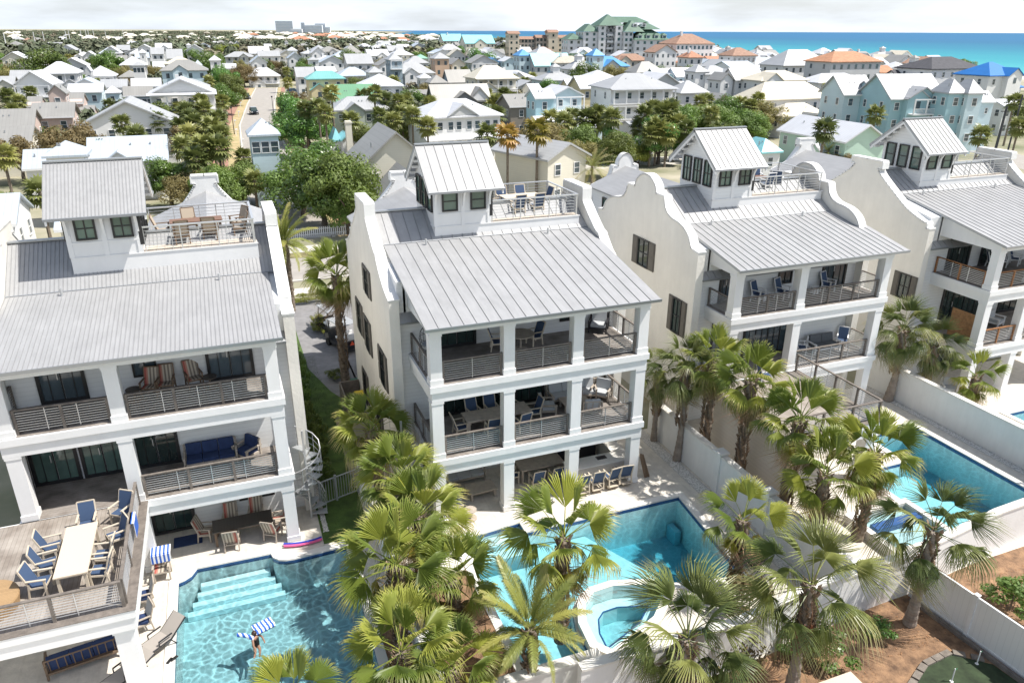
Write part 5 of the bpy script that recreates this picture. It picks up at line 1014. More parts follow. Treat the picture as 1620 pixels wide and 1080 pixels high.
HOUSES = [
(-17.0, 89.2, 0, 4.1, 7.6, 4.6, 'H', 1.1, 'S', 'white', 'w3', 'small square turret with pale hipped roof and white walls behind the left villa'),
(-21.5, 101.0, 0, 4.3, 4.8, 6.0, 'X', 1.6, 'S', 'white', '', 'pale blue metal wing left of the square turret'),
(-14.9, 101.9, 0, 9.0, 5.2, 7.5, 'X', 2.1, 'S', 'white', 'P', 'long pale blue metal roofed house with an upper porch right of the square turret'),
(-19.7, 68.0, 0, 4.0, 5.5, 7.0, 'X', 1.6, 'S', 'white', '', 'pale roof corner at the left edge behind the left villa'),
(-13.1, 67.0, 0, 4.8, 5.0, 8.0, 'X', 1.6, 'S', 'cream', '', 'low pale roofed cottage peeking out left of the roof tower of the left villa'),
(-19.2, 130.4, 0, 13.7, 6.3, 11.0, 'F', 3.2, 'L', 'white', 'w', 'broad white gabled house with one tiny window, facing the camera'),
(-35.1, 125.0, 0, 10.6, 5.0, 8.0, 'X', 1.6, 'G', 'cream', '', 'grey shingled roof at the left edge in front of the pink house'),
(-37.1, 139.8, 0, 10.5, 5.5, 9.0, 'X', 2.2, 'G', 'pink', '', 'long grey roof at the left edge beside the pink house'),
(-28.4, 147.4, 0, 6.5, 6.2, 8.0, 'X', 1.8, 'G', 'pink', 'w', 'pink house with grey roof and one shuttered window'),
(-28.5, 165.9, 0, 3.3, 8.6, 5.0, 'F', 1.4, 'G', 'pink', 'w', 'pink gabled tower with a small diamond window'),
(-33.3, 171.9, 0, 2.6, 6.0, 6.0, 'X', 1.4, 'G', 'pink', '', 'little grey roofed wing left of the pink tower'),
(-26.5, 169.3, 0, 3.4, 6.6, 7.0, 'X', 1.5, 'G', 'pink', '', 'pinkish wing with grey roof right of the pink tower'),
(-24.0, 166.8, 0, 2.7, 4.5, 6.0, 'X', 1.4, 'G', 'pink', '', 'low pink roofed annex next to the shuttered pink house'),
(-28.8, 190.4, 0, 7.0, 7.2, 8.0, 'X', 1.3, 'W', 'lblue', '', 'pale blue house with long white roof behind the pink tower'),
(-32.0, 208.3, 0, 7.4, 4.5, 5.0, 'X', 1.0, 'W', 'lblue', '', 'white lower porch roof below the pale blue house'),
(-24.3, 210.4, 0, 3.8, 5.5, 6.0, 'H', 1.2, 'W', 'lblue', '', 'little white hipped roof right of the pale blue house'),
(-25.2, 215.1, 0, 6.1, 6.5, 8.0, 'X', 1.5, 'L', 'white', '', 'grey roofed cottage behind the little hipped roof'),
(-31.5, 216.1, 0, 6.2, 7.0, 9.0, 'F', 1.4, 'S', 'white', '', 'low silver gabled roof far behind the pink tower'),
(-57.3, 241.6, 0, 9.0, 6.0, 8.0, 'X', 1.8, 'L', 'cream', '', 'grey roofs at the far left edge among palms'),
(-50.6, 247.8, 0, 5.1, 7.0, 8.0, 'X', 2.0, 'L', 'cream', '', 'light grey roof rising above the palms at far left'),
(-45.2, 272.9, 0, 6.1, 8.0, 8.0, 'H', 1.8, 'L', 'lblue', '', 'small house with light hipped roof and pale blue wall, left of the round green tree'),
(-50.1, 324.3, 0, 9.3, 7.5, 11.0, 'F', 2.4, 'W', 'grey', '', 'grey walled house with bright white gable left of the round green tree'),
(-31.6, 245.1, 0, 1.5, 9.0, 5.0, 'F', 1.2, 'W', 'grey', '', 'narrow grey gabled house beside the round green tree'),
(-79.6, 383.6, 0, 9.5, 8.0, 12.0, 'F', 2.6, 'W', 'cream', '', 'large white gabled roof at the far left'),
(-52.6, 407.2, 0, 6.1, 8.0, 10.0, 'F', 2.2, 'W', 'white', '', 'white gabled roof among the far trees above the round green tree'),
(-44.7, 409.5, 0, 8.4, 9.5, 11.0, 'F', 2.8, 'W', 'grey', 'P', 'tall white gabled house with open porch far left'),
(-47.8, 512.3, 0, 7.3, 8.5, 10.0, 'X', 2.5, 'L', 'white', '', 'grey roof behind the tall gabled porch house'),
(-29.5, 388.2, 0, 6.1, 8.0, 9.0, 'X', 2.0, 'S', 'white', '', 'white house with a porch left of the white tower house'),
(-24.9, 350.2, 0, 2.7, 11.0, 5.0, 'H', 1.2, 'W', 'white', '', 'tiny white turret on the left far side'),
(-22.6, 278.4, 0, 4.0, 9.0, 6.0, 'H', 1.0, 'L', 'white', 'w3', 'white tower house with three little windows, beside round green tree'),
(-28.1, 289.3, 0, 6.8, 5.0, 9.0, 'H', 1.8, 'G', 'white', '', 'low dark grey hipped roof below the white tower house'),
(-19.4, 327.7, 0, 7.5, 6.5, 9.0, 'X', 1.6, 'W', 'white', '', 'long white roofed house right of the white tower house'),
(-22.9, 389.3, 0, 5.7, 9.5, 8.0, 'X', 2.5, 'L', 'white', '', 'white house with steep grey roof in the far left row'),
(-15.3, 359.9, 0, 6.3, 8.5, 9.0, 'X', 3.4, 'L', 'white', '', 'white house with broad pale grey roof in the far left row'),
(-31.4, 434.2, 0, 6.8, 11.0, 10.0, 'F', 1.6, 'W', 'white', '', 'farthest long white building, left part'),
(-23.4, 440.3, 0, 7.9, 11.0, 10.0, 'X', 2.0, 'W', 'white', '', 'farthest long white building, right part'),
(-9.4, 435.8, 0, 8.9, 10.0, 9.0, 'F', 2.6, 'W', 'white', '', 'bright white gabled house cluster above the oak tree'),
(0.7, 304.6, 0, 4.2, 9.5, 6.0, 'H', 1.4, 'W', 'white', 'w', 'small white turret house with pointed roof left of the bright green tree'),
(-4.1, 274.8, 0, 2.6, 9.0, 5.0, 'H', 1.4, 'S', 'white', '', 'small turret roof just left of the dark oak'),
(-8.1, 278.8, 0, 3.8, 7.0, 7.0, 'X', 1.6, 'S', 'white', '', 'white cottage left of the small turret roof'),
(5.3, 322.3, 0, 5.2, 6.0, 8.0, 'X', 1.4, 'W', 'white', '', 'flat white roof right of the dark oak'),
(-11.2, 208.7, 0, 11.2, 6.5, 8.0, 'H', 1.7, 'L', 'bluegrey', 's', 'blue-grey house with broad grey hipped roof and turquoise shutters'),
(-18.9, 221.4, 0, 7.2, 6.2, 7.0, 'X', 1.6, 'W', 'white', '', 'bright white roof behind the blue-grey sunroom'),
(-17.1, 179.6, 0, 5.8, 7.0, 4.5, 'X', 1.5, 'G', 'bluegrey', 'w5', 'blue-grey sunroom tower with big windows and seamed grey roof'),
(-11.6, 190.7, 0, 6.0, 4.6, 5.0, 'X', 1.3, 'W', 'white', '', 'bright white low roof below the blue-grey hipped house'),
(-10.9, 166.3, 0, 5.8, 4.8, 6.0, 'X', 2.0, 'G', 'white', '', 'grey seamed roof between white gable and street palms'),
(13.1, 302.4, 0, 11.5, 4.2, 8.0, 'H', 2.4, 'W', 'white', 'P', 'low white cottage with bright hipped roof closing the street'),
(16.1, 334.5, 0, 6.8, 7.5, 10.0, 'F', 2.3, 'S', 'white', 'w', 'white gabled house behind the cottage at the street end'),
(25.1, 508.3, 0, 5.5, 9.0, 7.0, 'H', 1.8, 'L', 'white', '', 'far hipped grey house left of the street end'),
(35.2, 530.8, 0, 4.6, 10.0, 6.0, 'X', 1.2, 'W', 'white', '', 'far white box house at the street end'),
(23.0, 398.4, 0, 10.4, 8.0, 9.0, 'X', 2.2, 'L', 'white', '', 'grey hipped far house above the street end'),
(17.5, 555.1, 0, 5.5, 10.0, 9.0, 'F', 2.6, 'W', 'white', '', 'lone white gabled house in the far trees'),
(14.5, 569.0, 0, 4.8, 8.0, 8.0, 'F', 1.8, 'L', 'white', '', 'pale roofed house beside the lone far gable'),
(25.5, 255.6, 0, 6.4, 6.0, 9.0, 'X', 2.6, 'L', 'white', '', 'garage house with big light grey roof beside the street palms'),
(31.9, 255.7, 0, 6.3, 7.5, 8.0, 'X', 1.2, 'W', 'cream', '', 'white flat topped roof behind the teal roof'),
(23.1, 207.4, 0, 10.1, 8.0, 6.0, 'H', 1.7, 'T', 'yellow', 'w', 'yellow house with teal seamed hipped roof and an arch'),
(22.9, 163.5, 0, 9.3, 6.0, 7.0, 'X', 3.0, 'GN', 'grey', '', 'house with big plain green metal roof'),
(19.3, 139.3, 0, 10.8, 6.5, 7.0, 'H', 1.9, 'L', 'greyg', 'w', 'grey-green house with light roof and a small front gable behind street palms'),
(56.7, 360.9, 0, 10.2, 9.5, 9.0, 'H', 3.6, 'G', 'cream', 'B', 'tall cream house with steep pyramid roof and a white balcony'),
(36.4, 312.7, 0, 4.0, 9.0, 6.0, 'H', 1.0, 'L', 'white', 'w', 'small grey tower with dark windows left of the pyramid roof house'),
(47.9, 375.2, 0, 8.0, 7.0, 8.0, 'H', 1.6, 'W', 'white', '', 'white hipped roof right of the small grey tower'),
(33.8, 368.3, 0, 6.9, 8.0, 9.0, 'F', 2.3, 'S', 'white', '', 'pair of silver gables above the street palms'),
(34.8, 375.6, 0, 4.5, 11.0, 6.0, 'H', 1.3, 'W', 'cream', '', 'tiny cream turret in the far middle'),
(46.8, 390.1, 0, 7.1, 9.5, 8.0, 'F', 2.6, 'W', 'white', '', 'white gabled house with dark windows left of the pyramid roof house'),
(40.5, 214.8, 0, 4.3, 9.0, 6.0, 'H', 1.3, 'L', 'white', 'w', 'plain white tower house in front of the deck house'),
(53.7, 249.4, 0, 4.7, 11.0, 7.0, 'H', 1.8, 'L', 'bluegrey', 'B', 'house with grey roof above a white roof deck balustrade'),
(55.5, 250.6, 0, 13.8, 6.8, 10.0, 'H', 3.1, 'L', 'white', 'w', 'white house with large pale hipped roof in the middle distance'),
(60.6, 238.1, 0, 4.2, 6.0, 5.0, 'H', 1.2, 'W', 'white', '', 'small white hipped tower in front of the big pale hipped roof'),
(80.3, 320.1, 0, 5.3, 9.0, 6.0, 'H', 1.4, 'GN2', 'cream', 'w', 'cream turret house with pale green roof'),
(70.7, 257.3, 0, 5.7, 11.0, 7.0, 'H', 1.7, 'L', 'tan', 'w', 'tall tan and white banded block with grey hipped roof'),
(77.8, 261.4, 0, 5.4, 9.0, 9.0, 'F', 1.7, 'G', 'cream', 'w', 'grey gabled roof beside the tan banded block'),
(60.8, 207.6, 0, 7.4, 6.5, 7.0, 'X', 3.0, 'G', 'bluegrey', 'w', 'blue-grey house with tall pale grey roof'),
(55.4, 206.8, 0, 5.3, 6.5, 6.0, 'H', 1.8, 'G', 'bluegrey', 'w3', 'lower blue-grey wing with three white windows'),
(48.7, 200.2, 0, 7.7, 3.6, 7.0, 'X', 1.4, 'G', 'grey', '', 'plain grey low roof in front of the blue-grey wing'),
(46.9, 172.7, 0, 14.2, 4.6, 7.0, 'X', 3.4, 'G', 'dgrey', 'D', 'charcoal house with steep grey roof and facing white dormer gable'),
(30.3, 117.3, 6, 13.9, 7.0, 9.5, 'H', 2.2, 'W', 'white', '4', 'large white duplex with four pairs of windows and white roof'),
(53.2, 140.4, 0, 5.3, 6.2, 8.0, 'X', 1.8, 'G', 'taupe', 'w', 'small taupe house with grey gabled roof'),
(52.8, 126.8, 0, 4.1, 8.8, 5.0, 'X', 1.2, 'W', 'blue', 'w', 'bright blue tower with white roof left of the blue gable'),
(59.2, 133.7, 0, 6.8, 8.5, 8.0, 'F', 1.4, 'W', 'lblue', 'B', 'light blue house with white gable and balcony'),
(74.7, 154.0, 0, 7.1, 8.2, 7.0, 'X', 2.2, 'W', 'yellow', 'w', 'pale yellow house with white roof and small balcony'),
(76.3, 163.1, 0, 3.4, 7.5, 6.0, 'X', 1.7, 'W', 'yellow', '', 'narrow yellow wing with white roof'),
(86.5, 202.6, 0, 11.7, 6.8, 9.0, 'H', 2.0, 'L', 'lblue', 'w', 'grey-blue house with light hipped roof right of oak tree'),
(71.5, 134.4, -4, 14.3, 9.4, 11.0, 'H', 2.4, 'L', 'white', '3', 'tall white three-storey house with stacked porches behind the palms'),
(121.4, 242.6, 0, 15.3, 8.5, 10.0, 'H', 3.0, 'B', 'grey', 'w', 'large house with bright blue hipped metal roof'),
(115.7, 240.7, 0, 4.2, 6.5, 6.0, 'H', 1.6, 'B', 'lblue', '', 'blue roofed pavilion left of the big blue roof'),
(121.5, 241.6, 0, 4.8, 12.0, 6.0, 'H', 2.0, 'B', 'lblue', '', 'small blue pyramid cupola behind the big blue roof'),
(114.4, 275.6, 0, 15.7, 7.5, 10.0, 'X', 4.2, 'TL', 'grey', 'w', 'grey gabled house with broad light turquoise roof'),
(121.6, 274.1, 0, 14.2, 8.5, 9.0, 'H', 2.2, 'TA', 'grey', '', 'tan hipped roof right of the turquoise roof'),
(156.2, 288.7, 0, 15.7, 8.5, 9.0, 'H', 2.4, 'TN', 'cream', '', 'brown tiled hipped roof below the green roofed hotel'),
(126.9, 221.2, 0, 10.7, 7.5, 8.0, 'H', 3.0, 'G', 'lblue', 'w', 'pale house with conical grey roof'),
(121.8, 201.1, 0, 8.2, 7.2, 7.0, 'X', 2.2, 'W', 'teal', '', 'teal walled house with bright white roof, left part'),
(127.6, 199.1, 0, 6.9, 7.4, 7.0, 'X', 2.2, 'W', 'lblue', 'w', 'pale teal house with white roof and a row of small windows'),
(121.8, 196.3, 0, 10.7, 5.0, 7.0, 'X', 1.2, 'W', 'lblue', '', 'white low roof in front of the pale teal house'),
(87.8, 245.4, 0, 14.9, 5.2, 10.0, 'H', 2.0, 'W', 'white', 'w', 'low white hipped house surrounded by palms'),
(83.0, 212.6, 0, 8.4, 4.6, 8.0, 'F', 1.5, 'L', 'white', '', 'low cream cottage with grey gable right of the palms'),
(78.7, 191.6, 0, 3.6, 5.0, 7.0, 'X', 1.5, 'W', 'white', '', 'white edge of a cottage behind the blue tower'),
(110.0, 280.4, 0, 5.4, 11.0, 7.0, 'H', 2.0, 'B', 'lblue', 'w', 'narrow blue pyramid roofed tower house near the condos'),
(109.5, 313.6, 0, 4.8, 7.5, 8.0, 'F', 1.6, 'B', 'lblue', '', 'small bright blue gable among palms'),
(114.3, 308.3, 0, 6.7, 8.0, 8.0, 'F', 1.5, 'W', 'lblue', '', 'white gable with blue trim among palms'),
(113.8, 316.1, 0, 4.3, 6.0, 7.0, 'F', 1.2, 'W', 'lblue', '', 'small white roof below the blue gable'),
(179.5, 624.3, 0, 17.0, 12.0, 14.0, 'X', 5.0, 'TL', 'cream', '', 'beach house with turquoise roof by the sea, left one'),
(157.3, 496.0, 0, 20.8, 12.0, 14.0, 'X', 5.0, 'TL', 'cream', '', 'beach house with turquoise roof by the sea, right one'),
(177.9, 279.7, 0, 18.7, 15.0, 14.0, 'H', 3.6, 'TN', 'white', '4', 'white seaside hotel with brown tiled roof and rows of arched windows'),
(167.0, 277.5, 0, 10.8, 12.0, 9.0, 'F', 2.6, 'TN', 'white', 'w', 'white wing with brown gabled roof left of the seaside hotel'),
(170.0, 289.9, 0, 12.2, 6.5, 9.0, 'H', 1.8, 'OR', 'cream', '', 'orange tiled roof, leftmost of the low seaside row'),
(178.2, 277.1, 0, 10.2, 8.0, 10.0, 'H', 2.2, 'OR', 'cream', '', 'orange tiled roof, second of the low seaside row'),
(161.5, 245.2, 0, 6.9, 11.0, 8.0, 'H', 2.0, 'OR', 'white', '', 'orange pyramid roof rising above the low seaside row'),
(191.2, 273.6, 0, 10.7, 8.0, 10.0, 'X', 2.2, 'OR', 'cream', '', 'orange tiled roof, third of the low seaside row'),
(199.2, 271.9, 0, 7.8, 8.0, 9.0, 'H', 2.0, 'TN', 'cream', '', 'brown tiled roof at the end of the low seaside row'),
(169.1, 229.9, 0, 10.8, 12.0, 9.0, 'H', 2.4, 'TN', 'white', 'w5', 'white pavilion house with brown hipped roof by the sea'),
(201.9, 266.4, 0, 21.3, 7.5, 11.0, 'H', 2.2, 'S', 'cream', '', 'wide silver grey hipped roof near the sea'),
(185.6, 244.1, 0, 18.7, 6.5, 8.0, 'X', 2.4, 'W', 'white', '', 'long white roof in front of the silver hipped roof'),
(174.1, 209.3, 0, 20.9, 9.5, 13.0, 'H', 4.6, 'L', 'white', 'w', 'large white beach mansion with tall pale hipped roof'),
(171.6, 185.6, 0, 20.1, 11.5, 12.0, 'H', 2.6, 'TA2', 'grey', 'w', 'cream and grey block house with terracotta hipped roof'),
(196.4, 190.7, 0, 6.5, 8.0, 8.0, 'X', 1.8, 'TA2', 'cream', '', 'low terracotta roofed wing right of the block house'),
(123.3, 183.2, 0, 4.7, 9.5, 6.0, 'H', 1.6, 'L', 'white', '', 'small grey turret roof at the left of the grey cluster'),
(126.2, 182.7, 0, 9.9, 8.8, 8.0, 'H', 2.0, 'L', 'white', 'w', 'white house with wide grey hipped roof in the grey cluster'),
(123.3, 165.3, 0, 9.3, 8.4, 7.0, 'X', 2.6, 'L', 'white', 'w', 'white house with pale grey roof and a small balcony'),
(119.3, 165.9, 0, 4.3, 8.4, 6.0, 'F', 1.6, 'G', 'white', 'w', 'narrow white gable with arched windows in the grey cluster'),
(126.1, 172.1, 0, 8.4, 5.0, 5.0, 'X', 1.2, 'L', 'white', '', 'curved grey lower roof in the grey cluster'),
(94.6, 145.4, 0, 7.7, 7.3, 7.0, 'H', 2.2, 'L', 'white', 'w', 'white house with grey octagonal looking roof behind the palms'),
(105.4, 148.1, 0, 5.4, 5.0, 5.0, 'F', 1.6, 'G', 'pink', 'w', 'pinkish gabled porch entrance with white columns'),
(125.0, 157.5, 0, 14.9, 8.6, 9.0, 'H', 2.0, 'CR', 'white', 'w', 'white house with cream hipped roof, farther of two'),
(103.7, 130.6, 0, 19.3, 6.8, 9.0, 'H', 3.0, 'CR', 'white', 'w', 'white house with large cream hipped roof, nearer of two'),
(102.9, 122.2, 0, 11.6, 4.4, 7.0, 'H', 2.0, 'CR', 'white', '', 'low cream roofed annex behind the mint house'),
(152.9, 168.9, 0, 17.3, 7.0, 9.0, 'H', 2.0, 'W', 'white', 'w', 'white house with white hipped roof below the terracotta block'),
(109.1, 113.6, -12, 6.7, 9.0, 9.0, 'X', 3.0, 'L', 'lblue', 'w', 'pale blue house with a grey roof and a navy porch roof'),
(115.9, 124.1, -12, 7.6, 5.0, 4.0, 'X', 1.6, 'NV', 'white', 'P', 'white screened porch with navy roof in front of the pale blue house'),
(112.6, 109.0, -12, 3.5, 8.6, 10.0, 'X', 2.6, 'L', 'blue', 'w', 'blue wing with three part window left of the turquoise mansion'),
(110.4, 103.9, -12, 11.0, 9.0, 11.0, 'X', 3.6, 'L', 'blue', 'w', 'long turquoise blue mansion with white balustrades'),
(112.8, 102.1, -12, 5.9, 9.2, 4.0, 'F', 1.6, 'L', 'blue', 'B', 'gabled entrance balcony of the turquoise blue mansion'),
(116.1, 97.3, -12, 3.5, 10.2, 5.0, 'H', 2.0, 'L', 'blue', 'w', 'turquoise octagonal turret with tall windows'),
(118.6, 95.7, -12, 3.3, 10.2, 5.0, 'H', 2.0, 'L', 'lblue', 'w', 'paler right half of the turquoise turret'),  # turret's sunlit side painted as a paler wall colour
(124.9, 97.9, -12, 2.9, 8.6, 5.0, 'X', 1.4, 'W', 'lblue', 'w', 'pale sunlit end wing of the turquoise mansion'),  # sunlight put into the paler wall colour
(172.2, 150.9, 0, 18.9, 11.0, 12.0, 'H', 2.6, 'DK', 'white', '', 'black roofed beach mansion, upper storey'),
(175.2, 152.2, 0, 20.4, 8.0, 10.0, 'H', 2.8, 'DK', 'white', '', 'black hipped lower roof of the beach mansion'),
(170.3, 158.0, 0, 11.4, 8.0, 8.0, 'X', 2.2, 'DK', 'white', '', 'long dark roof with curly white parapets left of the black roofed mansion'),
(167.4, 130.6, 0, 11.3, 10.5, 10.0, 'H', 2.6, 'B2', 'white', 'w3', 'white house with cobalt blue roof at the right edge'),
(176.7, 134.0, 0, 7.7, 7.5, 8.0, 'H', 2.2, 'B2', 'white', '', 'lower cobalt blue roof at the right edge'),
(172.6, 132.5, 0, 4.4, 6.0, 6.0, 'X', 1.4, 'B2', 'cream', '', 'small cobalt blue roof strip right of the turquoise mansion'),
(83.9, 100.5, -92, 15.6, 5.2, 8.0, 'X', 2.1, 'W', 'mint', 'w', 'mint green cottage with plain white gabled roof'),
(3.2, 93.2, 0, 3.7, 8.4, 4.5, 'H', 1.5, 'S', 'lblue', 'w3', 'slim light blue tower house with white pyramid roof beside the street'),
(13.9, 82.7, 0, 8.6, 5.8, 10.0, 'F', 3.5, 'G', 'cream', 'w', 'cream lap-sided house with grey gable just behind the middle villa'),
(14.7, 75.7, 0, 5.8, 3.8, 5.0, 'F', 2.6, 'G', 'cream', '', 'lower grey gabled wing of lap-sided cottage with a satellite dish'),
(34.9, 79.7, 18, 7.1, 6.0, 11.0, 'F', 1.5, 'L', 'cream', 'w', 'cream cottage with a light metal gable behind the middle villa terrace'),
(17.4, 118.0, 0, 3.4, 4.2, 5.0, 'F', 1.2, 'TL', 'white', 'w', 'white pool pavilion with turquoise roof wings'),
(16.3, 119.5, 0, 1.5, 4.0, 4.0, 'H', 1.6, 'TL', 'white', 'w', 'little turquoise pyramid roofed kiosk by the far pool'),
(20.8, 118.7, 0, 1.8, 4.0, 4.0, 'H', 1.4, 'TL', 'white', '', 'right turquoise hipped wing of the pool pavilion'),
(64.5, 110.7, 0, 3.6, 4.5, 9.0, 'X', 1.0, 'L', 'white', '', 'white two storey porch base behind the palms beside the brick lane'),
(70.8, 87.2, 0, 3.8, 4.0, 6.0, 'H', 1.5, 'TL', 'white', '', 'turquoise hipped roof peeking behind the third villa tower'),
(52.0, 122.3, 0, 12.8, 4.2, 7.0, 'X', 1.5, 'W', 'lblue', 'P', 'white porch roof with teal screens behind the small palm group'),
(148.5, 111.0, 0, 5.7, 6.0, 6.0, 'X', 1.0, 'W', 'white', '', 'white walled house at right edge behind utility poles')]

# ---------------------------------------------------------------- the neighbourhood behind
RC = {'W': (.66, .67, .69), 'L': (.43, .44, .445), 'G': (.32, .315, .295), 'S': (.50, .56, .62), 'T': (.20, .47, .45), 'GN': (.12, .30, .17), 'GN2': (.28, .50, .38), 'B': (.10, .32, .62), 'B2': (.02, .17, .50), 'TN': (.36, .22, .155), 'OR': (.48, .24, .15), 'TA2': (.50, .25, .14), 'DK': (.075, .075, .085), 'CR': (.70, .64, .51), 'TL': (.27, .60, .64), 'TA': (.50, .46, .38), 'NV': (.05, .10, .20)}
WC = {'white': (.78, .78, .77), 'cream': (.68, .65, .55), 'pink': (.62, .49, .43), 'bluegrey': (.30, .38, .43), 'blue': (.36, .55, .60), 'lblue': (.56, .69, .73), 'yellow': (.70, .61, .37), 'greyg': (.47, .52, .45), 'taupe': (.25, .225, .19), 'mint': (.50, .67, .56), 'grey': (.55, .56, .56), 'tan': (.50, .36, .26), 'dgrey': (.24, .245, .25), 'teal': (.25, .55, .56)}
rm = lambda k: mat('roof_metal_' + k, RC[k], .45, .1, nscale=.35, namt=.05, wave=(0, .5, .12)) if k not in ('TN', 'OR', 'TA2', 'DK', 'TA') else mat('roof_tiles_' + k, RC[k], .8, nscale=1.2, namt=.15, wave=(0, .35, .15))
wm = lambda k: mat('house_paint_' + k, WC[k], .8, nscale=.3, namt=.04, wave=(2, .25, .06))
def house(x, y, yaw, w_, ze, dp, kind, rise, rc, wc, flags, label, group=None):
    t_ = thing('beach_house', label, 'house', (x, y, 0), R(yaw), group); ov = min(.5, w_ * .08); dist = math.hypot(x, y); r_ = rm(rc); m_ = wm(wc)
    x0, x1, y0, y1 = ov, w_ - ov, ov, dp - ov
    wall_ = MB()
    if kind == 'F': wall_.prism_y([(x0, 0), (x1, 0), (x1, ze), (w_ / 2, ze + rise - .15), (x0, ze)][::-1], y0, y1)
    elif kind == 'X': wall_.prism_x([(y0, 0), (y1, 0), (y1, ze), (dp / 2, ze + rise - .15), (y0, ze)], x0, x1)
    else: wall_.box(x0, x1, y0, y1, 0, ze)
    wo = ob('wall', wall_.mesh(m_), t_); th = .22; rf = MB()
    if kind == 'F':
        rf.prism_y([(0, ze - .2), (w_ / 2, ze + rise), (w_, ze - .2), (w_, ze - .2 - th), (w_ / 2, ze + rise - th), (0, ze - .2 - th)], 0, dp)
    elif kind == 'X':
        rf.prism_x([(0, ze - .2), (dp / 2, ze + rise), (dp, ze - .2), (dp, ze - .2 - th), (dp / 2, ze + rise - th), (0, ze - .2 - th)][::-1], 0, w_)
    else:
        k = min(w_, dp) / 2; a = ze - .12
        rp_ = [(k, k), (w_ - k, k)] if w_ >= dp else [(k, k), (k, dp - k)]
        if abs(w_ - dp) < .05: rp_ = [(k, k), (k + .05, k)]
        v = [(0, 0, a), (w_, 0, a), (w_, dp, a), (0, dp, a), (*rp_[0], ze + rise), (*rp_[1], ze + rise), (0, 0, a - th), (w_, 0, a - th), (w_, dp, a - th), (0, dp, a - th)]
        f_ = [(0, 1, 5, 4), (1, 2, 5), (2, 3, 4, 5), (3, 0, 4)] if w_ >= dp else [(0, 1, 4), (1, 2, 5, 4), (2, 3, 5), (3, 0, 4, 5)]
        rf.add(v, f_ + [(0, 6, 7, 1), (1, 7, 8, 2), (2, 8, 9, 3), (3, 9, 6, 0), (6, 9, 8, 7)])
    ob('roof', rf.mesh(r_), t_)
    ob('fascia', MB().box(.02, w_ - .02, -.03, .02, ze - .2 - th - .02, ze - .2).mesh(trim), t_) if kind == 'X' and dist < 200 else None
    # windows on front and on the flank that faces the camera
    fl = max(1, min(4, int(ze / 2.9))); small = w_ < 3.2
    n = int(flags[1]) if len(flags) > 1 and flags[0] == 'w' else max(1, int(w_ / 2.7))
    if rc in 'TN' and flags == '4': n = 9
    if flags == '4' and wc == 'white' and rc == 'W': n = 8
    ww, wh = (.95, 1.35) if not small else (.6, 1.0); fmm = trim; gm = greyglass
    for s_ in range(fl):
        z = ze - 2.25 - s_ * 2.9
        if z < .3: break
        if s_ and flags == 'w3': break
        for i in range(n):
            cx = x0 + (x1 - x0) * (i + .5) / n
            if n == 8: cx = x0 + (x1 - x0) * ((i // 2 + .5) / 4 + (.055 if i % 2 else -.055))
            if dist < 230: window(t_, cx - ww / 2, y0 - .04, z, ww, wh, fm=fmm, gm=gm)
            else: ob('window', pane_me(ww, wh, gm), t_, (cx - ww / 2, y0 - .04, z))
        side = -1 if x > 40 else (1 if x < -3 else 0)
        if side:
            for i in range(2):
                cy = y0 + (y1 - y0) * (i + .5) / 2; xx = x0 if side < 0 else x1
                if dist < 230: window(t_, xx + side * .04, cy + (ww / 2 if side < 0 else -ww / 2), z, ww, wh, R(-90 if side < 0 else 90), fm=fmm, gm=gm)
                else: ob('window', pane_me(ww, wh, gm), t_, (xx + side * .04, cy + (ww / 2 if side < 0 else -ww / 2), z), R(-90 if side < 0 else 90))
    if 'P' in flags or 'B' in flags or flags == '3':
        for s_ in range(3 if flags == '3' else (2 if ze > 6 and 'P' in flags else 1)):
            zt = ze - .35 - s_ * 2.9; zb = zt - 2.5
            if zb < -.1: zb = 0
            o = ob('porch', MB().box(x0, x1, y0 - 1.5, y0 - .01, zb - .2, zb).box(x0, x1, y0 - 1.5, y0 - 1.3, zt - .2, zt).mesh(trim), t_)
            nc = max(2, int(w_ / 2.6) + 1)
            for i in range(nc): cx = x0 + .12 + (x1 - x0 - .24) * i / (nc - 1); ob('column', cached(('pc', round(zt - zb, 1)), lambda: MB().box(-.1, .1, -.1, .1, 0, zt - zb - .2).mesh(trim)), o, (cx, y0 - 1.39, zb))
            mb = MB().box(x0, x1, y0 - 1.45, y0 - 1.41, zb + .85, zb + .92)
            for i in range(int((x1 - x0) / .25)): mb.box(x0 + i * .25, x0 + i * .25 + .05, y0 - 1.45, y0 - 1.41, zb, zb + .86)
            ob('balustrade', mb.mesh(trim), o)
            if s_ == 0 and 'B' not in flags: ob('porch_roof', MB().add([(0, -1.3, ze - .3), (w_, -1.3, ze - .3), (w_, .1, ze - .02), (0, .1, ze - .02)], [(0, 1, 2, 3)]).mesh(r_), t_)
    if flags == 's':
        for i in range(n): cx = x0 + (x1 - x0) * (i + .5) / n; ob('shutter', cached('tsh', lambda: bx(0, .8, -.12, -.06, 0, 1.3, mat('turquoise_shutter', (.12, .45, .45), .6))), t_, (cx + .1, y0, ze - 2.25))
    if 'D' in flags: ob('dormer', MB().prism_y([(w_ * .6, ze - .1), (w_ * .78, ze + rise * .75), (w_ * .96, ze - .1)][::-1], -.4, dp * .4).mesh(wm('white')), t_); ob('dormer_roof', MB().prism_y([(w_ * .57, ze - .25), (w_ * .78, ze + rise * .85), (w_ * .99, ze - .25), (w_ * .99, ze - .4), (w_ * .78, ze + rise * .7), (w_ * .57, ze - .4)], -.6, dp * .4).mesh(r_), t_)
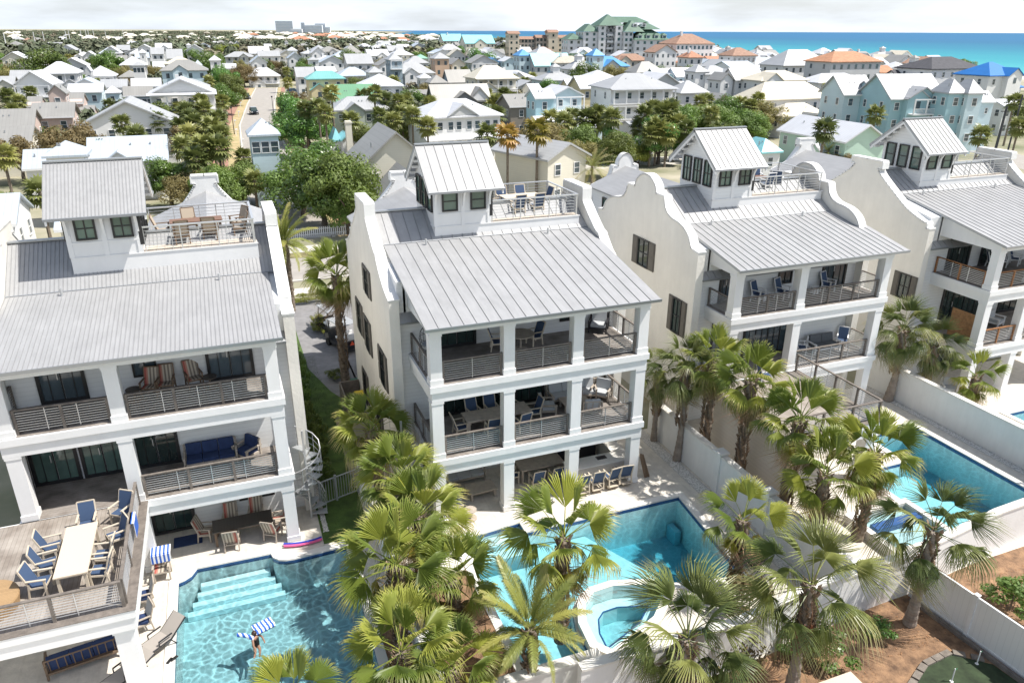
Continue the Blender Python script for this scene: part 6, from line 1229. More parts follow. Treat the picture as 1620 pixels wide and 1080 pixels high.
    if flags == '4' and rc == 'W':
        ob('front_gable', MB().prism_y([(w_ * .30, ze + .02), (w_ * .47, ze + rise * .75), (w_ * .66, ze + .02)][::-1], .15, 4).mesh(wm('grey')), t_); ob('gable_roof', MB().prism_y([(w_ * .28, ze - .02), (w_ * .47, ze + rise * .85), (w_ * .68, ze - .02), (w_ * .66, ze - .02), (w_ * .47, ze + rise * .72), (w_ * .30, ze - .02)], -.1, 4.2).mesh(r_), t_)
        ob('lower_roof', MB().prism_x([(-.9, ze - 3.5), (y0, ze - 2.95), (y0, ze - 3.25), (-.9, ze - 3.7)], 0, w_).mesh(r_), t_)
    hv = random.Random(int(x * 13 + y * 7))
    if w_ > 7.5 and kind != 'F' and flags not in ('4', '3', 's') and hv.random() < .75:   # projecting gabled bay or side wing
        bw = w_ * hv.uniform(.28, .42); b0 = hv.uniform(.4, w_ - bw - .4); bh = ze - (0 if hv.random() < .6 else 2.6); br = bw * .32
        o = ob('gabled_bay', MB().prism_y([(b0, 0), (b0 + bw, 0), (b0 + bw, bh), (b0 + bw / 2, bh + br), (b0, bh)][::-1], -.9, y0 + 2.2).mesh(m_), t_)
        ob('bay_roof', MB().prism_y([(b0 - .3, bh - .2), (b0 + bw / 2, bh + br + .12), (b0 + bw + .3, bh - .2), (b0 + bw + .3, bh - .34), (b0 + bw / 2, bh + br - .03), (b0 - .3, bh - .34)], -1.2, y0 + 3.2).mesh(r_), t_)
        ob('window', pane_me(1.0, 1.3, gm), t_, (b0 + bw / 2 - .5, -.95, bh - 1.9))
    if kind == 'H' and rc in 'WLG' and dist > 150 and w_ > 8.5 and hv.random() < .3:
        ob('cupola', bx(w_ / 2 - 1, w_ / 2 + 1, dp / 2 - 1, dp / 2 + 1, ze + rise * .5, ze + rise + 1.3, wm('white')), t_); ob('cupola_roof', MB().add([(w_ / 2 - 1.3, dp / 2 - 1.3, ze + rise + 1.3), (w_ / 2 + 1.3, dp / 2 - 1.3, ze + rise + 1.3), (w_ / 2 + 1.3, dp / 2 + 1.3, ze + rise + 1.3), (w_ / 2 - 1.3, dp / 2 + 1.3, ze + rise + 1.3), (w_ / 2, dp / 2, ze + rise + 2.2)], [(0, 1, 4), (1, 2, 4), (2, 3, 4), (3, 0, 4)]).mesh(r_), t_)
    for k_ in range(2): ob('roof_vent', cached('rv', lambda: MB().lathe([(.001, .5), (.09, .5), (.09, 0)], n=6).mesh(roofd)), t_, (w_ * hv.uniform(.2, .8), dp * .3, ze + rise * .45)) if dist < 170 else None
    if (int(abs(x * 7 + y)) % 5 == 0) and kind != 'F' and w_ > 6: ob('chimney', bx(w_ * .3, w_ * .3 + .8, dp * .4, dp * .4 + .8, ze, ze + rise + 1.0, wm('white')), t_)
    return t_
for h_ in HOUSES: house(*h_)
def dirxy(u, dist):
    d = ray(u, 60); d.z = 0; d.normalize(); return d * dist
# chimney of the cream lap-sided cottage, satellite dish
q = at(568, 250, 4); tag(ob('chimney_stack', MB().box(-.4, .4, -.4, .4, 0, 8.2).box(-.47, .47, -.47, .47, 7.9, 8.1).mesh(wm('cream')), None, (q.x - .3, q.y + 5, 0)), 'tall white chimney left of the cream lap-sided house', 'chimney')
# beige condominium, green roofed hotel and distant towers
def block(par, x0, x1, y0, y1, z1_, m_, fl, n, ww=1.3, wh=1.6, gm=None):
    ob('wall', bx(x0, x1, y0, y1, 0, z1_, m_), par); fh = z1_ / fl
    for s_ in range(fl):
        for i in range(n): cx = x0 + (x1 - x0) * (i + .5) / n; ob('window', pane_me(ww, wh, gm or glass), par, (cx - ww / 2, y0 - .05, s_ * fh + fh * .3))
        for i in range(3): cy = y0 + (y1 - y0) * (i + .5) / 3; ob('window', pane_me(ww, wh, gm or glass), par, (x0 - .05, cy + ww / 2, s_ * fh + fh * .3), R(-90))
c0 = at(805, 86, 0); D_ = c0.length; c0 = dirxy(805, 520); k = 520 / FPX
bc_m = mat('beige_condo_render', (.60, .53, .42), .85, nscale=.1, namt=.05); tnr = rm('TN')
t_ = thing('condominium', 'beige five-storey condominium with brown roofs left of the green hotel', 'building', (c0.x, c0.y, 0), R(-8))
block(t_, 0, 7, 0, 10, 19, bc_m, 5, 2); block(t_, 7.1, 19, 6, 16, 15.5, mat('condo_taupe', (.36, .32, .28), .85), 5, 5, 1.6, 1.9); block(t_, 19.1, 26.5, 4, 14, 16.5, mat('condo_taupe', (.36, .32, .28), .85), 5, 3, 1.6, 1.9); block(t_, 26.6, 33, 0, 9, 20, bc_m, 5, 1); block(t_, 33.1, 50, 1, 12, 16.5, bc_m, 5, 5)
for a_, b_, y_, z_ in ((-.6, 7.6, -.6, 19), (7.3, 19, 5.6, 15.5), (19.1, 26.4, 3.5, 16.5), (26, 33.6, -.6, 20), (33.7, 50.5, .5, 16.5)): ob('roof', MB().prism_x([(y_, z_ + .01), (y_ + 5, z_ + 1.8), (y_ + 10.5, z_ + .01)][::1], a_, b_).mesh(tnr), t_)
t_.scale = (1, 1, .93)
c0 = dirxy(905, 430); hm = mat('hotel_pale_grey', (.68, .68, .69), .8, nscale=.1, namt=.03); hg = mat('hotel_green_roof', (.10, .185, .13), .6, nscale=.3, namt=.15); t_ = thing('hotel', 'large white beach hotel with dark green gabled roofs and dormers', 'hotel', (c0.x, c0.y, 0), R(-10))
for (x0, x1, y0, y1, z_, n) in ((0, 8, 8, 22, 17.5, 2), (8.05, 16, 6, 22, 22, 2), (16.05, 20, 4, 20, 25.5, 1), (20.05, 25, 8, 22, 24, 2), (25.05, 29, 3, 20, 25.5, 1), (29.05, 34, 0, 18, 22, 2), (34.05, 53, -3, 16, 17.5, 5)):
    block(t_, x0, x1, y0, y1, z_, hm, max(5, int(z_ / 3)), n, 1.4, 1.7)
def hip(par, x0, x1, y0, y1, z_, r_, m_, name='roof'):
    k = min(x1 - x0, y1 - y0) / 2; cy = (y0 + y1) / 2; cx = (x0 + x1) / 2
    rp_ = [(x0 + k, cy), (x1 - k + .02, cy)] if x1 - x0 >= y1 - y0 else [(cx, y0 + k), (cx, y1 - k)]
    v = [(x0, y0, z_), (x1, y0, z_), (x1, y1, z_), (x0, y1, z_), (*rp_[0], z_ + r_), (*rp_[1], z_ + r_)]
    f_ = [(0, 1, 5, 4), (1, 2, 5), (2, 3, 4, 5), (3, 0, 4)] if x1 - x0 >= y1 - y0 else [(0, 1, 4), (1, 2, 5, 4), (2, 3, 5), (3, 0, 4, 5)]
    return ob(name, MB().add(v, f_ + [(0, 3, 2, 1)]).mesh(m_), par)
for a_ in ((-.6, 8.3, 7, 23, 17.6, 3.5), (7.6, 16.5, 5.4, 23, 22.1, 4.5), (15.5, 29.8, 3, 21, 25.6, 6.5), (28.6, 40, -1, 19, 22.1, 6.5), (33.5, 54, -3.8, 17, 17.6, 7.5), (38, 50, 1, 18, 23.5, 4), (19, 46, 8, 20, 27.5, 3.4)): hip(t_, *a_, hg)
for i in range(4): x_ = 36 + i * 4.6; o = ob('dormer', bx(x_, x_ + 2.2, -2.6, 2, 18.2, 20.2, hm), t_); ob('pane', pane_me(1.6, 1.2, glass), o, (x_ + .3, -2.65, 18.6)); hip(t_, x_ - .3, x_ + 2.5, -3, 3, 20.25, 1.2, hg, 'dormer_roof')
for i in range(2): x_ = 34 + i * 5; o = ob('dormer', bx(x_, x_ + 2.4, 1.2, 5, 25, 26.8, hm), t_); ob('pane', pane_me(1.6, 1.1, glass), o, (x_ + .4, 1.15, 25.3))
for s_ in range(5): ob('balcony', MB().box(21, 24.5, 5, 7.9, 4 + s_ * 3.9, 4.25 + s_ * 3.9).box(21, 24.5, 5, 5.1, 4.3 + s_ * 3.9, 5.2 + s_ * 3.9).mesh(trim), t_)
for s_ in range(4): ob('balcony', MB().box(53.1, 55.5, -2, 3, 3 + s_ * 4, 3.2 + s_ * 4).box(55.4, 55.5, -2, 3, 3.2 + s_ * 4, 4.1 + s_ * 4).mesh(trim), t_)
tm_ = mat('far_tower_concrete', (.66, .68, .71), .8, nscale=.02, namt=.03)
def far_tower(label, u0, u1, vt, dist, dep=30):
    a_ = dirxy(u0, dist); wd = (u1 - u0) * dist / FPX * 1.02; top = CAMH + (50.5 - vt) * dist / FPX * .85; t_ = thing('tower_block', label, 'tower', (a_.x, a_.y, 0), R(-15))
    ob('wall', bx(0, wd, 0, dep, 0, top, tm_), t_); fl = int(top / 6)
    fm_ = MB()
    for s_ in range(fl): fm_.box(-.3, wd + .3, -1.2, -.05, s_ * 6 + 3.4, s_ * 6 + 5.6)
    ob('balcony_band', fm_.mesh(mat('far_balcony_blue', (.42, .50, .58), .6)), t_); return t_
t_.scale = (1, 1, .87)
far_tower('broad cylindrical looking grey tower alone on the far horizon', 438, 461, 37, 3600); far_tower('low pale block beside the lone far tower', 461, 476, 49, 3500)
far_tower('far resort tower, left spire of the blue glass group', 478, 483, 39, 3600); far_tower('far resort block, wide middle of the blue group', 483, 507, 43, 3550); far_tower('far resort tower, tallest right block of the group', 500, 514, 40.5, 3650); far_tower('far sloping white resort block at the right of the group', 514, 522, 46, 3600)
for i, (u, v) in enumerate([(7, 70), (54, 68), (69, 68), (105, 66), (110, 66), (129, 65), (137, 64), (141, 64), (149, 64), (168, 63), (196, 62)]):
    q = dirxy(u, 620 + 60 * i); tag(ob('field_mast', MB().tube([(0, 0, 0), (0, 0, 17 + i * .3)], [.35, .2], 6).mesh(trim), None, (q.x, q.y, 0)), 'tall white mast rising from the woods at far left, %s from the left edge' % ORD[i], 'mast', 'white masts at far left')
for lab, ub, vb, h_, r_ in (('thick dark wooden utility pole, left of the two at right edge', 1575, 236, 7.4, .2), ('thin leaning dark utility pole at the right edge', 1594, 240, 9.6, .13)):
    q = at(ub, vb, 0); tag(ob('utility_pole', MB().tube([(0, 0, 0), (.25, 0, h_)], [r_ * 1.2, r_], 8).box(-.9, .9, -.06, .06, h_ - .9, h_ - .75).mesh(ironm), None, (q.x, q.y, 0)), lab, 'utility pole')
# vehicles
def car(label, x, y, rz, col, suv=True):
    t_ = thing('parked_car', label, 'car', (x, y, .01), rz); cm = mat('car_paint_%d' % int(col[0] * 1000 + col[2] * 100), col, .25, .2, coat=.8); h_ = 1.65 if suv else 1.4
    ob('body', MB().prism_x([(-2.2, .35), (-2.15, .8), (-1.2, .95), (2.15, 1.0), (2.25, .6), (2.2, .3)], -.9, .9).mesh(cm), t_)
    ob('cabin', MB().add([(-.85, -1.15, .93), (.85, -1.15, .93), (.85, 2.0, .98), (-.85, 2.0, .98), (-.68, -.5, h_), (.68, -.5, h_), (.68, 1.6, h_), (-.68, 1.6, h_)], [(0, 1, 5, 4), (1, 2, 6, 5), (2, 3, 7, 6), (3, 0, 4, 7)]).mesh(glass), t_)
    ob('roof', MB().box(-.69, .69, -.52, 1.62, h_ - .01, h_ + .04).mesh(cm), t_)
    wh_ = cached('wheel', lambda: MB().tube([(-.1, 0, 0), (.1, 0, 0)], .34, 14).mesh(rubber)); rim = cached('rim', lambda: MB().tube([(-.11, 0, 0), (.11, 0, 0)], .2, 10).mesh(alum))
    for sx in (-.85, .85):
        for sy in (-1.4, 1.4): o = ob('wheel', wh_, t_, (sx, sy, .34)); ob('rim', rim, o)
        ob('headlight', cached('hl', lambda: bx(-.18, .18, -.04, .03, -.08, .08, trim)), t_, (sx * .75, -2.16, .72)); ob('taillight', cached('tl', lambda: bx(-.14, .14, -.03, .04, -.1, .1, mat('red_lamp', (.4, .01, .01), .3))), t_, (sx * .8, 2.22, .75))
q = at(402, 181, 0); car('black car driving down the residential street', q.x, q.y, .05, (.012, .014, .02))
q = at(391, 157, 0); car('black pickup parked on the left verge of the residential street', q.x, q.y, .05, (.02, .02, .022))
q = at(465, 147, 0); car('blue car parked under the palms right of the street', q.x, q.y, 1.3, (.03, .10, .22), False)
q = at(1618, 158, 0)
for i, (u, v) in enumerate([(508, 256), (520, 252)]): q = at(u, v, 0)
def golf_cart(label, x, y, rz, col):
    t_ = thing('golf_cart', label, 'golf cart', (x, y, .01), rz); cm = mat('cart_' + col, {'white': (.75, .75, .74), 'black': (.02, .02, .022)}[col], .35)
    ob('body', MB().prism_x([(-1.3, .3), (-1.35, .75), (-.9, .95), (-.75, .5), (.35, .5), (.4, .8), (1.25, .8), (1.3, .3)], -.58, .58).mesh(cm), t_); ob('roof', MB().box(-.6, .6, -.85, 1.0, 1.86, 1.91).mesh(mat('cart_roof_grey', (.34, .35, .36), .4, wave=(0, .2, .1))), t_)
    mb = MB()
    for sx in (-.55, .55): mb.beam((sx, -.85, .9), (sx, -.6, 1.88), .04).beam((sx, .95, .8), (sx, .9, 1.88), .04)
    ob('roof_posts', mb.mesh(ironm), t_)
    for y_ in (-.05, .62): ob('seat', MB().box(-.5, .5, y_, y_ + .45, .8, .92).box(-.5, .5, y_ + .42, y_ + .5, .9, 1.25).mesh(trim), t_)
    wh_ = cached('gw', lambda: MB().tube([(-.09, 0, 0), (.09, 0, 0)], .26, 12).mesh(rubber))
    for sx in (-.55, .55):
        for sy in (-.95, .85): ob('wheel', wh_, t_, (sx, sy, .27))
    ob('rear_bench', MB().box(-.5, .5, 1.12, 1.45, .55, .62).mesh(ironm), t_)
    return t_
golf_cart('black golf cart with white seats and grey roof parked beside the middle villa', 5.95, 46.7, 3.5, 'black'); golf_cart('dark golf cart parked farther up the driveway behind the other', 5.6, 49.6, 3.4, 'black')
tag(ob('warning_triangle', MB().add([(-.17, 0, 0), (.17, 0, 0), (0, 0, .3)], [(0, 1, 2)]).mesh(mat('orange_reflector', (.9, .12, .05), .5)), None, (6.35, 45.3, .65), .3), 'orange slow vehicle triangle on the back of the nearer golf cart', 'sign')
for k in range(9):
    u, v = [(372, 200), (374, 215), (385, 232), (378, 185), (381, 170), (436, 205), (440, 225), (432, 190), (384, 160)][k]; q = at(u, v, 0); t_ = thing('mailbox_post', '%s small white mailbox post along the residential street' % ['fifth nearest left', 'fourth nearest left', 'nearest left', 'sixth left', 'eighth left', 'second right', 'nearest right', 'third right', 'farthest left'][k], 'mailbox', (q.x, q.y, 0), 0, 'white mailbox posts along the street'); ob('post', cached('mbp', lambda: bx(-.07, .07, -.07, .07, 0, 1.1, trim)), t_); ob('box', cached('mbb', lambda: bx(-.12, .35, -.12, .12, 1.101, 1.35, trim)), t_)
for lab, u, v, h_ in (('dark street lamp post on the left verge of the residential street', 371, 213, 5), ('dark street lamp on the right side of the residential street', 434, 190, 5)): q = at(u, v, 0); t_ = thing('street_lamp', lab, 'street lamp', (q.x, q.y, 0)); ob('pole', MB().tube([(0, 0, 0), (0, 0, h_)], [.09, .05], 6).mesh(ironm), t_); ob('lamp_head', MB().lathe([(.001, h_ + .4), (.22, h_ + .25), (.15, h_)], n=8).mesh(ironm), t_)
bar_fence2 = thing('picket_fence', 'white picket fence across the beach road under the big trees', 'fence', (5, 76.5, 0)); pk = bx(-.05, .05, -.02, .02, 0, 1.05, trim)
for i in range(60): ob('picket', pk, bar_fence2, (i * .2, 0, 0))
rl_ = bx(0, 12, .021, .05, 0, .08, trim); ob('fence_rail', rl_, bar_fence2, (0, 0, .3)); ob('fence_rail', rl_, bar_fence2, (0, 0, .8))

# mid-distance palms and trees
def far_palm_me(seed, nl=30, R_=1.9, matl=None, dead=False):
    rnd = random.Random(seed); mb = MB()
    for i in range(nl):
        t2 = i / (nl - 1); e = R(75 - 125 * t2 + rnd.uniform(-8, 8)); a = i * 2.39996; M3 = Matrix.Rotation(a, 3, 'Z') @ Matrix.Rotation(-e, 3, 'Y'); Lp = rnd.uniform(.7, 1.0); Rb = rnd.uniform(.75, 1.0)
        sd = Vector((0, .02, 0)); q = Vector((Lp, 0, 0)); mb.add([M3 @ (-sd), M3 @ sd, M3 @ (q + sd), M3 @ (q - sd)], [(0, 1, 2, 3)])
        for k in range(11):
            b_ = R(-125 + 250 * k / 10); L_ = Rb * (.7 + .3 * math.cos(b_ * .6)); d = Vector((math.cos(b_), math.sin(b_), 0)); n_ = Vector((-d.y, d.x, 0)) * .12
            p1 = q + d * L_ * .55 + Vector((0, 0, -.08)); p2 = q + d * L_ + Vector((0, 0, -.33)); mb.add([M3 @ q, M3 @ (p1 - n_), M3 @ p2, M3 @ (p1 + n_)], [(0, 1, 3), (1, 2, 3)])
    return mb.mesh(matl or dark_green)
yell = leafmat('yellowing_palm_leaf', (.26, .22, .04), (.5, .32, .1), 1.0, 1.9, .3)
FP = [far_palm_me(s) for s in range(5)]; FPY = far_palm_me(9, 24, matl=yell); FF = None
def fph():
    mb = MB(); rnd = random.Random(4)
    for i in range(34):
        t2 = i / 33; e = R(70 - 95 * t2); a = i * 2.39996; M3 = Matrix.Rotation(a, 3, 'Z') @ Matrix.Rotation(-e, 3, 'Y')
        P_ = lambda s: M3 @ Vector((3.0 * s, 0, -1.2 * s * s))
        for k in range(16):
            s = .1 + .9 * k / 16; c = P_(s); d = (P_(s + .02) - c).normalized(); sd = M3 @ Vector((0, 1, .15))
            for g in (-1, 1): e2 = c + (sd * g * .42 + d * .3) * (1 - abs(s - .5)); mb.add([c - d * .05, c + d * .05, e2], [(0, 1, 2)])
    return mb.mesh(dark_green)
FF = fph(); FT = cached('ft', lambda: MB().tube([(0, 0, 0), (0, 0, .5), (0, 0, 1)], [.2, .15, .16], 7).mesh(bark))
def fpalm(u, v, zc, lab, group=None, me=None, s_=1.0, xy=None, sd=0):
    q = xy or at(u, v, zc); t_ = thing('cabbage_palm', lab, 'palm tree', (q[0], q[1], 0), sd * 1.3, group)
    ob('crown', me or FP[sd % 5], t_, (0, 0, zc - .2), scale=s_); ob('trunk', FT, t_, scale=(1, 1, zc)); return t_
G1 = 'cabbage palms massed on the left of the residential street'
rk = lambda L_, i: sorted(range(len(L_)), key=lambda j: L_[j][0] + L_[j][1] * .001).index(i)
G1L = [(285, 172, 6.0), (300, 185, 6.0), (322, 172, 7.0), (335, 150, 7.0), (352, 160, 6.5), (345, 187, 6.5), (300, 213, 6.5), (322, 232, 7.0), (347, 213, 7.0), (285, 200, 6.0), (310, 250, 6.0), (330, 128, 7.0), (350, 118, 6.0), (295, 152, 6.0), (312, 142, 7.0), (275, 150, 6.0), (290, 232, 6.0), (335, 200, 7.5), (308, 195, 7.5), (318, 160, 7.5), (345, 232, 7.0), (328, 215, 6.0)]
for i, (u, v, z) in enumerate(G1L): fpalm(u, v, z, '%s palm from the left in the mass between gabled house and brick footpath' % ORD[rk(G1L, i)], G1, s_=1.15, sd=i)
for i, (u, v, z, lab) in enumerate([(192, 195, 7, 'slender palm rising left of centre in front of the broad white gable'), (216, 213, 6.5, 'palm with curved trunk just right of the slender one over the pale blue roof'), (249, 190, 6.5, 'palm standing before the right end of the broad white gable'),
    (160, 233, 6, 'palm in front of the pale blue roof, tallest at left'), (180, 243, 5, 'lower palm right of the tallest one over the pale blue roof'), (222, 250, 3.6, 'low palm at the right end of the pale blue house'), (62, 303, 6, 'big palm left of the left villa roof tower'), (14, 325, 5, 'palm at left edge above the white parapet'), (4, 245, 7, 'palm crown cut by the left edge beside the square turret'),
    (315, 258, 4, 'palm at the near end of the brick footpath'), (172, 165, 5, 'palm between the sunroom tower and the pale blue house'), (30, 160, 7, 'palm in the mass at far left, front one'), (12, 150, 7, 'palm in the mass at far left, leftmost one'), (48, 145, 7, 'palm in the mass at far left, upper one'), (20, 175, 6, 'palm in the mass at far left, lowest one'), (70, 135, 7, 'pale green palm right of the mass at far left'),
    (110, 122, 6, 'small dark palm left of the grey gabled houses'), (128, 108, 6, 'small palm under the white gable beside the round green tree'), (272, 118, 7, 'palm pair above the bright white roof at upper left'), (385, 247, 4, 'small palm left of the slim light blue tower'), (428, 255, 3.5, 'palm at the foot of the slim light blue tower'), (402, 285, 4, 'shaggy palm below the blue tower beside the big trees'), (412, 270, 3.6, 'palm frond cluster left of the big green trees'),
    (452, 112, 7, 'palm right of the cottage at the street end'), (455, 130, 7, 'palm beside the street below the first one'), (482, 172, 8, 'tall palm in the street row, first from left'), (503, 168, 8.5, 'tall palm in the street row, second from left'), (514, 178, 8.5, 'tall palm in the street row, third from left'), (524, 146, 10, 'tallest palm in front of the green metal roof'), (592, 146, 10, 'tall palm at the right end of the green metal roof'), (609, 156, 8, 'palm just right of the green metal roof'),
    (555, 190, 8, 'single palm in front of the grey-green house'), (600, 182, 7, 'palm at right of the grey-green house, left one'), (622, 190, 7, 'palm at right of the grey-green house, middle one'), (642, 158, 8, 'palm left of the white duplex, upper one'), (652, 182, 8, 'palm touching the white duplex corner'), (636, 178, 7, 'palm left of the white duplex, lower one'), (630, 160, 8, 'palm above the pair left of the duplex'),
    (747, 262, 3.4, 'short palm in front of the duplex porch'), (610, 95, 7, 'palm among the far houses left of the roof deck house'), (511, 89, 7, 'small palm in front of the grey tower with dark windows')]): fpalm(u, v, z, lab, s_=1.05 if z > 5 else .95, sd=i)
fpalm(803, 212, 8.5, 'tall thin palm with yellowing skirt, left of the pair behind the middle villa', me=FPY, s_=1.15); fpalm(850, 205, 9, 'tall thin palm with yellowing skirt, right of the pair behind the middle villa', me=FPY, s_=1.25)
for i, (u, v, z, lab) in enumerate([(937, 262, 4.5, 'date palm with long feathery fronds behind the middle villa terrace'), (1310, 238, 3.5, 'date palm with feathery fronds below the mint cottage palm')]): fpalm(u, v, z, lab, me=FF, s_=.95)
G2 = 'cabbage palms standing together in front of the tall three-storey house'
G2L = [(872, 188, 6), (893, 192, 6), (905, 185, 6), (928, 186, 6.5), (946, 180, 7), (955, 192, 6), (968, 186, 7), (1020, 180, 7), (1032, 172, 7.5), (1048, 178, 7.5), (1060, 172, 8), (1012, 200, 5), (1040, 200, 6), (1070, 195, 6), (1085, 205, 5.5), (1055, 212, 5), (1030, 212, 5)]
for i, (u, v, z) in enumerate(G2L): fpalm(u, v, z, '%s palm from the left in the group before the tall three-storey white house' % ORD[rk(G2L, i)], G2, s_=1.25, sd=i)
G3 = 'cabbage palms around the far white hipped house'
G3L = [(757, 117, 6), (765, 124, 6), (775, 119, 6), (784, 126, 6), (795, 122, 5), (812, 126, 5), (822, 122, 5), (830, 130, 5), (797, 148, 5), (810, 156, 5), (785, 160, 5), (800, 165, 5), (778, 168, 4), (790, 178, 4), (770, 150, 5), (782, 142, 5), (842, 122, 5)]
for i, (u, v, z) in enumerate(G3L): fpalm(u, v, z, '%s palm from the left around the low white hipped house among palms' % ORD[rk(G3L, i)], G3, s_=1.3, sd=i)
for i, (u, v, z, lab) in enumerate([(1108, 160, 6, 'palm in front of the octagonal grey roof, left one'), (1120, 158, 6, 'palm in front of the octagonal grey roof, right one'), (1172, 163, 6, 'palm before the cream roofed house, left one'), (1187, 167, 6, 'palm before the cream roofed house, middle one'), (1200, 157, 7, 'palm before the cream roofed house, right one'), (1305, 205, 8, 'dark palm standing before the mint cottage roof'), (1552, 213, 5.5, 'round headed palm behind the right-edge villa roof terrace'), (1122, 88, 9, 'tall palm between the orange roofs and the seaside hotel'), (1152, 103, 7, 'palm among the low orange roofs'), (1605, 160, 8, 'large palm at the right edge under the cobalt roofs, upper'), (1612, 200, 6, 'large palm at the right edge, lower'), (929, 90, 10, 'palm in front of the green hotel, left'), (866, 84, 8, 'palm left of the hotel in front of the condominium'), (906, 84, 8, 'pale palm in front of the condominium right end'), (1330, 141, 6, 'small palm by the white hipped house, left'), (1308, 140, 6, 'small palm by the white hipped house, right'), (1242, 128, 6, 'small palm behind the cream roofs'), (1240, 104, 6, 'palm beside the big beach mansion')]): fpalm(u, v, z, lab, s_=1.15, sd=i)
TREES = [('oak', 475, 290, 4.2, 3.6, 'leafy green tree left of the pair of big trees behind the gap between villas'), ('mag', 508, 300, 4.6, 4.2, 'big dense green tree in the middle of the group behind the gap between villas'), ('oak', 548, 300, 4.2, 4.6, 'big green tree touching the cream lap-sided cottage'), ('mag', 500, 268, 4.0, 4.5, 'upper dense tree of the group behind the gap between villas'), ('oak', 535, 330, 2.6, 2.6, 'lower green tree in front of the picket fence'),
 ('mag', 265, 285, 3.4, 3.4, 'glossy dark tree right of the left villa roof tower'), ('brn', 300, 300, 3.0, 2.8, 'brownish bush tree behind the left villa terrace'), ('oak', 345, 298, 3.4, 3.2, 'dark green bush behind the left villa terrace'), ('oak', 380, 285, 3.0, 3.2, 'green tree between the terrace gable and the blue tower'), ('brn', 325, 322, 2.6, 2.0, 'low brown shrub tree behind the white cap of the rear gable'), ('oak', 80, 213, 3.0, 3.0, 'feathery green tree beside the pink house'),
 ('mag', 172, 105, 7.0, 5.5, 'round bright green tree standing among far roofs at left'), ('mag', 72, 118, 7.5, 7.5, 'large dark conical tree at left behind the palms'), ('brt', 362, 85, 9.0, 6.0, 'large bright yellow-green tree left of the street end'), ('mag', 330, 107, 6.5, 6.0, 'dark dense oak between the turret houses'), ('oak', 300, 92, 7.0, 6.0, 'green oak above the turret houses'), ('brn', 385, 118, 5.0, 4.5, 'brownish tree left of the street end'), ('oak', 365, 140, 4.5, 4.5, 'bushy green tree beside the brick footpath'), ('mag', 352, 155, 4.0, 4.0, 'dark green tree hanging over the low white wall'),
 ('mag', 462, 182, 4.3, 5.0, 'large dark tree at the right of the street'), ('mag', 478, 205, 4.6, 4.6, 'dark tree behind the street palms'), ('brn', 468, 165, 3.6, 5.0, 'brownish topped tree right of the street'), ('oak', 487, 195, 4.5, 4.0, 'green tree behind the row of tall palms'), ('mag', 560, 103, 7.5, 6.0, 'round green tree in front of the cream pyramid roofed house'), ('brn', 575, 120, 4.5, 4.0, 'yellowish tree right of the teal roof'), ('brn', 675, 150, 4.5, 3.5, 'sparse dark tree behind the white duplex'), ('mag', 650, 165, 3.8, 3.5, 'dark bushy tree left of the white duplex roof'),
 ('mag', 758, 102, 7.0, 6.0, 'dark tree behind the palm row at mid distance'), ('oak', 900, 112, 5.5, 5.0, 'round green tree before the turquoise roof'), ('brn', 868, 118, 5.0, 4.0, 'brownish tree left of the round green one'), ('oak', 1100, 190, 4.2, 4.2, 'green tree right of the tall three-storey house'), ('oak', 1130, 195, 4.5, 4.0, 'green tree behind the third villa tower, left'), ('mag', 1150, 182, 4.0, 4.0, 'dark green tree behind the third villa tower, middle'), ('brn', 1215, 185, 4.2, 4.0, 'yellow-green tree before the cream roofs'), ('brn', 1240, 172, 3.8, 4.0, 'yellowish tree nearest the mint cottage'), ('oak', 1185, 200, 4.0, 3.5, 'green palm-like tree behind the third villa tower, right'),
 ('brt', 985, 240, 2.8, 1.8, 'bright green hedge-like tree beside the brick lane'), ('brt', 1010, 247, 2.6, 1.6, 'second bright green bush beside the brick lane'), ('brn', 700, 155, 3.5, 3, 'dark leafless looking tree between grey roofs'), ('oak', 1612, 180, 4.5, 4, 'dark green tree at right edge behind the poles'), ('oak', 905, 80, 6, 8, 'tree at the base of the condominium'), ('brn', 1335, 262, 2.5, 1.6, 'reddish shrub behind the right-edge villa gable'), ('brn', 1500, 165, 3.0, 2.5, 'green tree in front of the turquoise mansion porch'), ('oak', 1430, 168, 3, 2.8, 'small tree before the blue wing')]
for i, (k, u, v, r_, z, lab) in enumerate(TREES): q = at(u, v, z); tree(k, lab, q.x, q.y, r_, z, i)

# ---------------------------------------------------------------- far fill
occ = [(h_[0] + h_[3] / 2, h_[1] + h_[5] / 2, max(h_[3], h_[5]) * .62 + 2) for h_ in HOUSES]
def street_x(y): return 6 + (y - 76) * .058
def vis(x, y, z=2):
    d = Vector((x, y, z - CAMH)); zz = d.dot(cf)
    if zz < 1: return None
    return 810 + FPX * d.dot(cr) / zz, 540 - FPX * d.dot(cu) / zz
rnd = random.Random(21); placed = []; fillh = 0; fills = []
SHORT = {}
for h_ in HOUSES:
    l_ = h_[11]
    for cut in (' with ', ' behind ', ' in front', ', ', ' left of', ' right of', ' beside', ' among', ' at the', ' below', ' facing', ' closing', ' just', ' above', ' by the', ' near', ' and '):
        l_ = l_.split(cut)[0]
    SHORT.setdefault(l_, []).append(h_)
SHORT = {k_: v_[0] for k_, v_ in SHORT.items() if len(v_) == 1 and 2 < len(k_.split()) < 6}
USED = {}
def where(x, y):
    k_, h_ = min(SHORT.items(), key=lambda q: math.hypot(q[1][0] + q[1][3] / 2 - x, q[1][1] + q[1][5] / 2 - y)); dx = x - h_[0] - h_[3] / 2; dy = y - h_[1] - h_[5] / 2; d_ = math.hypot(dx, dy)
    rel = ('right of' if dx > 0 else 'left of') if abs(dx) > abs(dy) * .6 else ('behind' if dy > 0 else 'in front of')
    return ('just ' if d_ < 16 else '' if d_ < 45 else 'well ') + rel + ' the ' + k_
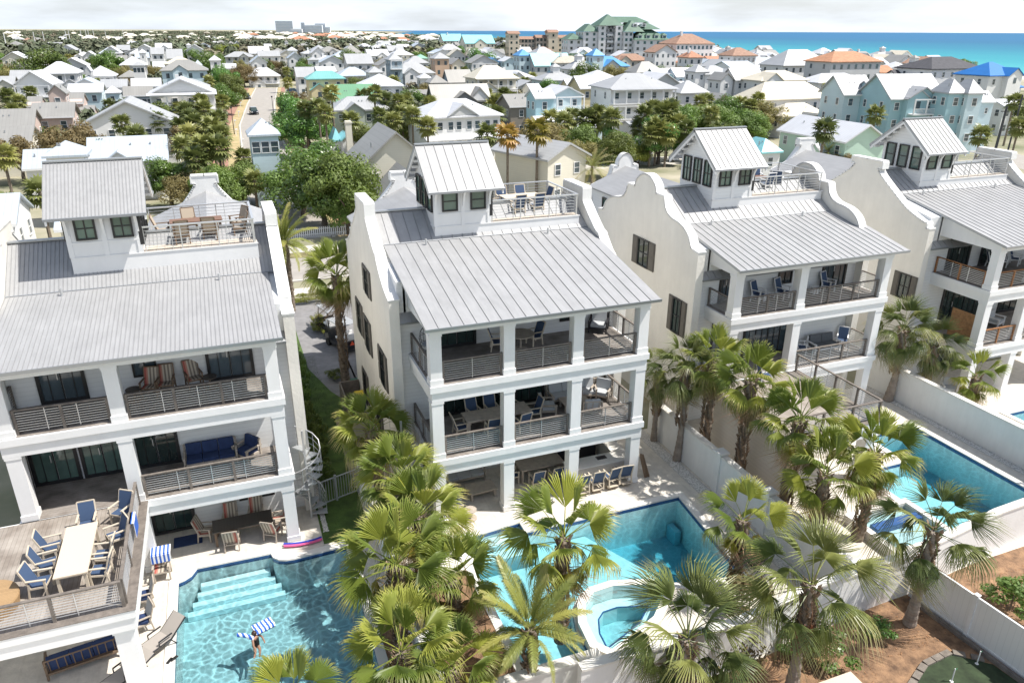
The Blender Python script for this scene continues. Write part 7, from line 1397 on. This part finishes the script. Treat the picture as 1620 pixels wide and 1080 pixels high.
def uniq(a_, x, y):
    l_ = ' '.join((a_ + ' ' + where(x, y)).split()[:13]); n_ = USED.get(l_, 0); USED[l_] = n_ + 1
    return l_ if n_ == 0 else '%s such %s' % (ORD[min(n_, 23)], l_)
desc_r = {'W': 'white', 'L': 'light grey', 'G': 'grey', 'S': 'silver', 'TN': 'brown', 'OR': 'orange', 'CR': 'cream'}
tries = 0
while fillh < 265 and tries < 16000:
    tries += 1; y = 110 * math.exp(rnd.random() * 2.75); u = rnd.uniform(-10, 1500); d_ = dirxy(u, 1); x = d_.x / max(.05, d_.y) * y
    if x > 345 + max(0, y - 700) * .12 or y > 1700: continue
    if y < 430 and x < 180 and rnd.random() < .4: continue
    if u < 390 and y > 330 and rnd.random() < .45: continue
    if u < 260 and y > 480 and rnd.random() < .6: continue
    if abs(x - street_x(y)) < 15 and y < 320: continue
    if math.hypot(x, y) < 130 or any((x - a) ** 2 + (y - b) ** 2 < (c + 7) ** 2 for a, b, c in occ): continue
    w_ = rnd.uniform(8, 13); rc = rnd.choices(['W', 'L', 'G', 'S', 'CR', 'TN', 'OR'], [8, 8, 5, 2, 1, 1 if y > 350 else .1, .35 if y > 500 else .02])[0]; kd = rnd.choice('HHXF'); wc = rnd.choices(['white', 'cream', 'grey', 'lblue', 'bluegrey'], [8, 4, 2, 1, .5])[0]
    fills.append((math.hypot(x, y), x, y, rnd.choice([-8, 0, 0, 6, 3]), w_, rnd.uniform(6.5, 9.5), rnd.uniform(8, 11), kd, rnd.uniform(1.8, 3), rc, wc, rnd.choice(['', '', 'P', 'B', 'w4'])))
    occ.append((x + w_ / 2, y + 5, w_ * .62 + 2)); fillh += 1
fills.sort(); nearf = fills[:146]; farf = fills[146:]
for d_, x, y, yw, w_, ze_, dp_, kd, ri_, rc, wc, fg_ in nearf:
    house(x, y, yw, w_, ze_, dp_, kd, ri_, rc, wc, fg_, uniq('%s house, %s %s roof,' % ({'bluegrey': 'blue-grey', 'lblue': 'pale blue'}.get(wc, wc), desc_r[rc], {'H': 'hipped', 'X': 'long', 'F': 'gabled'}[kd]), x, y), 'far houses with a %s %s roof, %s walls' % (desc_r[rc], kd, wc))
keys_ = ['W', 'L', 'G', 'S', 'CR', 'TN', 'OR']; mb = MB(); mw = MB()
for d_, x, y, yw, w_, ze_, dp_, kd, ri_, rc, wc, fg_ in farf:
    mb.cur = keys_.index(rc); mw.box(x + .4, x + w_ - .4, y + .4, y + dp_ - .4, 0, ze_); k_ = 0 if kd == 'X' else dp_ / 2
    mb.add([(x, y, ze_ - .1), (x + w_, y, ze_ - .1), (x + w_, y + dp_, ze_ - .1), (x, y + dp_, ze_ - .1), (x + min(k_, w_ * .45), y + dp_ / 2, ze_ + ri_), (x + w_ - min(k_, w_ * .45), y + dp_ / 2, ze_ + ri_)], [(0, 1, 5, 4), (1, 2, 5), (2, 3, 4, 5), (3, 0, 4)])
    if k_ == 0: mw.add([(x + .4, y + .5, ze_ - .2), (x + .4, y + dp_ - .5, ze_ - .2), (x + .4, y + dp_ / 2, ze_ + ri_ - .3)], [(0, 1, 2)])
mb2 = MB()
for d_, x, y, yw, w_, ze_, *_r in farf:
    for i in range(3):
        for s_ in range(2): cx = x + w_ * (i + .5) / 3; mb2.add([(cx - .5, y + .35, ze_ - 2.2 - 2.9 * s_), (cx + .5, y + .35, ze_ - 2.2 - 2.9 * s_), (cx + .5, y + .35, ze_ - .9 - 2.9 * s_), (cx - .5, y + .35, ze_ - .9 - 2.9 * s_)], [(0, 1, 2, 3)])
tag(ob('remote_house_roofs', mb.mesh([rm(k_) for k_ in keys_])), kind='stuff'); tag(ob('remote_house_walls', mw.mesh(wm('white'))), kind='stuff'); tag(ob('remote_house_windows', mb2.mesh(greyglass)), kind='stuff')
nT = 0; tries = 0
while nT < 215 and tries < 20000:
    tries += 1; y = 95 * math.exp(rnd.random() * 2.0); u = rnd.uniform(-20, 1640); d_ = dirxy(u, 1); x = d_.x / max(.05, d_.y) * y
    if x > 350 or math.hypot(x, y) < 98 or (abs(x - street_x(y)) < 11.5 and y < 330) or any((x - a) ** 2 + (y - b) ** 2 < (c - .5) ** 2 for a, b, c in occ): continue
    if any((x - a) ** 2 + (y - b) ** 2 < 20 for a, b in placed): continue
    placed.append((x, y)); nT += 1; k = rnd.choices(['p', 'oak', 'mag', 'brn'], [3, 4, 2, 3])[0]; far = math.hypot(x, y) > 220; px = vis(x, y)
    side = 'left of the street' if x < street_x(y) else 'between the street and the sea'; dd = 'far' if far else 'mid-distance'
    if k == 'p': fpalm(0, 0, rnd.uniform(4.5, 7.5), uniq(dd + ' palm', x, y), 'scattered %s palms %s' % (dd, side), s_=rnd.uniform(1.1, 1.4), xy=(x, y), sd=nT)
    else: r_ = rnd.uniform(2.6, 4.6) * (1.25 if far else 1); tree(k, uniq('%s %s tree' % (dd, {'oak': 'green', 'mag': 'dark green', 'brn': 'brownish'}[k]), x, y), x, y, r_, r_ * .8 + rnd.uniform(.3, 1.5), nT, 'scattered %s %s trees %s' % (dd, k, side))
# woodland that reads as one mass (instances of low-cost crowns)
def woods(name, pts, mesh, smin, smax, seed):
    src = ob('crown_source', mesh, None, (0, 0, 0)); me = bpy.data.meshes.new(name); me.from_pydata(pts, [], []); o = ob(name, me); tag(o, kind='stuff')
    g = bpy.data.node_groups.new(name, 'GeometryNodeTree'); g.interface.new_socket('Geometry', in_out='INPUT', socket_type='NodeSocketGeometry'); g.interface.new_socket('Geometry', in_out='OUTPUT', socket_type='NodeSocketGeometry')
    gi = g.nodes.new('NodeGroupInput'); go = g.nodes.new('NodeGroupOutput'); m2p = g.nodes.new('GeometryNodeMeshToPoints'); ip = g.nodes.new('GeometryNodeInstanceOnPoints'); oi = g.nodes.new('GeometryNodeObjectInfo'); oi.inputs['Object'].default_value = src; oi.inputs['As Instance'].default_value = True
    rs = g.nodes.new('FunctionNodeRandomValue'); rs.data_type = 'FLOAT'; rs.inputs[2].default_value = smin; rs.inputs[3].default_value = smax; rs.inputs['Seed'].default_value = seed
    rr = g.nodes.new('FunctionNodeRandomValue'); rr.data_type = 'FLOAT_VECTOR'; rr.inputs[0].default_value = (0, 0, 0); rr.inputs[1].default_value = (0, 0, 6.28)
    g.links.new(gi.outputs[0], m2p.inputs[0]); g.links.new(m2p.outputs[0], ip.inputs['Points']); g.links.new(oi.outputs['Geometry'], ip.inputs['Instance']); g.links.new(rs.outputs[1], ip.inputs['Scale']); g.links.new(rr.outputs[0], ip.inputs['Rotation']); g.links.new(ip.outputs[0], go.inputs[0])
    o.modifiers.new('scatter', 'NODES').node_group = g
    src.location = (*pts[0][:2], pts[0][2]); tag(src, kind='stuff'); src.name = name + '_crown'; src.scale = (smin,) * 3; return o
W1 = crown_me(3, 2.0, 16, 900, .5, 31, mat('hazed_pine_scrub', (.165, .185, .11), .8, nscale=.05, namt=.25, objrand=.3)); W2 = crown_me(3, 1.8, 16, 900, .5, 32, mat('hazed_brown_scrub', (.22, .20, .13), .8, nscale=.05, namt=.25, objrand=.3)); W3 = crown_me(3, 2.4, 16, 900, .5, 33, mat('hazed_dark_scrub', (.13, .155, .09), .8, nscale=.05, namt=.25, objrand=.3))  # muted, lightened leaf colours stand in for distance haze
def wpts(n, seed, ymin, ymax, ok):
    r2 = random.Random(seed); out_ = []; t2 = 0
    while len(out_) < n and t2 < n * 12:
        t2 += 1; y = ymin * (ymax / ymin) ** r2.random(); u = r2.uniform(-60, 1600); d_ = dirxy(u, 1); x = d_.x / max(.05, d_.y) * y
        if x > 352 + max(0, y - 700) * .14 or not ok(x, y): continue
        out_.append((x, y, r2.uniform(1.0, 2.6)))
    return out_
def free(x, y): return math.hypot(x, y) > 135 and not (abs(x - street_x(y)) < 12 and y < 330) and not any((x - a) ** 2 + (y - b) ** 2 < (c - .8) ** 2 for a, b, c in occ)
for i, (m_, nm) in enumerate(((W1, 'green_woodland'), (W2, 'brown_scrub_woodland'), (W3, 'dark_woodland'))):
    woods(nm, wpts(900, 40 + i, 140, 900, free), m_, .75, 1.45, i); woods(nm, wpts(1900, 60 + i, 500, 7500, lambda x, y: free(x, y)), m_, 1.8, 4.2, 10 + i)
# far rooftops too small to tell apart
mb = MB(); r2 = random.Random(5)
for i in range(420):
    y = 900 * (4200 / 900) ** r2.random(); d_ = dirxy(r2.uniform(-20, 800), 1); x = d_.x / max(.05, d_.y) * y
    if x > 330 + max(0, y - 700) * .13: continue
    if x < y * .03 and r2.random() < .8: continue
    w_ = r2.uniform(12, 26); z_ = r2.uniform(6, 11); mb.cur = 1 if (r2.random() < .15 and x > 60) else 0
    mb.box(x, x + w_, y, y + 12, 0, z_); mb.add([(x - 1, y - 1, z_), (x + w_ + 1, y - 1, z_), (x + w_ + 1, y + 13, z_), (x - 1, y + 13, z_), (x + w_ * .35, y + 6, z_ + 3.5), (x + w_ * .65, y + 6, z_ + 3.5)], [(0, 1, 5, 4), (1, 2, 5), (2, 3, 4, 5), (3, 0, 4)])
tag(ob('distant_rooftops', mb.mesh([wm('cream'), rm('OR')])), kind='stuff')
# ground litter, grass tufts
mb = MB(); r2 = random.Random(3)
for i in range(5200):
    x = r2.uniform(8.2, 34); y = r2.uniform(9, 15.2)
    if 17.9 < x < 22.4 and y < 13.3: continue
    a = r2.uniform(0, 3.14); l_ = r2.uniform(.02, .06); z = .025 + r2.random() * .015; dx, dy = math.cos(a) * l_, math.sin(a) * l_
    mb.add([(x - dx, y - dy, z), (x + dy * .4, y - dx * .4, z + .01), (x + dx, y + dy, z + r2.random() * .02), (x - dy * .4, y + dx * .4, z)], [(0, 1, 2, 3)])
tag(ob('bark_chips', mb.mesh(mat('bark_chip', (.40, .22, .11), .9, nscale=20, namt=.4, col2=(.16, .08, .04)))), kind='stuff')
mb = MB()
for x0, x1, y0, y1, n_ in ((18.4, 18.9, 16, 29, 1500), (33.8, 34.15, 17, 29.5, 1100), (1.95, 2.15, 27, 50, 900)):
    for i in range(n_): x = r2.uniform(x0, x1); y = r2.uniform(y0, y1); s = r2.uniform(.015, .045); mb.add([(x - s, y, .015), (x, y - s, .015), (x + s, y, .015), (x, y + s, .015), (x, y, .015 + s)], [(0, 1, 4), (1, 2, 4), (2, 3, 4), (3, 0, 4)])
tag(ob('white_stones', mb.mesh(mat('white_stone', (.74, .72, .68), .8))), kind='stuff')
mb = MB()
for i in range(9000):
    x = r2.uniform(1.9, 3.9); y = r2.uniform(26.3, 46); h_ = r2.uniform(.03, .07); a = r2.uniform(0, 6.28); dx, dy = math.cos(a) * .008, math.sin(a) * .008
    mb.add([(x - dx, y - dy, .012), (x + dx, y + dy, .012), (x + r2.uniform(-.02, .02), y + r2.uniform(-.02, .02), h_)], [(0, 1, 2)])
tag(ob('grass_blades', mb.mesh(lawn)), kind='stuff')
cl = mat('thin_cloud', (1, 1, 1), 1)
